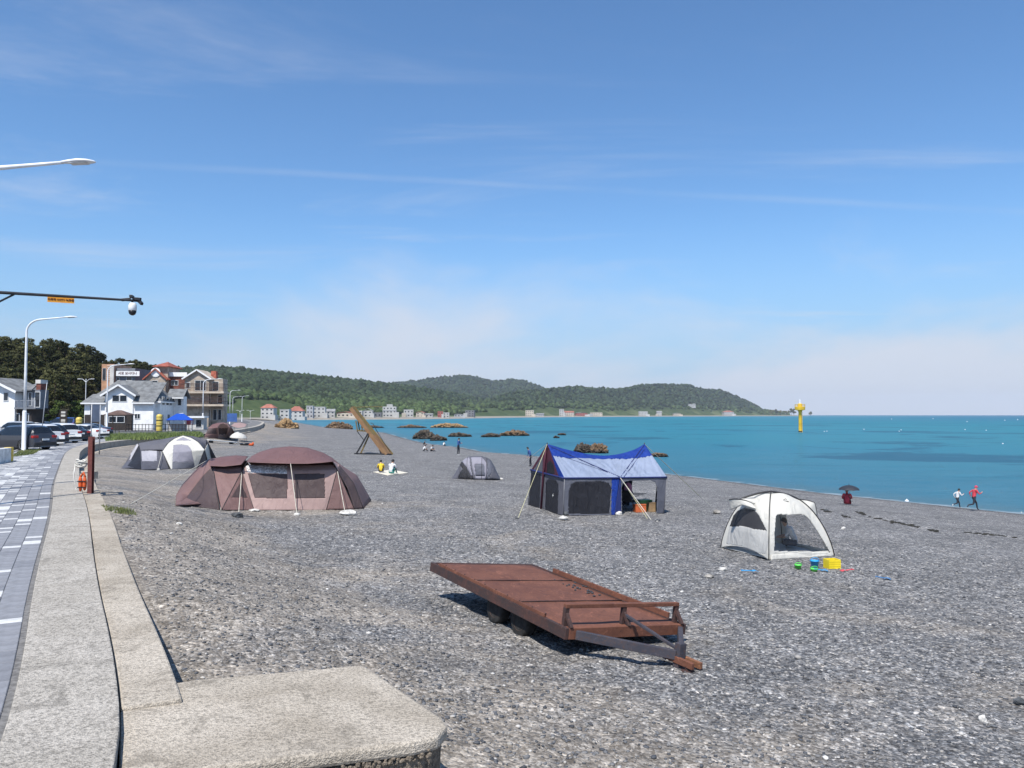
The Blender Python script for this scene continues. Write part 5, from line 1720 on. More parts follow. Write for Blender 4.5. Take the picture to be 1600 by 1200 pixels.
def make_car(kind, matp, label, loc, rz, group=None):
    L, W, top, belt, cab = PROFILE[kind]
    t = thing('parked_car', label, 'car', loc, rz, group)
    xs = np.unique(np.concatenate([np.linspace(-L / 2, L / 2, 44), [a for a, b in top]]))
    ring = 17
    V = np.zeros((len(xs), ring, 3))
    for i, x in enumerate(xs):
        zt = np.interp(x, [a for a, b in top], [b for a, b in top])
        endf = 1 - .10 * sstep(L / 2 - .7, L / 2, abs(x)) ** 1
        hw = W / 2 * endf
        for j in range(ring):
            s = j / (ring - 1) * 2 - 1          # -1..1 across
            a_ = abs(s)
            # a_: 1 -> sill, .62 -> belt, .34 -> roof edge, 0 -> centre
            if a_ > .62:
                u_ = (1 - a_) / .38
                z = .24 + (min(belt, zt - .03) - .24) * u_; y = hw * (.96 + .04 * math.sin(u_ * math.pi * .9))
            elif a_ > .34:
                u_ = (.62 - a_) / .28
                zb0 = min(belt, zt - .03)
                z = zb0 + (zt - .045 - zb0) * u_
                y = hw * (.965 - (.21 if zt > belt + .2 else .03) * u_)
            else:
                u_ = a_ / .34
                z = zt - .045 * u_ ** 2.5; y = hw * ((.755 if zt > belt + .2 else .935)) * u_
            V[i, j] = (x, math.copysign(y, s) if s else 0, z)
    nb_, ng = MB(), MB()
    idx = np.arange(len(xs) * ring).reshape(len(xs), ring)
    Fb, Fg = [], []
    for i in range(len(xs) - 1):
        for j in range(ring - 1):
            q = (int(idx[i, j]), int(idx[i, j + 1]), int(idx[i + 1, j + 1]), int(idx[i + 1, j]))
            c = V[i:i + 2, j:j + 2].reshape(-1, 3).mean(0)
            s = abs((j + .5) / (ring - 1) * 2 - 1)
            side = .36 < s < .62 and cab[0] + .1 < c[0] < cab[1] - .05 and c[2] > belt
            zt0, zt1 = V[i, ring // 2, 2], V[i + 1, ring // 2, 2]
            slope = abs(zt1 - zt0) / max(xs[i + 1] - xs[i], 1e-6)
            screen = s < .42 and slope > .38 and c[2] > belt + .04 and cab[0] - .15 < c[0] < cab[1] + .2
            (Fg if side or screen else Fb).append(q)
    nb_.add(V.reshape(-1, 3), Fb + [tuple(int(k) for k in idx[0]), tuple(int(k) for k in idx[-1][::-1])])
    nb_.build('body', matp, t, True, True)
    ng.add(V.reshape(-1, 3), Fg); ng.build('windows', M_GLASSC, t, True, True)
    for sx_ in (-1, 1):
        for x in (-L * .30, L * .30):
            R_ = .35 if kind != 'sedan' else .325
            m_ = MB(); m_.rev([(R_ * .62, -.10), (R_ * .94, -.11), (R_, -.07), (R_, .07), (R_ * .94, .11), (R_ * .62, .10)], 20, (x, sx_ * (W / 2 - .11), R_), (0, 1, 0))
            ty_ = m_.build('tyre', M_TYRE, t, True, True)
            m_ = MB(); m_.rev([(.03, .095), (R_ * .5, .09), (R_ * .63, .105), (R_ * .63, .08)], 16, (x, sx_ * (W / 2 - .11), R_), (0, sx_, 0)); m_.build('rim', M_RIMC, ty_, False, True)
            m_ = MB(); a_ = np.linspace(-.15, math.pi + .15, 14)
            m_.tube(np.stack([x + np.cos(a_) * (R_ + .05), np.full(14, sx_ * (W / 2 - .015)), R_ + np.sin(a_) * (R_ + .05)], 1), .035, 6); m_.build('wheel_arch', M_TRIM, t, True, True)
        m_ = MB(); m_.box((-L / 2 + .12, sx_ * (W / 2 - .24), belt - .10), (.22, .40, .17)); m_.build('tail_light', M_TAIL, t, local=True, bevel=.03)
        m_ = MB(); m_.box((L / 2 - .20, sx_ * (W / 2 - .30), belt - .30), (.30, .36, .13)); m_.build('headlight', M_HEADL, t, local=True, bevel=.03)
        m_ = MB(); m_.box((cab[1] - .25, sx_ * (W / 2 + .06), belt + .06), (.12, .18, .13)); m_.build('mirror', matp, t, local=True, bevel=.03)
    m_ = MB(); m_.box((-L / 2 + .02, 0, .46), (.16, W * .88, .22)); m_.build('rear_bumper', M_TRIM, t, local=True, bevel=.03)
    m_ = MB(); m_.box((L / 2 - .02, 0, .42), (.14, W * .86, .22)); m_.build('front_bumper', M_TRIM, t, local=True, bevel=.03)
    m_ = MB(); m_.box((-L / 2 - .03, 0, .74), (.03, .50, .12)); m_.build('number_plate', M_PLATE, t, local=True)
    return t


P_WHITE, P_DARK, P_BLACK, P_SILVER, P_BLUE = paint('white_car_paint', (.70, .70, .69)), paint('charcoal_car_paint', (.035, .037, .045)), paint('black_car_paint', (.012, .012, .014)), paint('silver_car_paint', (.36, .37, .38)), paint('blue_car_paint', (.03, .06, .20))
CZ = 2.845
CARS = [('suv', P_DARK, 62, 705, 162, 'charcoal SUV parked behind the white lamp post'),
        ('suv', P_WHITE, 78, 699, 160, 'white SUV parked next to the charcoal one'),
        ('suv', P_DARK, 85, 696.5, 158, 'dark hatchback parked between two white SUVs'),
        ('suv', P_WHITE, 105, 694, 150, 'white SUV with its rear towards the bend of the walkway'),
        ('sedan', P_BLACK, 121, 691, 146, 'black saloon car at the end of the parked row'),
        ('sedan', P_WHITE, 157, 687, 172, 'white saloon car behind the notice board posts'),
        ('sedan', P_DARK, 165, 682.5, 176, 'dark saloon car beside the white house lamp'),
        ('van', P_WHITE, 36, 672, 95, 'white van parked before the left white house'),
        ('sedan', P_BLACK, 86, 676, 165, 'black saloon in the second row of parked cars'),
        ('sedan', P_WHITE, 70, 679, 165, 'white saloon in the second row of parked cars'),
        ('suv', P_SILVER, 46, 684, 165, 'silver SUV in the second row behind the lamp post'),
        ('van', P_BLUE, 118, 672, 170, 'blue van parked beside the yellow inflatable column')]
for kind, pm_, px, py, ang, lab in CARS:
    rear = onz(px, py, CZ)
    L = PROFILE[kind][0]
    a_ = RAD(ang)
    make_car(kind, pm_, lab, (rear[0] + math.cos(a_) * L * .5, rear[1] + math.sin(a_) * L * .5 + .6, CZ), a_)

# ------------------------------------------------------------------ buildings
M_SIDING = mk('white_siding', (.82, .81, .79), .6, .05, 1.5, .25, 3)
M_ROOFG = mk('grey_shingles', (.165, .17, .172), .9, .18, 1.2, .4, 6)
M_FASCIA = mk('white_fascia', (.78, .78, .77), .5, .04, 2)
M_WGLASS = mk('window_glass', (.018, .024, .032), .10, .25, .8, spec=.7)
M_WFRAME = mk('window_frame', (.62, .63, .63), .5, .05, 2)
M_STONEC = mk('cream_stone', (.42, .35, .28), .85, .2, .9, .5, 3)
M_BRICKR = mk('red_brick', (.19, .065, .045), .85, .2, 1.5, .4, 8)
M_TILER = mk('red_roof_tiles', (.36, .10, .06), .8, .2, 1.5, .4, 6)
M_BALC = mk('brown_railing', (.085, .045, .035), .6, .15, 3)
M_SLAB = mk('beige_slab', (.50, .42, .33), .8, .1, 1)
M_DKWOOD = mk('dark_wood', (.035, .026, .022), .8, .2, 2)
M_ORWALL = mk('orange_panel', (.48, .26, .15), .7, .12, 1.5)
M_BLGREY = mk('blue_grey_wall', (.17, .18, .20), .8, .1, 1.5)
M_PALEW = mk('pale_wall', (.56, .54, .50), .8, .1, 1.0)


def lwin(parent, x0, x1, z0, z1, y, ny=-1, axis='x', fr=.07, mul=1):
    """window in a wall of a local frame; axis x: wall runs along x at depth y facing ny; axis y: wall runs along y"""
    def pt(a, d, z): return (a, y + d * ny, z) if axis == 'x' else (y + d * ny, a, z)
    def b(m_, a0, a1, d0, d1, zz0, zz1):
        p, q = pt(a0, d0, zz0), pt(a1, d1, zz1)
        m_.bx(min(p[0], q[0]), max(p[0], q[0]), min(p[1], q[1]), max(p[1], q[1]), zz0, zz1)
    m_ = MB()
    b(m_, x0 - fr, x1 + fr, -.02, .05, z1, z1 + fr); b(m_, x0 - fr, x1 + fr, -.02, .07, z0 - fr, z0)
    b(m_, x0 - fr, x0, -.02, .05, z0, z1); b(m_, x1, x1 + fr, -.02, .05, z0, z1)
    for k in range(1, mul + 1):
        if mul > 0 and k < mul + 0: pass
    for k in range(1, mul):
        xm = x0 + (x1 - x0) * k / mul
        b(m_, xm - .03, xm + .03, -.02, .045, z0, z1)
    w_ = m_.build('window', M_WFRAME, parent, local=True)
    m_ = MB(); b(m_, x0, x1, -.02, .02, z0, z1); m_.build('pane', M_WGLASS, w_, local=True)
    return w_


def gable_roof(parent, x0, x1, y0, y1, ze, zr, along, mat, over=.4, th=.16, name='roof', fascia=True):
    """ridge along x or y; ze = eave height, zr = ridge height"""
    m_ = MB()
    if along == 'x':
        ym = (y0 + y1) / 2; k = (zr - ze) / (ym - y0)
        a, b_ = x0 - over, x1 + over
        m_.slab([(a, y0 - over, ze - k * over), (b_, y0 - over, ze - k * over), (b_, ym, zr), (a, ym, zr)], th)
        m_.slab([(b_, y1 + over, ze - k * over), (a, y1 + over, ze - k * over), (a, ym, zr), (b_, ym, zr)], th)
    else:
        xm = (x0 + x1) / 2; k = (zr - ze) / (xm - x0)
        a, b_ = y0 - over, y1 + over
        m_.slab([(x0 - over, b_, ze - k * over), (x0 - over, a, ze - k * over), (xm, a, zr), (xm, b_, zr)], th)
        m_.slab([(x1 + over, a, ze - k * over), (x1 + over, b_, ze - k * over), (xm, b_, zr), (xm, a, zr)], th)
    r = m_.build(name, mat, parent, local=True)
    if fascia:
        f_m = MB()
        if along == 'y':
            for s_ in (-1, 1):
                xe = xm + s_ * (xm - x0 + over)
                f_m.bar((xe, y0 - over - .03, ze - k * over - .10), (xm, y0 - over - .03, zr - .10), .05, .26, (0, 0, 1))
        else:
            f_m.bar((x0 - over, y0 - over - .03, ze - k * over - .10), (x1 + over, y0 - over - .03, ze - k * over - .10), .05, .2)
        f_m.build('fascia', M_FASCIA, r, local=True)
    return r


def gable_wall(parent, x0, x1, y0, y1, zt, zr, mat, name='wall', axis='y'):
    """box with gable triangles; ridge along axis"""
    m_ = MB()
    if axis == 'y':
        xm = (x0 + x1) / 2
        for y in (y0, y1): pass
        V = [(x0, y0, 0), (x1, y0, 0), (x1, y0, zt), (xm, y0, zr), (x0, y0, zt), (x0, y1, 0), (x1, y1, 0), (x1, y1, zt), (xm, y1, zr), (x0, y1, zt)]
    else:
        ym = (y0 + y1) / 2
        V = [(x0, y1, 0), (x0, y0, 0), (x0, y0, zt), (x0, ym, zr), (x0, y1, zt), (x1, y1, 0), (x1, y0, 0), (x1, y0, zt), (x1, ym, zr), (x1, y1, zt)]
    m_.add(V, [(0, 1, 2, 3, 4), (9, 8, 7, 6, 5), (1, 6, 7, 2), (0, 4, 9, 5), (2, 7, 8, 3), (4, 3, 8, 9)])
    return m_.build(name, mat, parent, local=True)


def wall_box(parent, x0, x1, y0, y1, z0, z1, mat, name='wall'):
    m_ = MB(); m_.bx(x0, x1, y0, y1, z0, z1)
    return m_.build(name, mat, parent, local=True)


GZ = 2.85
# ---- white house with grey roof
o_ = onz(132, 672, GZ)
k_ = o_[1] / F
wh = thing('white_house', 'white clapboard house with a grey shingle roof and a front gable', 'house', o_, RAD(8.6))
X = lambda px: (px - 132) * k_
Z = lambda py: (672 - py) * k_
wall_box(wh, .2, X(240), .9, 10.2, 0, Z(626), M_SIDING)
m_ = MB()
x0, x1, y0, y1, ze, zr = -.1, X(243), .4, 10.7, Z(627), Z(592)
rx0, rx1, ym = X(160), X(212), 5.5
for q in ([(x0, y0, ze), (x1, y0, ze), (rx1, ym, zr), (rx0, ym, zr)], [(x1, y0, ze), (x1, y1, ze), (rx1, ym, zr)], [(x1, y1, ze), (x0, y1, ze), (rx0, ym, zr), (rx1, ym, zr)], [(x0, y1, ze), (x0, y0, ze), (rx0, ym, zr)]):
    m_.slab(q, .16)
m_.build('roof', M_ROOFG, wh, local=True)
m_ = MB()
for a_, b_ in (((x0, y0, ze), (x1, y0, ze)), ((x1, y0, ze), (x1, y1, ze))): m_.bar(np.add(a_, (0, -.03, -.08)), np.add(b_, (0, -.03, -.08)), .08, .22)
m_.build('fascia', M_FASCIA, wh, local=True)
# front gable block
gx0, gx1 = X(163), X(204)
gable_wall(wh, gx0, gx1, -.5, 5, Z(614), Z(601.5), M_SIDING, 'gable_wall')
gable_roof(wh, gx0, gx1, -.5, 5.2, Z(614), Z(600.5), 'y', M_ROOFG, .55)
lwin(wh, X(174), X(183.5), Z(627), Z(618), -.5); lwin(wh, X(185), X(194.5), Z(627), Z(618), -.5)
# left wing
wall_box(wh, X(132), X(164), -.2, 4.0, 0, Z(630), M_SIDING)
m_ = MB(); m_.slab([(X(128), -.7, Z(629.5)), (X(165), -.7, Z(629.5)), (X(165), 2.6, Z(615)), (X(134), 2.6, Z(615))], .15); m_.slab([(X(128), -.7, Z(629.5)), (X(134), 2.6, Z(615)), (X(134), 4.6, Z(615)), (X(128), 4.6, Z(629.5))], .15)
m_.build('roof', M_ROOFG, wh, local=True)
m_ = MB(); m_.bar((X(128), -.74, Z(630.5)), (X(165), -.74, Z(630.5)), .06, .2); m_.build('fascia', M_FASCIA, wh, local=True)
lwin(wh, X(141), X(144), Z(668), Z(634), -.2, fr=.1); lwin(wh, X(146), X(151.5), Z(668), Z(634), -.2, fr=.1)
# right bay with its lean-to roof
wall_box(wh, X(204), X(234), -.35, 3.0, 0, Z(629), M_SIDING)
m_ = MB(); m_.slab([(X(203.5), -.9, Z(629)), (X(237), -.9, Z(629)), (X(237), 5.4, Z(594.5)), (X(212), 5.4, Z(594.5)), (X(203.5), 3.6, Z(604))], .15); m_.build('roof', M_ROOFG, wh, local=True)
m_ = MB(); m_.bar((X(203.5), -.94, Z(630)), (X(237), -.94, Z(630)), .06, .2); m_.build('fascia', M_FASCIA, wh, local=True)
lwin(wh, X(207), X(210), Z(654), Z(647), -.35); lwin(wh, X(211), X(214), Z(654), Z(647), -.35)
# side wall windows, dark ground floor and porch
sxw = X(240)
for y_ in (2.0, 4.2, 6.0):
    lwin(wh, y_, y_ + 1.3, Z(632), Z(619), sxw, 1, 'y')
for y_ in (1.5, 5.0):
    lwin(wh, y_, y_ + 1.2, Z(664), Z(648), sxw, 1, 'y')
wall_box(wh, X(165), X(203), -.62, -.505, .02, Z(646), M_DKWOOD, 'shopfront')
lwin(wh, X(170), X(180), Z(660), Z(651), -.62); lwin(wh, X(181.5), X(192), Z(660), Z(651), -.62)
wall_box(wh, X(133), X(163), -.34, -.205, .02, Z(648), M_DKWOOD, 'shopfront')
# rear right wing
wall_box(wh, X(240) + .02, X(256), 8.4, 10.4, 0, Z(617), M_SIDING, 'rear_wall')
gable_roof(wh, X(234), X(256), 7.4, 11.4, Z(617), Z(604), 'x', M_ROOFG, .3)
lwin(wh, X(247), X(252), Z(632), Z(621), 8.4)
# terrace canopy in front: brown hipped gazebo
gz_ = onz(186, 674, GZ)
gzb = thing('gazebo', 'brown hipped roof gazebo on the terrace before the white house', 'gazebo', gz_, RAD(8))
s_ = gz_[1] / F
hw, he, hr = 17 * s_, 26 * s_, 33 * s_
for a_ in (-1, 1):
    for b_ in (-1, 1):
        m_ = MB(); m_.bar((a_ * hw * .85, b_ * 1.3, 0), (a_ * hw * .85, b_ * 1.3, he), .12, .12); m_.build('post', M_DKWOOD, gzb, local=True)
m_ = MB(); e_ = [(-hw, -1.7, he), (hw, -1.7, he), (hw, 1.7, he), (-hw, 1.7, he)]
tp_ = [(-hw * .2, 0, hr), (hw * .2, 0, hr)]
for q in ([e_[0], e_[1], tp_[1], tp_[0]], [e_[1], e_[2], tp_[1]], [e_[2], e_[3], tp_[0], tp_[1]], [e_[3], e_[0], tp_[0]]): m_.slab(q, .1)
m_.build('roof', mk('brown_shingle', (.12, .075, .06), .9, .2, 2), gzb, local=True)

# terrace fence, with a thing per run
def fence(px0, px1, py, label):
    a_, b_ = onz(px0, py, GZ), onz(px1, py, GZ)
    t_ = thing('terrace_fence', label, 'fence', a_)
    n_ = max(2, int(np.linalg.norm(b_ - a_) / .45))
    for h in (.35, .95):
        m1 = MB(); m1.bar(a_ + (0, 0, h), b_ + (0, 0, h), .05, .07); m1.build('rail', M_DKWOOD, t_)
    for k in range(n_ + 1):
        q = a_ + (b_ - a_) * k / n_
        m1 = MB(); m1.bar(q, q + (0, 0, 1.05), .06, .06); m1.build('picket', M_DKWOOD, t_)


fence(196, 300, 674, 'low dark terrace fence in front of the white house')
fence(150, 186, 676.5, 'low dark fence beside the white house lamp')


def inflatable(px, py, hpx, label):
    p = U(px, 660, py); p[2] = GZ; s_ = p[1] / F; h = hpx * s_; r = 4.6 * s_
    t_ = thing('inflatable_column', label, 'inflatable', p)
    prof = [(r * .8, 0), (r * .95, h * .05)]
    for k in range(5):
        z0 = h * (.08 + k * .17)
        prof += [(r * .93, z0), (r, z0 + h * .05), (r, z0 + h * .12), (r * .93, z0 + h * .165)]
    prof += [(r * .8, h * .96), (r * .3, h)]
    m1 = MB(); m1.rev(prof, 18, p); m1.build('body', mk('yellow_vinyl', (.62, .47, .10), .4, .06, 2), t_, True)
    for z_ in (.30, .62):
        m1 = MB(); m1.rev([(r * 1.01, h * z_), (r * 1.02, h * (z_ + .06)), (r * 1.01, h * (z_ + .07))], 18, p); m1.build('stripe', mk('olive_vinyl', (.24, .20, .05), .5), t_, True)
    m1 = MB(); m1.rev([(r * .9, -.02), (r * .9, .12)], 14, p); m1.build('base', M_DARK, t_)


inflatable(123.5, 92, 27, 'yellow ribbed inflatable column beside the blue van')
inflatable(249, 108, 27, 'yellow ribbed inflatable column at the side of the white house')

# blue canopy stall, white booth
bc = U(281, 668, 112); bc[2] = GZ; s_ = bc[1] / F
bcn = thing('canopy_stall', 'bright blue canopy stall beside the white house', 'canopy', bc, RAD(20))
hw = 19 * s_; he = 17 * s_; hr = 27 * s_
for a_ in (-1, 1):
    for b_ in (-1, 1):
        m_ = MB(); m_.tube([(a_ * hw * .9, b_ * 1.5, 0), (a_ * hw * .9, b_ * 1.5, he)], .05, 8); m_.build('leg', M_WHITE_M, bcn, local=True)
e_ = [(-hw, -1.8, he), (hw, -1.8, he), (hw, 1.8, he), (-hw, 1.8, he)]
m_ = MB(); tp_ = [(-hw * .25, 0, hr), (hw * .25, 0, hr)]
for q in ([e_[0], e_[1], tp_[1], tp_[0]], [e_[1], e_[2], tp_[1]], [e_[2], e_[3], tp_[0], tp_[1]], [e_[3], e_[0], tp_[0]]): m_.slab(q, .04)
m_.build('canopy', fabric('bright_blue_canvas', (.012, .09, .52), .25), bcn, local=True)
m_ = MB(); m_.bx(-hw * .9, hw * .5, .6, 1.2, .02, 1.0); m_.build('counter', M_PALEW, bcn, local=True)
wbt = U(303, 667, 122); wbt[2] = GZ; s_ = wbt[1] / F
bo = thing('white_booth', 'white flat roofed booth between the blue canopy and brown building', 'booth', wbt, RAD(12))
wall_box(bo, -14 * s_, 14 * s_, 0, 3, 0, 18 * s_, M_PALEW); wall_box(bo, -16 * s_, 16 * s_, -.6, 3.3, 18 * s_ + .003, 21 * s_, M_FASCIA, 'roof')
wall_box(bo, -11 * s_, -1 * s_, -.05, .0, .8, 15 * s_, mk('red_shutter', (.30, .03, .04), .6, .1), 'shutter')
lwin(bo, 3 * s_, 11 * s_, 4 * s_, 15 * s_, 0)
bp0 = onz(356, 663, GZ); s_ = bp0[1] / F
bpn = thing('road_panel', 'long blue panel standing by the roadside past the brown building', 'panel', bp0)
m_ = MB(); m_.bx(bp0[0] - 13 * s_, bp0[0] + 14 * s_, bp0[1], bp0[1] + .15, bp0[2] + 4 * s_, bp0[2] + 17 * s_); m_.build('panel', mk('blue_sheet', (.05, .12, .34), .5, .1, 1), bpn)
for a_ in (-12, 0, 13):
    m_ = MB(); m_.tube([bp0 + (a_ * s_, .2, 0), bp0 + (a_ * s_, .2, 17 * s_)], .06, 8); m_.build('post', M_GREYB, bpn)

# ---- brown building with balconies
o2 = onz(283, 667, GZ); o2 = U(283, 667, 148); o2[2] = GZ
k2 = o2[1] / F
br = thing('brown_building', 'cream stone guesthouse with brown balconies and a red roofed tower', 'building', o2, RAD(6))
X2 = lambda px: (px - 283) * k2
Z2 = lambda py: (668 - py) * k2
wall_box(br, X2(287), X2(326), 0, 6, 0, Z2(590.5), M_STONEC)
gable_wall(br, X2(288.5), X2(325), -.4, 6, Z2(590), Z2(579), M_STONEC, 'gable_wall')
gable_roof(br, X2(289), X2(325), -.4, 6, Z2(590), Z2(578), 'y', M_SLAB, .5, .2)
wall_box(br, X2(326), X2(343), 1.0, 4.5, 0, Z2(592), M_STONEC)
wall_box(br, X2(320), X2(328), 3, 4.2, Z2(591), Z2(579), M_TILER, 'chimney')
for py_, pr_ in ((613.5, 601), (633.5, 622.5)):
    wall_box(br, X2(284), X2(350), -1.7, 2.0, Z2(py_ + 2.2), Z2(py_ - .8), M_SLAB, 'balcony_slab')
    m_ = MB()
    for z_ in (Z2(pr_), Z2((pr_ + py_) / 2)):
        m_.bar((X2(284.5), -1.6, z_), (X2(349.5), -1.6, z_), .06, .09); m_.bar((X2(349.5), -1.6, z_), (X2(349.5), 2, z_), .06, .09); m_.bar((X2(284.5), -1.6, z_), (X2(284.5), 2, z_), .06, .09)
    for px_ in np.linspace(284.5, 349.5, 34):
        m_.bar((X2(px_), -1.6, Z2(py_ - .8)), (X2(px_), -1.6, Z2(pr_)), .05, .05)
    m_.build('balcony_railing', M_BALC, br, local=True)
lwin(br, X2(304), X2(320), Z2(611), Z2(595.5), -.4, mul=2); lwin(br, X2(290.5), X2(296), Z2(608), Z2(599), -.4); lwin(br, X2(328), X2(336), Z2(611), Z2(597), 1.0)
lwin(br, X2(301), X2(326), Z2(631), Z2(616.5), -.02, mul=3); lwin(br, X2(336), X2(342), Z2(631), Z2(618), 1.0)
for a_, b_ in ((296, 326), (329, 334), (336.5, 341)):
    lwin(br, X2(a_), X2(b_), Z2(657), Z2(641), -.03 if a_ < 327 else 1.0, mul=3 if b_ - a_ > 10 else 1)
# brick link and tower
wall_box(br, X2(259), X2(286), 2, 10, 0, Z2(589), M_BRICKR, 'link_wall')
lwin(br, X2(262), X2(272), Z2(602), Z2(595), 2, mul=2)
wall_box(br, X2(259), X2(286), 1.7, 1.98, Z2(588.5), Z2(582), M_FASCIA, 'balustrade')
wall_box(br, X2(240), X2(259), 1.0, 8, 0, Z2(573), M_STONEC, 'tower_wall')
m_ = MB(); bx0, bx1, byy0, byy1, zz, zp = X2(237.5), X2(262), .2, 8.8, Z2(573), Z2(564)
for q in ([(bx0, byy0, zz), (bx1, byy0, zz)], [(bx1, byy0, zz), (bx1, byy1, zz)], [(bx1, byy1, zz), (bx0, byy1, zz)], [(bx0, byy1, zz), (bx0, byy0, zz)]):
    m_.slab(q + [((bx0 + bx1) / 2, (byy0 + byy1) / 2, zp)], .15)
m_.build('tower_roof', M_TILER, br, local=True)
gable_wall(br, X2(228), X2(258), .2, 9, Z2(590), Z2(577.5), M_STONEC, 'gable_wall')
gable_roof(br, X2(228), X2(258), .2, 9, Z2(590), Z2(576.5), 'y', M_TILER, .5, .2, fascia=False)
m_ = MB(); m_.rev([(1.0 * .9, 0), (1.0 * .9, .12), (.7, .14)], 16, (X2(243), .16, Z2(583)), (0, -1, 0)); m_.build('round_window', M_FASCIA, br, local=True)
lwin(br, X2(238), X2(246), Z2(603), Z2(596), .2)

# ---- building behind with the roof sign
o3 = U(157, 668, 150); o3[2] = GZ; k3 = o3[1] / F
sbd = thing('sign_building', 'blue grey building with a white roof sign behind the white house', 'building', o3, RAD(4))
X3 = lambda px: (px - 157) * k3
Z3 = lambda py: (668 - py) * k3
wall_box(sbd, 0, X3(176), 0, 8, 0, Z3(570), M_ORWALL, 'orange_block')
for i in range(8):
    wall_box(sbd, X3(165), X3(175.7), -.06, -.002, Z3(595 - i * 3.1), Z3(595 - i * 3.1 - 1.3), mk('pale_stripe', (.60, .47, .38), .7), 'stripe')
lwin(sbd, X3(158.5), X3(163.5), Z3(595), Z3(576.5), 0, fr=.04)
wall_box(sbd, X3(170.5) , X3(176.4), -.35, -.08, 0, Z3(571), M_PALEW, 'white_fin')
wall_box(sbd, X3(176) + .02, X3(206), .6, 9, 0, Z3(576), M_BLGREY)
wall_box(sbd, X3(178.5), X3(214), .1, .3, Z3(588.5), Z3(580.8), M_FASCIA, 'sign_board')
lwin(sbd, X3(193), X3(201), Z3(595), Z3(589.5), .6)
lwin(sbd, X3(178), X3(182), Z3(595), Z3(591.5), .6)
sgo = [c for c in sbd.children if c.name.startswith('sign_board')][0]
OFF[sgo.name] = np.zeros(3)
text_mesh('서로 보사다나', 'sign_lettering', .62, M_INK, sgo, np.array([X3(196), .08, Z3(584.6)]), (math.pi / 2, 0, 0), .012)

# ---- left white house
o4 = U(24, 672, 92); o4[2] = GZ; k4 = o4[1] / F
lh = thing('left_house', 'white gabled house with grey roof beside the pine wood', 'house', o4, RAD(-8))
X4 = lambda px: (px - 24) * k4
Z4 = lambda py: (677 - py) * k4
gable_wall(lh, X4(-62), X4(22), 0, 4, Z4(606), Z4(588), M_SIDING)
gable_roof(lh, X4(-62), X4(22), 0, 4, Z4(606), Z4(587.5), 'y', M_ROOFG, .7)
wall_box(lh, X4(24) + .02, X4(52), 1.2, 2.6, Z4(636), Z4(607), M_BLGREY, 'side_wall')
m_ = MB(); m_.slab([(X4(22), 4.6, Z4(590)), (X4(22), .6, Z4(607)), (X4(44), .6, Z4(607)), (X4(36), 3.0, Z4(590))], .15); m_.build('side_roof', M_ROOFG, lh, local=True)
wall_box(lh, X4(43), X4(51), 1.4, 2.4, Z4(612), Z4(592), M_BRICKR, 'chimney')
wall_box(lh, X4(42.5), X4(51.5), 1.3, 2.5, Z4(597) + .003, Z4(591), M_PALEW, 'chimney_cap')
wall_box(lh, X4(23), X4(60), -.2, 1.2, Z4(637.5), Z4(635), M_BLGREY, 'balcony_slab')
m_ = MB()
for px_ in np.linspace(24, 59, 16): m_.bar((X4(px_), -.15, Z4(635)), (X4(px_), -.15, Z4(624)), .04, .04)
m_.bar((X4(24), -.15, Z4(624)), (X4(59), -.15, Z4(624)), .05, .06); m_.build('balcony_railing', M_GREYB, lh, local=True)
for a_ in (26, 33): lwin(lh, X4(a_), X4(a_ + 5), Z4(632), Z4(612), 1.2)
lwin(lh, X4(44), X4(52), Z4(634), Z4(611), 1.2)
lwin(lh, X4(3), X4(10), Z4(624), Z4(612), 0)
wall_box(lh, X4(-60), X4(48), .3, 2.4, 0, Z4(636.5), M_DKWOOD, 'ground_floor')
for a_ in (3, 18, 34): lwin(lh, X4(a_), X4(a_ + 9), Z4(666), Z4(645), .3)
sp = U(99, 668, 105); s_ = sp[1] / F; sp[2] = GZ
mbd = thing('menu_sign', 'tall dark framed sign board with pale plates by the car park', 'sign', sp)
for a_ in (-5, 5):
    m_ = MB(); m_.bar(sp + (a_ * s_, 0, 0), sp + (a_ * s_, 0, 34 * s_), .12, .12); m_.build('post', M_DKWOOD, mbd)
m_ = MB(); m_.bx(sp[0] - 4.8 * s_, sp[0] + 4.8 * s_, sp[1] - .03, sp[1] + .03, sp[2] + 12 * s_, sp[2] + 34 * s_); m_.build('board', M_DKWOOD, mbd)
for z0, h_ in ((29, 4), (24, 4), (16, 5), (13.2, 2)):
    m_ = MB(); m_.bx(sp[0] - 3.4 * s_, sp[0] + 3.2 * s_, sp[1] - .10, sp[1] - .04, sp[2] + z0 * s_, sp[2] + (z0 + h_ * .75) * s_); m_.build('plate', M_PALEW, mbd)

# ------------------------------------------------------------------ pine wood on the knoll
TREETOP = [(-260, 540), (-100, 535), (0, 529), (30, 531), (60, 537), (120, 540), (145, 549), (165, 561), (200, 565), (240, 575), (262, 589), (300, 640)]


def knoll(X, Y):
    xp = 800 + F * X / Y
    foot = np.interp(xp, [-300, 0, 130, 160, 262], [105, 118, 138, 168, 176])
    crest = foot + 55
    zc_ = np.maximum(CAMZ + (648 - interp_px(TREETOP, xp)) / F * crest - 8.2, GZ - .3)
    t = (Y - foot) / (crest - foot)
    return GZ - .25 + (zc_ - GZ + .25) * sstep(0, 1, t) * (1 - .5 * sstep(1.3, 2.6, t)) * sstep(-420, -250, xp) * sstep(330, 262, xp)


ku, kv = np.meshgrid(np.linspace(-1.0, -0.40, 110), np.linspace(100, 330, 70))
KX, KY = ku * kv, kv
kn = grid_mesh('pine_knoll', KX, KY, knoll(KX, KY), mk('wood_floor', (.045, .042, .022), .95, .3, .3))
tag(kn, kind='structure')
M_BARK = mk('pine_bark', (.085, .060, .045), .95, .3, 3, .5, 12)


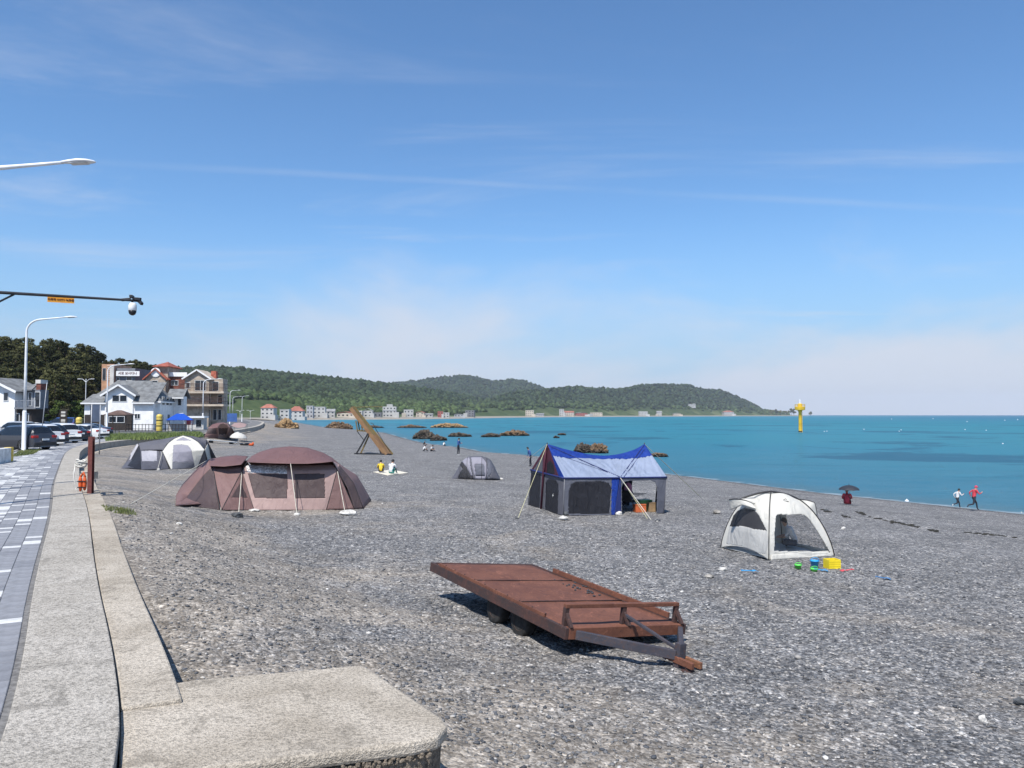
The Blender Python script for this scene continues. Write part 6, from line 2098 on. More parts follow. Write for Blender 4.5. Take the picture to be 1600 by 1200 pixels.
def needle_mat(name, a, b):
    m = bpy.data.materials.new(name); m.use_nodes = True
    t = NT(m.node_tree); bs = m.node_tree.nodes['Principled BSDF']
    tc = t.n('ShaderNodeTexCoord').outputs['Object']
    oi = t.n('ShaderNodeObjectInfo').outputs['Random']
    nz = t.math('ADD', t.noise(tc, .9, 4, .7), t.math('MULTIPLY', t.math('SUBTRACT', oi, .5), .45))
    m.node_tree.links.new(t.mix(t.smooth(nz, .25, .75), a, b), bs.inputs['Base Color'])
    bs.inputs['Roughness'].default_value = .9; bs.inputs['Specular IOR Level'].default_value = .1
    return m


M_NEED = needle_mat('pine_needles', (.024, .029, .012), (.098, .098, .040))
M_LEAF = needle_mat('broad_leaves', (.035, .060, .014), (.10, .135, .04))


def crown_mesh(seed, R, H, n_cl, per, z0, mat, leaf=.42):
    r_ = np.random.default_rng(seed)
    V, Fc = [], []
    for c in range(n_cl):
        an = r_.uniform(0, 6.28); hgt = r_.random() ** .8
        rad = R * (1 - .55 * hgt) * math.sqrt(r_.uniform(.15, 1))
        cc = np.array([math.cos(an) * rad, math.sin(an) * rad, z0 + H * hgt])
        cr = R * r_.uniform(.16, .34)
        for k in range(per):
            d = unit(r_.normal(0, 1, 3)); p = cc + d * cr * r_.uniform(.5, 1.0) * (1, 1, .62)
            nrm = unit(d + r_.normal(0, .5, 3)); a_ = unit(np.cross(nrm, r_.normal(0, 1, 3))); b_ = np.cross(nrm, a_)
            s_ = leaf * r_.uniform(.6, 1.3)
            i = len(V)
            V += [p + a_ * s_, p + b_ * s_ * .7, p - a_ * s_ * .8, p - b_ * s_ * .6]
            Fc.append((i, i + 1, i + 2, i + 3))
    m_ = MB(); m_.add(V, Fc)
    return m_


def make_tree(kind, seed):
    r_ = np.random.default_rng(seed)
    t = thing('pine_tree' if kind == 'pine' else 'leafy_tree', 'x', 'tree', (0, 0, 0))
    H = 8.2
    bend = r_.normal(0, .35, 2)
    P = [(bend[0] * s ** 2, bend[1] * s ** 2, H * s * .92) for s in np.linspace(0, 1, 7)]
    m_ = MB(); m_.tube(P, np.linspace(.20, .05, 7), 8)
    for k in range(6):
        s = r_.uniform(.42, .85); an = r_.uniform(0, 6.28)
        b0 = np.array([bend[0] * s * s, bend[1] * s * s, H * s * .92])
        m_.tube([b0, b0 + (math.cos(an) * .9, math.sin(an) * .9, .35), b0 + (math.cos(an) * 1.7, math.sin(an) * 1.7, .5)], [.06, .04, .02], 6)
    m_.build('trunk', M_BARK, t, True, True)
    if kind == 'pine': m_ = crown_mesh(seed, 2.7, 4.8, 48, 58, 3.6, M_NEED, .21)
    else: m_ = crown_mesh(seed, 2.9, 5.2, 34, 42, 2.2, M_LEAF, .32)
    m_.build('crown', M_NEED if kind == 'pine' else M_LEAF, t, False, True)
    return t


protos = [make_tree('pine', 100 + k) for k in range(4)]
lproto = [make_tree('leaf', 200 + k) for k in range(2)]
tr = np.random.default_rng(55)
PL = 'dark black pine crowding the knoll behind the car park'
LL = 'bright green leafy tree at the foot of the pine knoll'
spots = []
tries = 0
while len(spots) < 165 and tries < 6000:
    tries += 1
    xp = tr.uniform(-90, 258); Y = np.interp(xp, [-300, 0, 130, 160, 262], [105, 118, 138, 168, 176]) + tr.uniform(-2, 66)
    x = (xp - 800) / F * Y
    if all((x - a) ** 2 + (Y - b) ** 2 > 2.9 ** 2 for a, b in spots): spots.append((x, Y))
used = [False] * 6
for i, (x, Y) in enumerate(spots):
    xp = 800 + F * x / Y
    front = Y < np.interp(xp, [-300, 0, 130, 160, 262], [105, 118, 138, 168, 176]) + 7
    leafy = front and tr.random() < .55
    j = (4 + i % 2) if leafy else i % 4
    pr_ = (protos + lproto)[j]
    o = pr_ if not used[j] else copy_tree(pr_)
    used[j] = True
    z_ = float(knoll(np.array([x]), np.array([Y]))[0])
    o.location = (x, Y, z_ - .1); o.rotation_euler = (0, 0, tr.uniform(0, 6.28))
    s_ = tr.uniform(.8, 1.12) * (.62 if leafy else 1); o.scale = (s_ * tr.uniform(.9, 1.1), s_, s_)
    tag(o, LL if leafy else PL, 'tree', 'leafy trees below the pine wood' if leafy else 'pines of the wood on the knoll')
for j in range(6):
    if not used[j]:
        for ch in list((protos + lproto)[j].children): bpy.data.objects.remove(ch)
        bpy.data.objects.remove((protos + lproto)[j])

# ------------------------------------------------------------------ far town
FARM = [mk('town_white', (.44, .43, .41), .8, .1, .1), mk('town_grey', (.36, .36, .37), .8, .1, .1), mk('town_cream', (.50, .44, .36), .8, .1, .1),
        mk('town_red', (.33, .10, .08), .8, .1, .1), mk('town_dark', (.16, .16, .17), .8, .1, .1)]
M_FROOF = mk('town_red_roof', (.36, .13, .09), .85, .15, .1)
M_FGREY = mk('town_grey_roof', (.25, .25, .25), .85, .15, .1)
TOWN = [(407, 428, 628, 652, 0, 'hip', 'white far house with an orange hipped roof standing apart under the wooded hill'),
        (437, 452, 637, 653, 0, 'flat', 'white block left of the red roofed far building'),
        (451, 473, 631, 653, 0, 'hip', 'long white far building with a red hipped roof'),
        (479, 489, 632, 652, 1, 'flat', 'tall grey far building with a stair tower'),
        (489, 508, 634, 652, 0, 'flat', 'white three storey far block beside the grey tower'),
        (510, 523, 637, 650, 0, 'gable', 'small white far house above the beach end'),
        (526, 553, 642, 652, 2, 'gable', 'low cream far house with sloping roof'),
        (556, 566, 641, 652, 0, 'flat', 'narrow white far house behind the lookout ramp'),
        (568, 582, 636, 652, 0, 'gable', 'white far house with gable right of the lookout ramp'),
        (584, 596, 644, 652, 4, 'flat', 'dark low far building on the far shore'),
        (598, 619, 633, 651.5, 0, 'step', 'stepped white far building with a narrow top storey'),
        (631, 646, 639, 650, 0, 'flat', 'white far house on the slope above the shore'),
        (650, 663, 641, 651, 2, 'gable', 'cream far cottage beside the white slope house'),
        (664, 676, 645, 651.5, 0, 'gable', 'tiny white far cottage close to the water'),
        (684, 692, 642, 651.5, 3, 'flat', 'red narrow far building on the shore'),
        (692, 702, 644, 651.5, 0, 'flat', 'pale far block joined to the red building'),
        (710, 724, 645, 651, 1, 'gable', 'grey far shed between red and dark buildings'),
        (727, 741, 640, 651.5, 4, 'flat', 'dark grid fronted far building on the shore'),
        (821, 834, 640, 650.5, 2, 'flat', 'square cream far building standing alone by the bay'),
        (838, 850, 645, 650.5, 1, 'gable', 'grey far cottage right of the square cream building'),
        (874, 881, 638, 650.5, 0, 'flat', 'white far tower house on the rocky point'),
        (882, 897, 641, 650.5, 2, 'gable', 'cream far house beside the white tower house'),
        (900, 918, 643, 650.3, 3, 'gable', 'reddish far house row on the shore'),
        (922, 941, 644, 650.2, 2, 'flat', 'long cream far warehouse on the shore'),
        (998, 1012, 642, 650, 0, 'flat', 'white far house below the wooded headland'),
        (1026, 1034, 641, 650, 0, 'gable', 'small white far chapel below the wooded headland'),
        (1052, 1064, 644.5, 650, 2, 'gable', 'cream far cottage below the wooded headland'),
        (1074, 1087, 630.5, 641, 0, 'shed', 'white angular far building up on the headland slope'),
        (1131, 1147, 640.5, 649.8, 0, 'hip', 'white far building near the tip of the headland'),
        (455, 462, 612, 618, 2, 'flat', 'cream far house high on the left hillside')]
for i, (a_, b_, t_, bs, mi, roof, lab) in enumerate(TOWN):
    u = ((a_ + b_) / 2 - 800) / F
    Y = float(np.interp(u, COASTY_U, COASTY)) + 45
    if a_ in (1074,): Y += 170
    if t_ == 612: Y += 330
    k = Y / F
    zg = float(hill_z(np.array([u * Y]), np.array([Y]))[0])
    w_ = (b_ - a_) * k
    top_z = CAMZ + (648 - t_) * k
    h = max((top_z - zg) * .88, 3.0)
    th_ = thing('village_house', lab, 'house', (u * Y, Y, zg), RAD(float((i * 37) % 17 - 8)))
    hb = h * (.74 if roof in ('hip', 'gable') else 1.0)
    dpt = max(6, w_ * .6)
    wall_box(th_, -w_ / 2, w_ / 2, 0, dpt, -2, hb, FARM[mi])
    if roof == 'hip':
        m_ = MB(); o_ = .6
        e = [(-w_ / 2 - o_, -o_, hb), (w_ / 2 + o_, -o_, hb), (w_ / 2 + o_, dpt + o_, hb), (-w_ / 2 - o_, dpt + o_, hb)]
        tq = [(-w_ * .18, dpt / 2, h), (w_ * .18, dpt / 2, h)]
        for q in ([e[0], e[1], tq[1], tq[0]], [e[1], e[2], tq[1]], [e[2], e[3], tq[0], tq[1]], [e[3], e[0], tq[0]]): m_.slab(q, .2)
        m_.build('roof', M_FROOF, th_, local=True)
    elif roof == 'gable':
        gable_roof(th_, -w_ / 2, w_ / 2, 0, dpt, hb, h, 'x' if i % 2 else 'y', M_FGREY if i % 3 else M_FROOF, .5, .25, fascia=False)
    elif roof == 'step':
        wall_box(th_, -w_ * .2, w_ * .22, 1, dpt, hb + .005, hb * 1.22, FARM[mi], 'top_storey'); wall_box(th_, -w_ / 2 - .3, w_ / 2 + .3, -.4, dpt + .3, hb * .62, hb * .65, FARM[1], 'balcony_slab')
    elif roof == 'shed':
        m_ = MB(); m_.slab([(-w_ / 2, -.5, hb * .7), (w_ / 2 + .5, -.5, hb * 1.15), (w_ / 2 + .5, dpt, hb * 1.15), (-w_ / 2, dpt, hb * .7)], .3); m_.build('roof', FARM[0], th_, local=True)
    else:
        wall_box(th_, -w_ / 2 - .2, w_ / 2 + .2, -.2, dpt + .2, hb + .004, hb + .5, FARM[mi], 'parapet')
    sd_i = -1 if i % 2 else 1
    wall_box(th_, sd_i * w_ * .48 - w_ * .22, sd_i * w_ * .48 + w_ * .22, -1.6, dpt * .7, -2, hb * (.38 + .1 * (i % 3)), FARM[(mi + 2 * (i % 2)) % 3], 'annex')
    nf = max(1, int(round(hb / 3.6))); nc = max(2, int(round(w_ / 4.2)))
    for f_i in range(nf):
        for c_i in range(nc):
            xc = -w_ / 2 + w_ * (c_i + .5) / nc; zc_ = hb * (f_i + .5) / nf
            m_ = MB(); m_.bx(xc - w_ / nc * .20, xc + w_ / nc * .22, -.06, .05, zc_ - hb / nf * .16, zc_ + hb / nf * .18); m_.build('window', M_WGLASS, th_, local=True)

# ------------------------------------------------------------------ rocks, beacon, buoys
def rock_material(name, a, b, c):
    m = bpy.data.materials.new(name); m.use_nodes = True
    t = NT(m.node_tree); bs = m.node_tree.nodes['Principled BSDF']
    tc = t.n('ShaderNodeTexCoord').outputs['Object']
    n1 = t.noise(tc, .7, 6, .7, .6); n2 = t.noise(tc, 3.5, 5, .7)
    cc = t.mix(t.smooth(n1, .35, .65), a, b)
    cc = t.mix(t.math('MULTIPLY', t.smooth(n2, .52, .66), .8), cc, c)
    z = t.n('ShaderNodeSeparateXYZ', {0: t.n('ShaderNodeNewGeometry').outputs['Position']}).outputs[2]
    cc = t.mix(t.smooth(z, .55, .10), cc, (.018, .019, .016))       # weed-dark tide line
    m.node_tree.links.new(cc, bs.inputs['Base Color']); bs.inputs['Roughness'].default_value = .85
    bp = t.n('ShaderNodeBump', {'Strength': .9, 'Distance': .25, 'Height': n2}); m.node_tree.links.new(bp.outputs[0], bs.inputs['Normal'])
    return m


M_ROCKT = rock_material('tan_rock', (.30, .19, .09), (.42, .28, .14), (.10, .065, .04))
M_ROCKB = rock_material('brown_rock', (.13, .085, .05), (.22, .14, .075), (.05, .035, .025))
M_ROCKD = rock_material('dark_rock', (.055, .045, .036), (.12, .09, .06), (.025, .022, .02))


def rock(px0, px1, topy, basey, mat, label, seed, sea=True, n=6, group=None):
    p = onz((px0 + px1) / 2, basey, 0.0) if sea else G((px0 + px1) / 2, basey)
    k = p[1] / F
    w_ = (px1 - px0) * k * .82; h = (basey - topy) * k * .72
    r_ = np.random.default_rng(seed)
    m_ = MB()
    for j in range(n):
        s = (j + .5) / n * 2 - 1
        hh = h * (1 - .55 * abs(s) ** 1.5) * r_.uniform(.65, 1.0) if n > 1 else h
        c_ = p + np.array([s * w_ * .40 + r_.normal(0, w_ * .02), r_.normal(0, w_ * .06) + w_ * .12, hh * .30])
        m_.blob(c_, (w_ / n * r_.uniform(.75, 1.2), w_ / n * r_.uniform(.8, 1.2) + .2, hh * .78), 4, .75, 2.3, seed * 7 + j, True)
    return tag(m_.build('rock_outcrop', mat), label, 'rock', group)


rock(429, 463, 653, 669, M_ROCKT, 'golden tan boulder on the shingle at the far beach end', 1, False, 5)
rock(503, 552, 657, 671, M_ROCKB, 'long brown rock at the water edge left of the lookout ramp', 2, True, 6)
rock(618, 668, 663.5, 668.5, M_ROCKB, 'low plain brown reef beside the tan topped long reef', 3, True, 8)
rock(664, 736, 660.5, 668.5, M_ROCKT, 'tan topped long reef in the bay', 4, True, 10)
rock(645, 682, 670, 686, M_ROCKD, 'dark craggy rock mound at the shore beyond the seated bathers', 5, True, 5)
rock(672, 696, 678, 688.5, M_ROCKD, 'black wet rock beside the craggy shore mound', 6, True, 4)
rock(697, 739, 674.5, 682.5, M_ROCKD, 'low dark rocks behind the standing man in blue', 7, True, 7)
rock(752, 782, 675, 683, M_ROCKD, 'small dark rocks left of the weathered reef', 8, True, 5)
rock(778, 832, 671.5, 681, M_ROCKB, 'weathered brown reef in the water right of the standing man', 9, True, 8)
rock(866, 873, 680, 684.5, M_ROCKD, 'tiny dark rock in the water left of the block shaped rock', 10, True, 2)
rock(872, 881, 676, 680, M_ROCKD, 'tiny black rock farther out left of the block shaped rock', 11, True, 2)
rock(897, 930, 687, 707, M_ROCKD, 'layered brown rock stack behind the blue tent', 12, True, 4)
rock(926, 943, 690, 708, M_ROCKB, 'square sided rock leaning on the layered stack', 13, True, 2)
rock(1022, 1039, 706, 714, M_ROCKB, 'low brown rock in the water right of the blue tent peak', 14, True, 2)
rock(560, 600, 664.5, 668.5, M_ROCKD, 'thin dark reef behind the lookout ramp', 15, True, 6)

bp_ = onz(1250.5, 675.5, 0); kb = bp_[1] / F
bea = thing('sea_beacon', 'yellow cylindrical light beacon standing in the sea', 'beacon', bp_)
YB_ = lambda py: (675.5 - py) * kb
M_BEAC = mk('beacon_yellow', (.66, .42, .02), .5, .12, .6, .2, 4)
m_ = MB(); m_.rev([(2.7 * kb, -2), (2.7 * kb, YB_(674)), (2.5 * kb, YB_(673)), (2.3 * kb, YB_(644)), (3.4 * kb, YB_(641.5))], 20, bp_); m_.build('column', M_BEAC, bea, True)
m_ = MB(); m_.rev([(2.75 * kb, .05), (2.75 * kb, YB_(673.2))], 20, bp_); m_.build('waterline_band', M_BLACK, bea, True)
m_ = MB(); m_.rev([(3.4 * kb, YB_(641.5)), (7.6 * kb, YB_(640.5)), (7.8 * kb, YB_(636)), (7.2 * kb, YB_(635.6)), (3 * kb, YB_(636.5))], 24, bp_); m_.build('gallery', M_BEAC, bea)
m_ = MB(); m_.rev([(3.6 * kb, YB_(636.4)), (3.6 * kb, YB_(631.5)), (2.2 * kb, YB_(630.5))], 18, bp_); m_.build('lantern_room', M_BEAC, bea)
m_ = MB(); m_.rev([(1.0 * kb, YB_(630.5)), (.7 * kb, YB_(627)), (.9 * kb, YB_(626.5)), (.5 * kb, YB_(624))], 12, bp_); m_.build('lantern', M_WHITE_M, bea)
m_ = MB()
for k in range(14):
    an = k / 14 * 6.283; q = bp_ + np.array([math.cos(an) * 7.4 * kb, math.sin(an) * 7.4 * kb, 0])
    m_.tube([q + (0, 0, YB_(636)), q + (0, 0, YB_(632))], .04, 5)
a_ = np.linspace(0, 6.283, 25); m_.tube(np.stack([bp_[0] + np.cos(a_) * 7.4 * kb, bp_[1] + np.sin(a_) * 7.4 * kb, np.full(25, YB_(632))], 1), .05, 5, False)
m_.build('railing', M_BEAC, bea)
m_ = MB(); m_.tube([bp_ + (2.5 * kb, -.3, 0), bp_ + (2.5 * kb, -.3, YB_(640))], .07, 6); m_.build('ladder_rail', M_BEAC, bea)

BU = [(1288, 674.5), (1292, 674), (1405, 674), (1408, 672), (1393, 655), (1511, 659), (1567, 693.5), (1458, 654.5), (1541, 672.5), (1590, 656), (1570, 657), (1508, 671.5), (1350, 671), (1417, 783.5)]
for i, (px, py) in enumerate(BU):
    p = onz(px, py, 0.0)
    r = max(.75 * p[1] / F, .12)
    m_ = MB(); m_.rev([(r * .3, -r * .5), (r * .9, -r * .2), (r, r * .2), (r * .75, r * .7), (r * .25, r * .95), (r * .12, r * 1.3)], 12, p)
    tag(m_.build('buoy', M_WHITE_M, None, True), 'small white float bobbing on the open sea', 'buoy', 'white floats on the sea')

# seaweed wrack on the lower beach
m_ = MB(); r_ = np.random.default_rng(8)
for (xa, ya, xb, yb, n_) in ((1338, 800, 1362, 808, 10), (1366, 809, 1432, 824, 34), (1452, 828, 1465, 831, 8), (1505, 832, 1590, 840, 24), (1284, 797, 1298, 801, 10), (1316, 806, 1330, 809, 6)):
    for k in range(n_):
        t_ = r_.random(); p = G(xa + (xb - xa) * t_ + r_.normal(0, 2), ya + (yb - ya) * t_ + r_.normal(0, .7))
        m_.blob(p + (0, 0, .01), (r_.uniform(.04, .16), r_.uniform(.03, .06), r_.uniform(.015, .035)), 1, .6, 1.9, k)
tag(m_.build('seaweed_wrack', mk('dry_seaweed', (.022, .020, .014), .9, .3, 6)), 'dark strips of dried seaweed along the lower shingle', 'seaweed', kind='stuff')

# ------------------------------------------------------------------ lookout ramp
Gr0, Gr1 = G(606, 711), G(556, 710)
YS = Gr0[1]
S_ = lambda px, py, dy=0: U(px, py, YS + dy)
M_YWOOD = rust_material('yellow_timber', (.20, .15, .05), (.14, .095, .035), (.08, .055, .028), 1.2)
M_OWOOD = rust_material('brown_timber', (.19, .10, .045), (.26, .15, .07), (.09, .05, .03), 1.2)
ramp = thing('lookout_ramp', 'tilted yellow timber lookout ramp propped on dark legs', 'lookout', (Gr0[0] - 1.5, YS + .4, Gr0[2]))
tA, bA = S_(548, 638, .2), Gr0 + (-.2, 0, 0)
tB, bB = S_(552, 636.5, 1.1), Gr0 + (.25, .9, 0); bB[2] = gz(bB[0], bB[1])
for a_, b_, mt in ((tA, bA, M_OWOOD), (tB, bB, M_YWOOD)):
    m_ = MB(); m_.bar(a_, b_, .14, .34); m_.build('side_beam', mt, ramp, bevel=.01)
for k in range(20):
    t_ = (k + .5) / 20
    a_ = tA * (1 - t_) + bA * t_ + (0, 0, .12); b_ = tB * (1 - t_) + bB * t_ + (0, 0, .12)
    m_ = MB(); m_.bar(a_, b_, .27, .05, unit(np.cross(bA - tA, tB - tA))); m_.build('plank', M_YWOOD if k < 12 else M_OWOOD, ramp)
j0 = S_(577, 677, .6)
for e_, mt, r_ in (((553.5, 709.5, 0), M_BLKP, .06), ((560, 709, 1.0), M_YWOOD, .05)):
    g_ = G(e_[0], e_[1]); g_[1] = YS + e_[2]; g_[2] = gz(g_[0], g_[1])
    m_ = MB(); m_.bar(j0 + (0, e_[2] - .6, 0), g_, .13, .13); m_.build('leg', mt, ramp)
g_ = S_(596, 707, .5); g_[2] = gz(g_[0], g_[1])
m_ = MB(); m_.bar(S_(588, 689, .5), g_, .1, .1); m_.build('leg', M_BLKP, ramp)
m_ = MB(); m_.bar(Gr1 + (-.2, .3, .06), Gr0 + (.3, .3, .06), .12, .10); m_.build('base_shadow_bar', M_BLKP, ramp)  # black bar stands in for the ramp's shadow line on the shingle
bk = [S_(556, 657.5, .2), S_(575, 658, .2), S_(575, 674, .2), S_(558.5, 673, .2)]
bq = [q + (0, 1.0, 0) for q in bk]
for q0, q1 in ((bk[0], bk[3]), (bk[3], bk[2]), (bq[0], bq[3]), (bq[3], bq[2]), (bk[3], bq[3]), (bk[2], bq[2]), (S_(565, 660, .2), S_(566, 674, .2))):
    m_ = MB(); m_.bar(q0, q1, .10, .10); m_.build('platform_frame', M_YWOOD, ramp)
m_ = MB(); m_.slab([bk[3] + (0, 0, .06), bk[2] + (0, 0, .06), bq[2] + (0, 0, .06), bq[3] + (0, 0, .06)], .05); m_.build('platform_floor', M_YWOOD, ramp)
m_ = MB(); m_.bar(S_(557.5, 673, .3), S_(568, 687, .3), .06, .06); m_.build('strut', M_BLKP, ramp)
for dy in (0.0, .95):
    m_ = MB(); m_.tube([S_(579, 661, dy), S_(583, 662, dy), S_(588, 672, dy), S_(599, 690, dy), S_(610, 707, dy)], .03, 6); m_.build('handrail', M_BLKP, ramp, True)
tag(MB().tube([S_(548, 636.5, .6), S_(575, 635.8, .9), S_(598, 635.5, 1.1)], .035, 6).build('top_pole', M_YWOOD, ramp), None)

# ------------------------------------------------------------------ people
SKIN = mk('skin', (.42, .25, .17), .6, .05, 4)
HAIR = mk('black_hair', (.010, .009, .009), .6, .2, 20)
SHOE = mk('shoe', (.45, .45, .45), .7, .1, 5)
SHOED = mk('dark_shoe', (.03, .03, .035), .7, .1, 5)


def person(label, loc, rz, J, mats, s=1.0, hair=True, cap=None):
    """J: joints in metres for a 1.7 m adult, facing +x. mats: shirt, trousers, shoes. One skinned surface."""
    names = list(J)
    BON = [('pelvis', 'belly'), ('belly', 'chest'), ('chest', 'neck'), ('neck', 'head'), ('head', 'crown')]
    for d_ in 'lr':
        BON += [('chest', 'sh' + d_), ('sh' + d_, 'el' + d_), ('el' + d_, 'wr' + d_), ('wr' + d_, 'ha' + d_), ('pelvis', 'hi' + d_), ('hi' + d_, 'kn' + d_), ('kn' + d_, 'an' + d_), ('an' + d_, 'to' + d_)]
    RADI = dict(pelvis=(.135, .11), belly=(.125, .10), chest=(.15, .11), neck=(.055, .055), head=(.085, .075), crown=(.075, .068))
    for d_ in 'lr':
        RADI.update({'sh' + d_: (.065, .065), 'el' + d_: (.042, .042), 'wr' + d_: (.030, .026), 'ha' + d_: (.032, .02), 'hi' + d_: (.095, .095), 'kn' + d_: (.062, .062), 'an' + d_: (.042, .042), 'to' + d_: (.038, .03)})
    vs = [Vector(J[n_]) for n_ in names]
    me = bpy.data.meshes.new('person')
    me.from_pydata(vs, [(names.index(a_), names.index(b_)) for a_, b_ in BON], [])
    ob = bpy.data.objects.new('tmp', me); col.objects.link(ob)
    md = ob.modifiers.new('skin', 'SKIN'); md.use_smooth_shade = True
    for n_, sv in zip(names, me.skin_vertices[0].data):
        sv.radius = RADI[n_]; sv.use_root = (n_ == 'pelvis')
    sb_ = ob.modifiers.new('sub', 'SUBSURF'); sb_.levels = 1; sb_.render_levels = 1
    dg = bpy.context.evaluated_depsgraph_get()
    m2 = bpy.data.meshes.new_from_object(ob.evaluated_get(dg))
    bpy.data.objects.remove(ob)
    # hands: five short fingers rooted in the palm; nose and ears
    extra = MB()
    for d_ in 'lr':
        w_, h_ = np.array(J['wr' + d_]), np.array(J['ha' + d_])
        fd = unit(h_ - w_); sd_ = unit(np.cross(fd, (0.3, 0.2, 1)))
        for k, (of, ln) in enumerate(((-.028, .062), (-.010, .075), (.009, .070), (.026, .055))):
            b0 = h_ + sd_ * of
            extra.tube([b0 - fd * .01, b0 + fd * ln * .55, b0 + fd * ln * .9 - np.array([0, 0, .012])], [.009, .0085, .006], 5)
        extra.tube([w_ + fd * .03 + sd_ * -.03, w_ + fd * .06 + sd_ * -.055, w_ + fd * .09 + sd_ * -.055], [.011, .010, .007], 5)
    hc = np.array(J['head']); cr = np.array(J['crown']); up = unit(cr - hc)
    fx = unit(np.array(J.get('face', (1, 0, 0))) - up * np.dot(np.array(J.get('face', (1, 0, 0))), up)); sd2 = np.cross(up, fx)
    extra.blob(hc + fx * .088 + up * .03, (.018, .014, .022), 1, .1)
    for s_ in (-1, 1): extra.blob(hc + sd2 * s_ * .082 + up * .03, (.018, .012, .028), 1, .1)
    bm = bmesh.new(); bm.from_mesh(m2)
    Ve = np.concatenate(extra.v)
    vv = [bm.verts.new(v) for v in Ve]
    for q in extra.f:
        try: bm.faces.new([vv[i] for i in q])
        except ValueError: pass
    me2 = bpy.data.meshes.new('person'); bm.to_mesh(me2); bm.free()
    for mt in (mats[0], mats[1], mats[2], SKIN): me2.materials.append(mt)
    segs = []
    for a_, b_ in BON:
        k = 0
        if b_ in ('head', 'crown') or b_[:2] in ('wr', 'ha'): k = 3
        if b_[:2] in ('kn', 'an') or b_[:2] == 'hi': k = 1
        if b_[:2] == 'to': k = 2
        if a_ == 'pelvis' and b_ == 'belly': k = 0
        segs.append((np.array(J[a_]), np.array(J[b_]), k))
    if len(mats) > 3 and mats[3] == 'long':
        segs = [(a_, b_, 0 if (k == 3 and i >= 5 and i not in (8, 16)) else k) for i, (a_, b_, k) in enumerate(segs)]
    for p in me2.polygons:
        c_ = np.array(p.center); best = (9, 0)
        for a_, b_, k in segs:
            ab = b_ - a_; t_ = np.clip(np.dot(c_ - a_, ab) / max(np.dot(ab, ab), 1e-9), 0, 1)
            d_ = np.linalg.norm(c_ - a_ - ab * t_)
            if d_ < best[0]: best = (d_, k)
        p.material_index = best[1]; p.use_smooth = True
    me2.name = 'person'
    o = bpy.data.objects.new('person', me2); col.objects.link(o)
    o.location = loc; o.rotation_euler = (0, 0, rz); o.scale = (s, s, s)
    OFF[o.name] = np.zeros(3)
    tag(o, label, 'person')
    if hair or cap:
        hm = MB()
        V, Fc = ico(3)
        sel = [f for f in Fc if np.mean([V[i] for i in f], axis=0) @ np.array([-.55, 0, .83]) > -.18]
        R_ = np.stack([fx, sd2, up], 1)
        hm.add((V * (1.0 + .03 * np.sin(V[:, :1] * 9))) * np.array([.103, .094, .112]) @ R_.T + hc + up * .048, sel)
        h_ = hm.build('cap' if cap else 'hair', cap or HAIR, o, True, True)
        if cap:
            cb_ = MB(); cb_.slab([hc + up * .09 + fx * .08 + sd2 * .07, hc + up * .09 + fx * .08 - sd2 * .07, hc + up * .07 + fx * .17 - sd2 * .05, hc + up * .07 + fx * .17 + sd2 * .05], .01)
            cb_.build('cap_peak', cap, o, False, True)
    return o


def stand(lean=0.0, arms='down', step=.0):
    J = dict(pelvis=(0, 0, .93), belly=(.01 + lean * .1, 0, 1.08), chest=(.02 + lean * .35, 0, 1.30), neck=(.02 + lean * .5, 0, 1.46), head=(.04 + lean * .62, 0, 1.57), crown=(.05 + lean * .7, 0, 1.66))
    for d_, s_ in (('l', 1), ('r', -1)):
        J['hi' + d_] = (0, s_ * .09, .88); J['kn' + d_] = (.03 + s_ * step, s_ * .10, .49); J['an' + d_] = (-.01 + s_ * step * 1.3, s_ * .11, .09); J['to' + d_] = (.14 + s_ * step * 1.3, s_ * .12, .04)
        cx_ = .02 + lean * .35
        J['sh' + d_] = (cx_, s_ * .19, 1.40)
        if arms == 'front':
            J['el' + d_] = (cx_ + .08, s_ * .24, 1.14); J['wr' + d_] = (cx_ + .28, s_ * .10, 1.20); J['ha' + d_] = (cx_ + .34, s_ * .05, 1.23)
        else:
            J['el' + d_] = (cx_ - .02, s_ * .25, 1.12); J['wr' + d_] = (cx_ + .06, s_ * .26, .88); J['ha' + d_] = (cx_ + .08, s_ * .26, .80)
    return J


def run_pose():
    J = dict(pelvis=(0, 0, .90), belly=(.03, 0, 1.05), chest=(.09, 0, 1.26), neck=(.13, 0, 1.42), head=(.17, 0, 1.53), crown=(.19, 0, 1.62))
    J.update(hil=(.0, .09, .86), knl=(.24, .10, .55), anl=(.30, .10, .14), tol=(.43, .10, .08), hir=(0, -.09, .86), knr=(-.10, -.10, .47), anr=(-.46, -.10, .42), tor=(-.52, -.10, .28))
    J.update(shl=(.09, .18, 1.37), ell=(-.12, .26, 1.20), wrl=(-.06, .24, .98), hal=(.0, .23, .92), shr=(.09, -.18, 1.37), elr=(.20, -.26, 1.14), wrr=(.40, -.20, 1.22), har=(.46, -.18, 1.27))
    return J


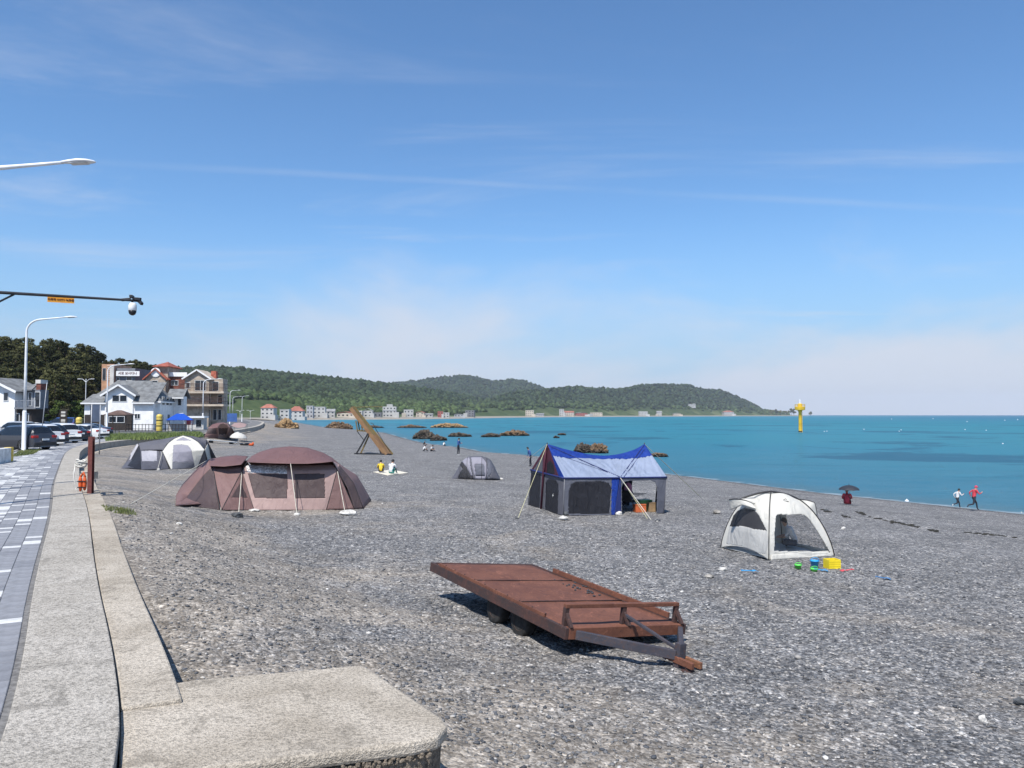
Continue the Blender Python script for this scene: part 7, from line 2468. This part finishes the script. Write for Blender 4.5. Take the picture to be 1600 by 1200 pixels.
def sit_pose(knee_up=True, lean=.12):
    J = dict(pelvis=(0, 0, .13), belly=(.02, 0, .28), chest=(.08 + lean * .5, 0, .48), neck=(.12 + lean, 0, .63), head=(.16 + lean, 0, .73), crown=(.18 + lean, 0, .82))
    for d_, s_ in (('l', 1), ('r', -1)):
        J['hi' + d_] = (.02, s_ * .10, .12)
        if knee_up: J['kn' + d_] = (.34, s_ * .13, .42); J['an' + d_] = (.52, s_ * .12, .08); J['to' + d_] = (.66, s_ * .12, .05)
        else: J['kn' + d_] = (.36, s_ * .30, .16); J['an' + d_] = (.24, s_ * -.02, .08); J['to' + d_] = (.26, s_ * -.14, .05)
        J['sh' + d_] = (.08 + lean * .5, s_ * .18, .58); J['el' + d_] = (.18 + lean * .5, s_ * .24, .34); J['wr' + d_] = (.36 + lean * .4, s_ * .15, .30); J['ha' + d_] = (.44 + lean * .4, s_ * .11, .29)
    return J


def cl(name, c): return mk(name, c, .85, .12, 6)


NAVY, BLUEJ, WHITET, LAV, BLACKT, REDJ, YELT, GREENT = cl('dark_trousers', (.018, .02, .03)), cl('blue_jacket', (.035, .09, .27)), cl('white_shirt', (.66, .66, .66)), cl('lavender_shirt', (.52, .48, .60)), cl('black_shirt', (.02, .02, .025)), cl('red_jacket', (.55, .05, .07)), cl('yellow_shirt', (.72, .50, .03)), cl('teal_shorts', (.05, .28, .25))


def at(px, py, dz=0.0):
    p = G(px, py); return (p[0], p[1], p[2] + dz)


person('person in a blue jacket standing near the water with hands held in front', at(716, 711.5), RAD(-20), stand(0.05, 'front', .03), (BLUEJ, NAVY, SHOE, 'long'), 1.02)
person('person in a blue shirt bending forward behind the blue tent', at(829, 729), RAD(200), stand(.35, 'down', .08), (BLUEJ, NAVY, SHOED, 'long'), .93)
gk = at(1496, 795.5); person('child in a white top running along the water edge', gk, RAD(8), run_pose(), (WHITET, NAVY, SHOE, 'long'), .66)
gk = at(1522, 798.5); person('child in a red jacket and cap running ahead along the water edge', gk, RAD(4), run_pose(), (REDJ, NAVY, SHOED, 'long'), .80, cap=cl('pink_cap', (.55, .06, .12)))
pw = G(1240, 862); pw = U(1243, 850, pw[1] + .42); pw[2] = gz(pw[0], pw[1]) + .05
person('person in a pale shirt sitting inside the white dome shelter', tuple(pw), RAD(155), sit_pose(False, .16), (WHITET, cl('grey_trousers', (.10, .10, .11)), SHOED), .88)
mt0, mt1, mt2, mt3 = G(583, 738), G(606, 743.5), G(638, 739.5), G(612, 734.5)
bm_ = MB(); bm_.slab([q + (0, 0, .035) for q in (mt0, mt1, mt2, mt3)], .03)
tag(bm_.build('beach_mat', mk('pale_mat', (.66, .60, .48), .8, .1, 3), None, bevel=.01), 'pale cream mat spread under two seated children', 'mat')
person('child in a yellow top seated on the cream mat', at(595, 739.5, .05), RAD(100), sit_pose(True, .12), (YELT, NAVY, SHOED), .86)
person('child in a white top and teal shorts seated on the cream mat', at(611, 742, .05), RAD(75), sit_pose(True, .10), (WHITET, GREENT, SHOED), .98)
pu = at(1324, 789)
person('person in red seated on the shingle under a dark umbrella', pu, RAD(70), sit_pose(True, .15), (REDJ, cl('dark_red_cloth', (.25, .02, .03)), SHOED, 'long'), .95)
um = thing('umbrella', 'black umbrella held over the person in red', 'umbrella', (pu[0] + .05, pu[1] - .05, pu[2] + .45))
uc = np.array([pu[0] + .08, pu[1] - .05, pu[2] + .98])
prof = [(.52, -.20), (.48, -.13), (.36, -.04), (.20, .02), (.02, .05)]
m_ = MB(); V = []; n_ = 16
for r_, h_ in prof:
    for k in range(n_):
        an = 6.283 * k / n_; rr_ = r_ * (1 - .04 * (k % 2)); V.append(uc + (rr_ * math.cos(an), rr_ * math.sin(an), h_ + (.02 if k % 2 and r_ > .4 else 0)))
m_.add(V, [(i * n_ + k, i * n_ + (k + 1) % n_, (i + 1) * n_ + (k + 1) % n_, (i + 1) * n_ + k) for i in range(4) for k in range(n_)]); m_.build('canopy', fabric('black_umbrella_cloth', (.03, .034, .045), .05), um, True)
m_ = MB(); m_.tube([uc + (0, 0, .12), uc + (0, 0, -.62)], .012, 6); m_.build('shaft', M_BLKP, um)
for px, py, lab, top, rz in ((661.5, 705.5, 'bather in white sitting low on the shingle near the spit', WHITET, 20), (674, 705.5, 'bather in white sitting low on the shingle near the spit', WHITET, -40), (693, 697, 'bather in white and black sitting at the water edge', WHITET, 60), (662, 695.5, 'dark clothed bather crouching below the craggy rock', BLACKT, 0)):
    o = person(lab, at(px, py), RAD(rz), sit_pose(True, .1), (top, NAVY, SHOED), .85)
    if 'spit' in lab: o['group'] = 'bathers in white near the spit'

# ------------------------------------------------------------------ toys and small things on the shingle
def plastic(n_, c): return mk(n_, c, .4, .05, 5)


yb = G(1300, 887.5); ty0 = thing('toy_crate', 'yellow plastic toy basket standing before the white shelter', 'toy', yb, RAD(10))
PY = plastic('yellow_plastic', (.80, .62, .02))
for a_, b_, c_, d_ in ((-.15, .15, -.12, -.105), (-.15, .15, .105, .12), (-.15, -.135, -.105, .105), (.135, .15, -.105, .105)):
    m_ = MB(); m_.bx(a_, b_, c_, d_, .02, .21); m_.build('side', PY, ty0, local=True)
m_ = MB(); m_.bx(-.15, .15, -.12, .12, 0, .019); m_.build('bottom', PY, ty0, local=True)
m_ = MB()
for z_ in (.06, .11, .16): m_.bx(-.152, .152, -.126, -.121, z_, z_ + .018)
m_.build('rib', PY, ty0, local=True)


def bucket(px, py, r, h, mat, label, lie=False):
    p = G(px, py); t_ = thing('toy_bucket', label, 'toy', p)
    m_ = MB()
    ax = (0, 0, 1) if not lie else (.8, -.3, .1)
    c_ = p if not lie else p + (0, 0, r * .8)
    m_.rev([(r * .72, 0), (r * .98, h * .9), (r * 1.08, h * .91), (r * 1.08, h), (r * .95, h), (r * .7, h * .06)], 20, c_, ax); m_.build('body', mat, t_, True)
    m_ = MB(); an = np.linspace(0, math.pi, 10)
    m_.tube(np.stack([c_[0] + np.cos(an) * r, np.full(10, c_[1]) - np.sin(an) * .03, c_[2] + h + np.sin(an) * r * .7], 1), .008, 5); m_.build('handle', mat, t_, True)


PB, PG, PR = plastic('blue_plastic', (.03, .30, .62)), plastic('lime_plastic', (.12, .62, .10)), plastic('red_plastic', (.62, .08, .10))
bucket(1273, 887, .10, .17, PB, 'sky blue toy bucket beside the yellow basket')
bucket(1247, 888.5, .08, .09, PG, 'lime green toy bowl left of the blue bucket')
bucket(1272, 892.5, .085, .06, PG, 'lime green toy dish in front of the blue bucket')


def shovel(px, py, rz, mat, label, ln=.34):
    p = G(px, py); t_ = thing('toy_shovel', label, 'toy', p + (0, 0, .025), rz)
    m_ = MB(); m_.coons([(-.06, 0, 0), (.06, 0, 0)], [(-.05, .14, .012), (.05, .14, .012)], [(-.06, 0, 0), (-.055, .07, .03), (-.05, .14, .012)], [(.06, 0, 0), (.055, .07, .03), (.05, .14, .012)], 6, 6); m_.build('blade', mat, t_, True, True, solid=.006)
    m_ = MB(); m_.tube([(0, .13, .015), (0, ln - .05, .03)], .013, 6); m_.tube([(-.045, ln - .05, .03), (.045, ln - .05, .03)], .012, 6); m_.build('handle', mat, t_, True, True)


shovel(1294, 894, RAD(70), PB, 'blue toy shovel lying below the yellow basket')
shovel(1314, 894, RAD(-80), PR, 'red toy shovel lying right of the yellow basket')
shovel(1184, 894.5, RAD(95), PB, 'pale blue toy shovel lying left of the toys', .42)
shovel(1392, 907, RAD(60), plastic('dull_blue_plastic', (.07, .18, .36)), 'dull blue toy shovel lying farther right on the shingle')
stone(1130, 891, 12, 5, M_STONE_W, 'white flat stone left of the pale blue shovel', 81)
stone(1108, 903, 14, 6, M_STONE_G, 'pale driftwood coloured stone near the trailer rail', 82)
stone(1318, 827, 7, 4, M_STONE_W, 'white stone on the shingle right of the shelter', 83)
stone(1291, 799, 9, 4, M_STONE_D, 'dark stone above the seaweed line', 84)
stone(280, 820, 10, 4, M_STONE_W, 'white stone on the shingle before the brown tent end', 85)
stone(1535, 1127, 12, 10, M_STONE_W, 'white upright stone alone on the open near shingle', 86)
stone(1592, 1099, 16, 8, M_STONE_D, 'dark stone alone on the open near shingle', 87)
stone(1361, 1100, 10, 6, M_STONE_W, 'pale stone on the near shingle below the shelter', 88)

# ------------------------------------------------------------------ far camp by the wall
qf = G(337, 686); YF_ = qf[1]
ff = lambda px, py, dy=0: U(px, py, YF_ + dy)
ft = thing('small_brown_tent', 'small brown cabin tent with a pale arched front far along the wall', 'tent', (qf[0], YF_ + 1, qf[2]))
fa = [G(341, 685.5), G(354, 685.5)]
patch(ft, coons_grid(fa, [ff(339.5, 668, .3), ff(343, 663, .5), ff(349, 661, .6), ff(355, 663, .5), ff(359, 668, .3)], [fa[0], ff(339.5, 668, .3)], [fa[1], ff(359, 668, .3)], 30, 24, .01, 91), 'front_panel', C_PINK, [('window', C_DKBR, [(341.5, 669), (356.5, 669), (353.5, 679), (342, 679)])])
fl = G(318, 685)
patch(ft, coons_grid([fl, fa[0]], [ff(326, 668, .8), ff(339.5, 668, .35)], [fl, ff(326, 668, .8)], [fa[0], ff(339.5, 668, .35)], 26, 20, .01, 92), 'side_wall', C_BROWN, [('window', C_DKBR, [(325, 670), (337, 670), (339, 678), (322, 678)])])
fr = [ff(326, 668, .8), ff(332, 663, 1.6), ff(341, 660.5, 1.8), ff(350, 660, 1.8)]
patch(ft, coons_grid([ff(326, 668, .8), ff(339.5, 668, .35), ff(343, 663, .5), ff(349, 661, .6)], fr, [ff(326, 668, .8), fr[0]], [ff(349, 661, .6), fr[-1]], 20, 8), 'roof', C_BROWNR)
fr2 = G(362, 685)
patch(ft, coons_grid([fa[1], fr2], [ff(359, 668, .3), ff(362, 668, 1.6)], [fa[1], ff(359, 668, .3)], [fr2, ff(362, 668, 1.6)], 10, 10), 'side_wall', C_BROWN)
patch(ft, coons_grid([ff(349, 661, .6), ff(355, 663, .5), ff(359, 668, .3)], [fr[-1], ff(357, 662, 1.8), ff(362, 668, 1.6)], [ff(349, 661, .6), fr[-1]], [ff(359, 668, .3), ff(362, 668, 1.6)], 12, 6), 'roof', C_BROWNR)
fb0, fb1 = fl + (.6, 2.6, 0), fr2 + (0, 2.2, 0)
patch(ft, coons_grid([fb0, fb1], fr + [ff(362, 668, 1.6)], [fb0, fr[0]], [fb1, ff(362, 668, 1.6)], 12, 8), 'back_wall', C_BROWN)
# brown tarp, white parasol, white board, grill, orange bag
qa = G(374, 684)
tw = thing('tarp_shelter', 'tan wing shaped tarp stretched beside the small brown tent', 'tarp', (qa[0], qa[1] + 2.5, qa[2]))
c4 = [ff(361, 665.5, 2.0), ff(383, 667, 2.5), ff(386, 662.5, 5), ff(366, 661, 5)]
patch(tw, coons_grid([c4[0], ff(372, 668.5, 2.0), c4[1]], [c4[3], ff(375, 660, 5), c4[2]], [c4[0], c4[3]], [c4[1], c4[2]], 16, 10, .02, 93), 'cloth', C_PINK)
for q in c4: pole(tw, [q, (q[0], q[1], gz(q[0], q[1]))], .02, M_BLKP)
ps = thing('beach_parasol', 'white beach parasol tilted beside the small brown tent', 'parasol', G(371, 691))
pc = U(372.5, 684, YF_ - 2); kp = pc[1] / F
prof = [(12.8 * kp, 0), (12 * kp, 2.2 * kp), (9 * kp, 5 * kp), (5 * kp, 7.4 * kp), (.3 * kp, 8.8 * kp)]
m_ = MB(); V = []
for r_, h_ in prof:
    for k in range(20): an = 6.283 * k / 20; V.append(pc + (r_ * math.cos(an), r_ * math.sin(an), h_ - .05 * math.cos(an)))
m_.add(V, [(i * 20 + k, i * 20 + (k + 1) % 20, (i + 1) * 20 + (k + 1) % 20, (i + 1) * 20 + k) for i in range(4) for k in range(20)]); m_.build('canopy', C_WHITE, ps, True)
m_ = MB(); m_.tube([pc + (0, 0, 9 * kp), (pc[0], pc[1], gz(pc[0], pc[1]))], .025, 8); m_.build('pole', M_WHITE_M, ps)
w0, w1 = G(323, 691.5), G(367, 694)
wb_ = thing('white_board', 'long white board lying in front of the small brown tent', 'board', w0)
m_ = MB(); m_.bar(w0 + (0, .2, .28), w1 + (0, .2, .20), .7, .10); m_.build('board', mk('white_gloss', (.74, .74, .72), .35, .04, 2), wb_, bevel=.03)
for t_ in (.12, .85):
    q = w0 * (1 - t_) + w1 * t_
    m_ = MB(); m_.bx(q[0] - .2, q[0] + .2, q[1] + .05, q[1] + .35, q[2], q[2] + .22); m_.build('support', M_DARK, wb_)
gq = G(381, 696); kp = gq[1] / F
gt2 = thing('rubber_ring', 'dark inflatable ring with a teal seat near the white parasol', 'ring', gq)
m_ = MB(); an = np.linspace(0, 6.283, 26); m_.tube(np.stack([gq[0] + np.cos(an) * 6 * kp, gq[1] + .3 + np.sin(an) * 5 * kp, np.full(26, gq[2] + 2 * kp)], 1), 1.7 * kp, 8, False); m_.build('tube', M_BLACK, gt2, True)
m_ = MB(); m_.blob(gq + (0, .3, 2 * kp), (4.6 * kp, 3.6 * kp, 1.2 * kp), 2, .1); m_.build('seat', cl('teal_vinyl', (.10, .30, .32)), gt2, True)
oq = G(392, 696.5)
m_ = MB(); m_.blob(oq + (0, 0, .12), (.26, .18, .16), 2, .25, 1.5, 4); m_.blob(oq + (.22, 0, .2), (.12, .12, .2), 2, .25, 1.5, 5)
tag(m_.build('orange_bag', M_OR, None, True), 'orange bag lying right of the dark inflatable ring', 'bag')

# ------------------------------------------------------------------ low trees on the headland tip
for i, (px, ytop, hpx) in enumerate(((1206, 640, 7), (1213, 638.5, 8), (1219, 640, 7), (1228, 640.5, 6), (1236, 637.5, 9), (1240, 639, 8), (1266, 643, 6))):
    Y = float(np.interp((px - 800) / F, COASTY_U, COASTY)) + 60
    k = Y / F; X_ = (px - 800) / F * Y
    zt_ = CAMZ + (648 - ytop) * k; zg = max(float(hill_z(np.array([X_]), np.array([Y]))[0]), 1.0)
    t_ = thing('headland_tree', 'dark low tree on the tip of the wooded headland', 'tree', (X_, Y, zg), 0, 'trees on the headland tip')
    m_ = MB(); m_.tube([(0, 0, -1), (0, 0, (zt_ - zg) * .6)], .6, 6); m_.build('trunk', M_BARK, t_, local=True)
    m_ = MB(); r_ = np.random.default_rng(i)
    for q in range(9): m_.blob((r_.normal(0, 4.2), r_.normal(0, 3), (zt_ - zg) * r_.uniform(.4, .85)), (5.0, 4, 3.6), 1, .3, 1.5, q + i * 11)
    m_.build('crown', M_NEED, t_, local=True)

# ------------------------------------------------------------------ sea haze: one closed box of thin air round everything
hm = bpy.data.materials.new('haze_air'); hm.use_nodes = True
nt = hm.node_tree; nt.nodes.clear(); t = NT(nt)
pv_ = t.n('ShaderNodeVolumePrincipled', {'Color': (.80, .88, 1.0, 1), 'Density': 0.00007, 'Anisotropy': 0.0})
ho = t.n('ShaderNodeOutputMaterial'); nt.links.new(pv_.outputs[0], ho.inputs['Volume'])
m_ = MB(); m_.bx(-9400, 9400, -9400, 9400, -11.0, 240.0)
hz_o = tag(m_.build('haze', hm), 'thin bluish sea haze over the whole bay', 'haze', kind='stuff')
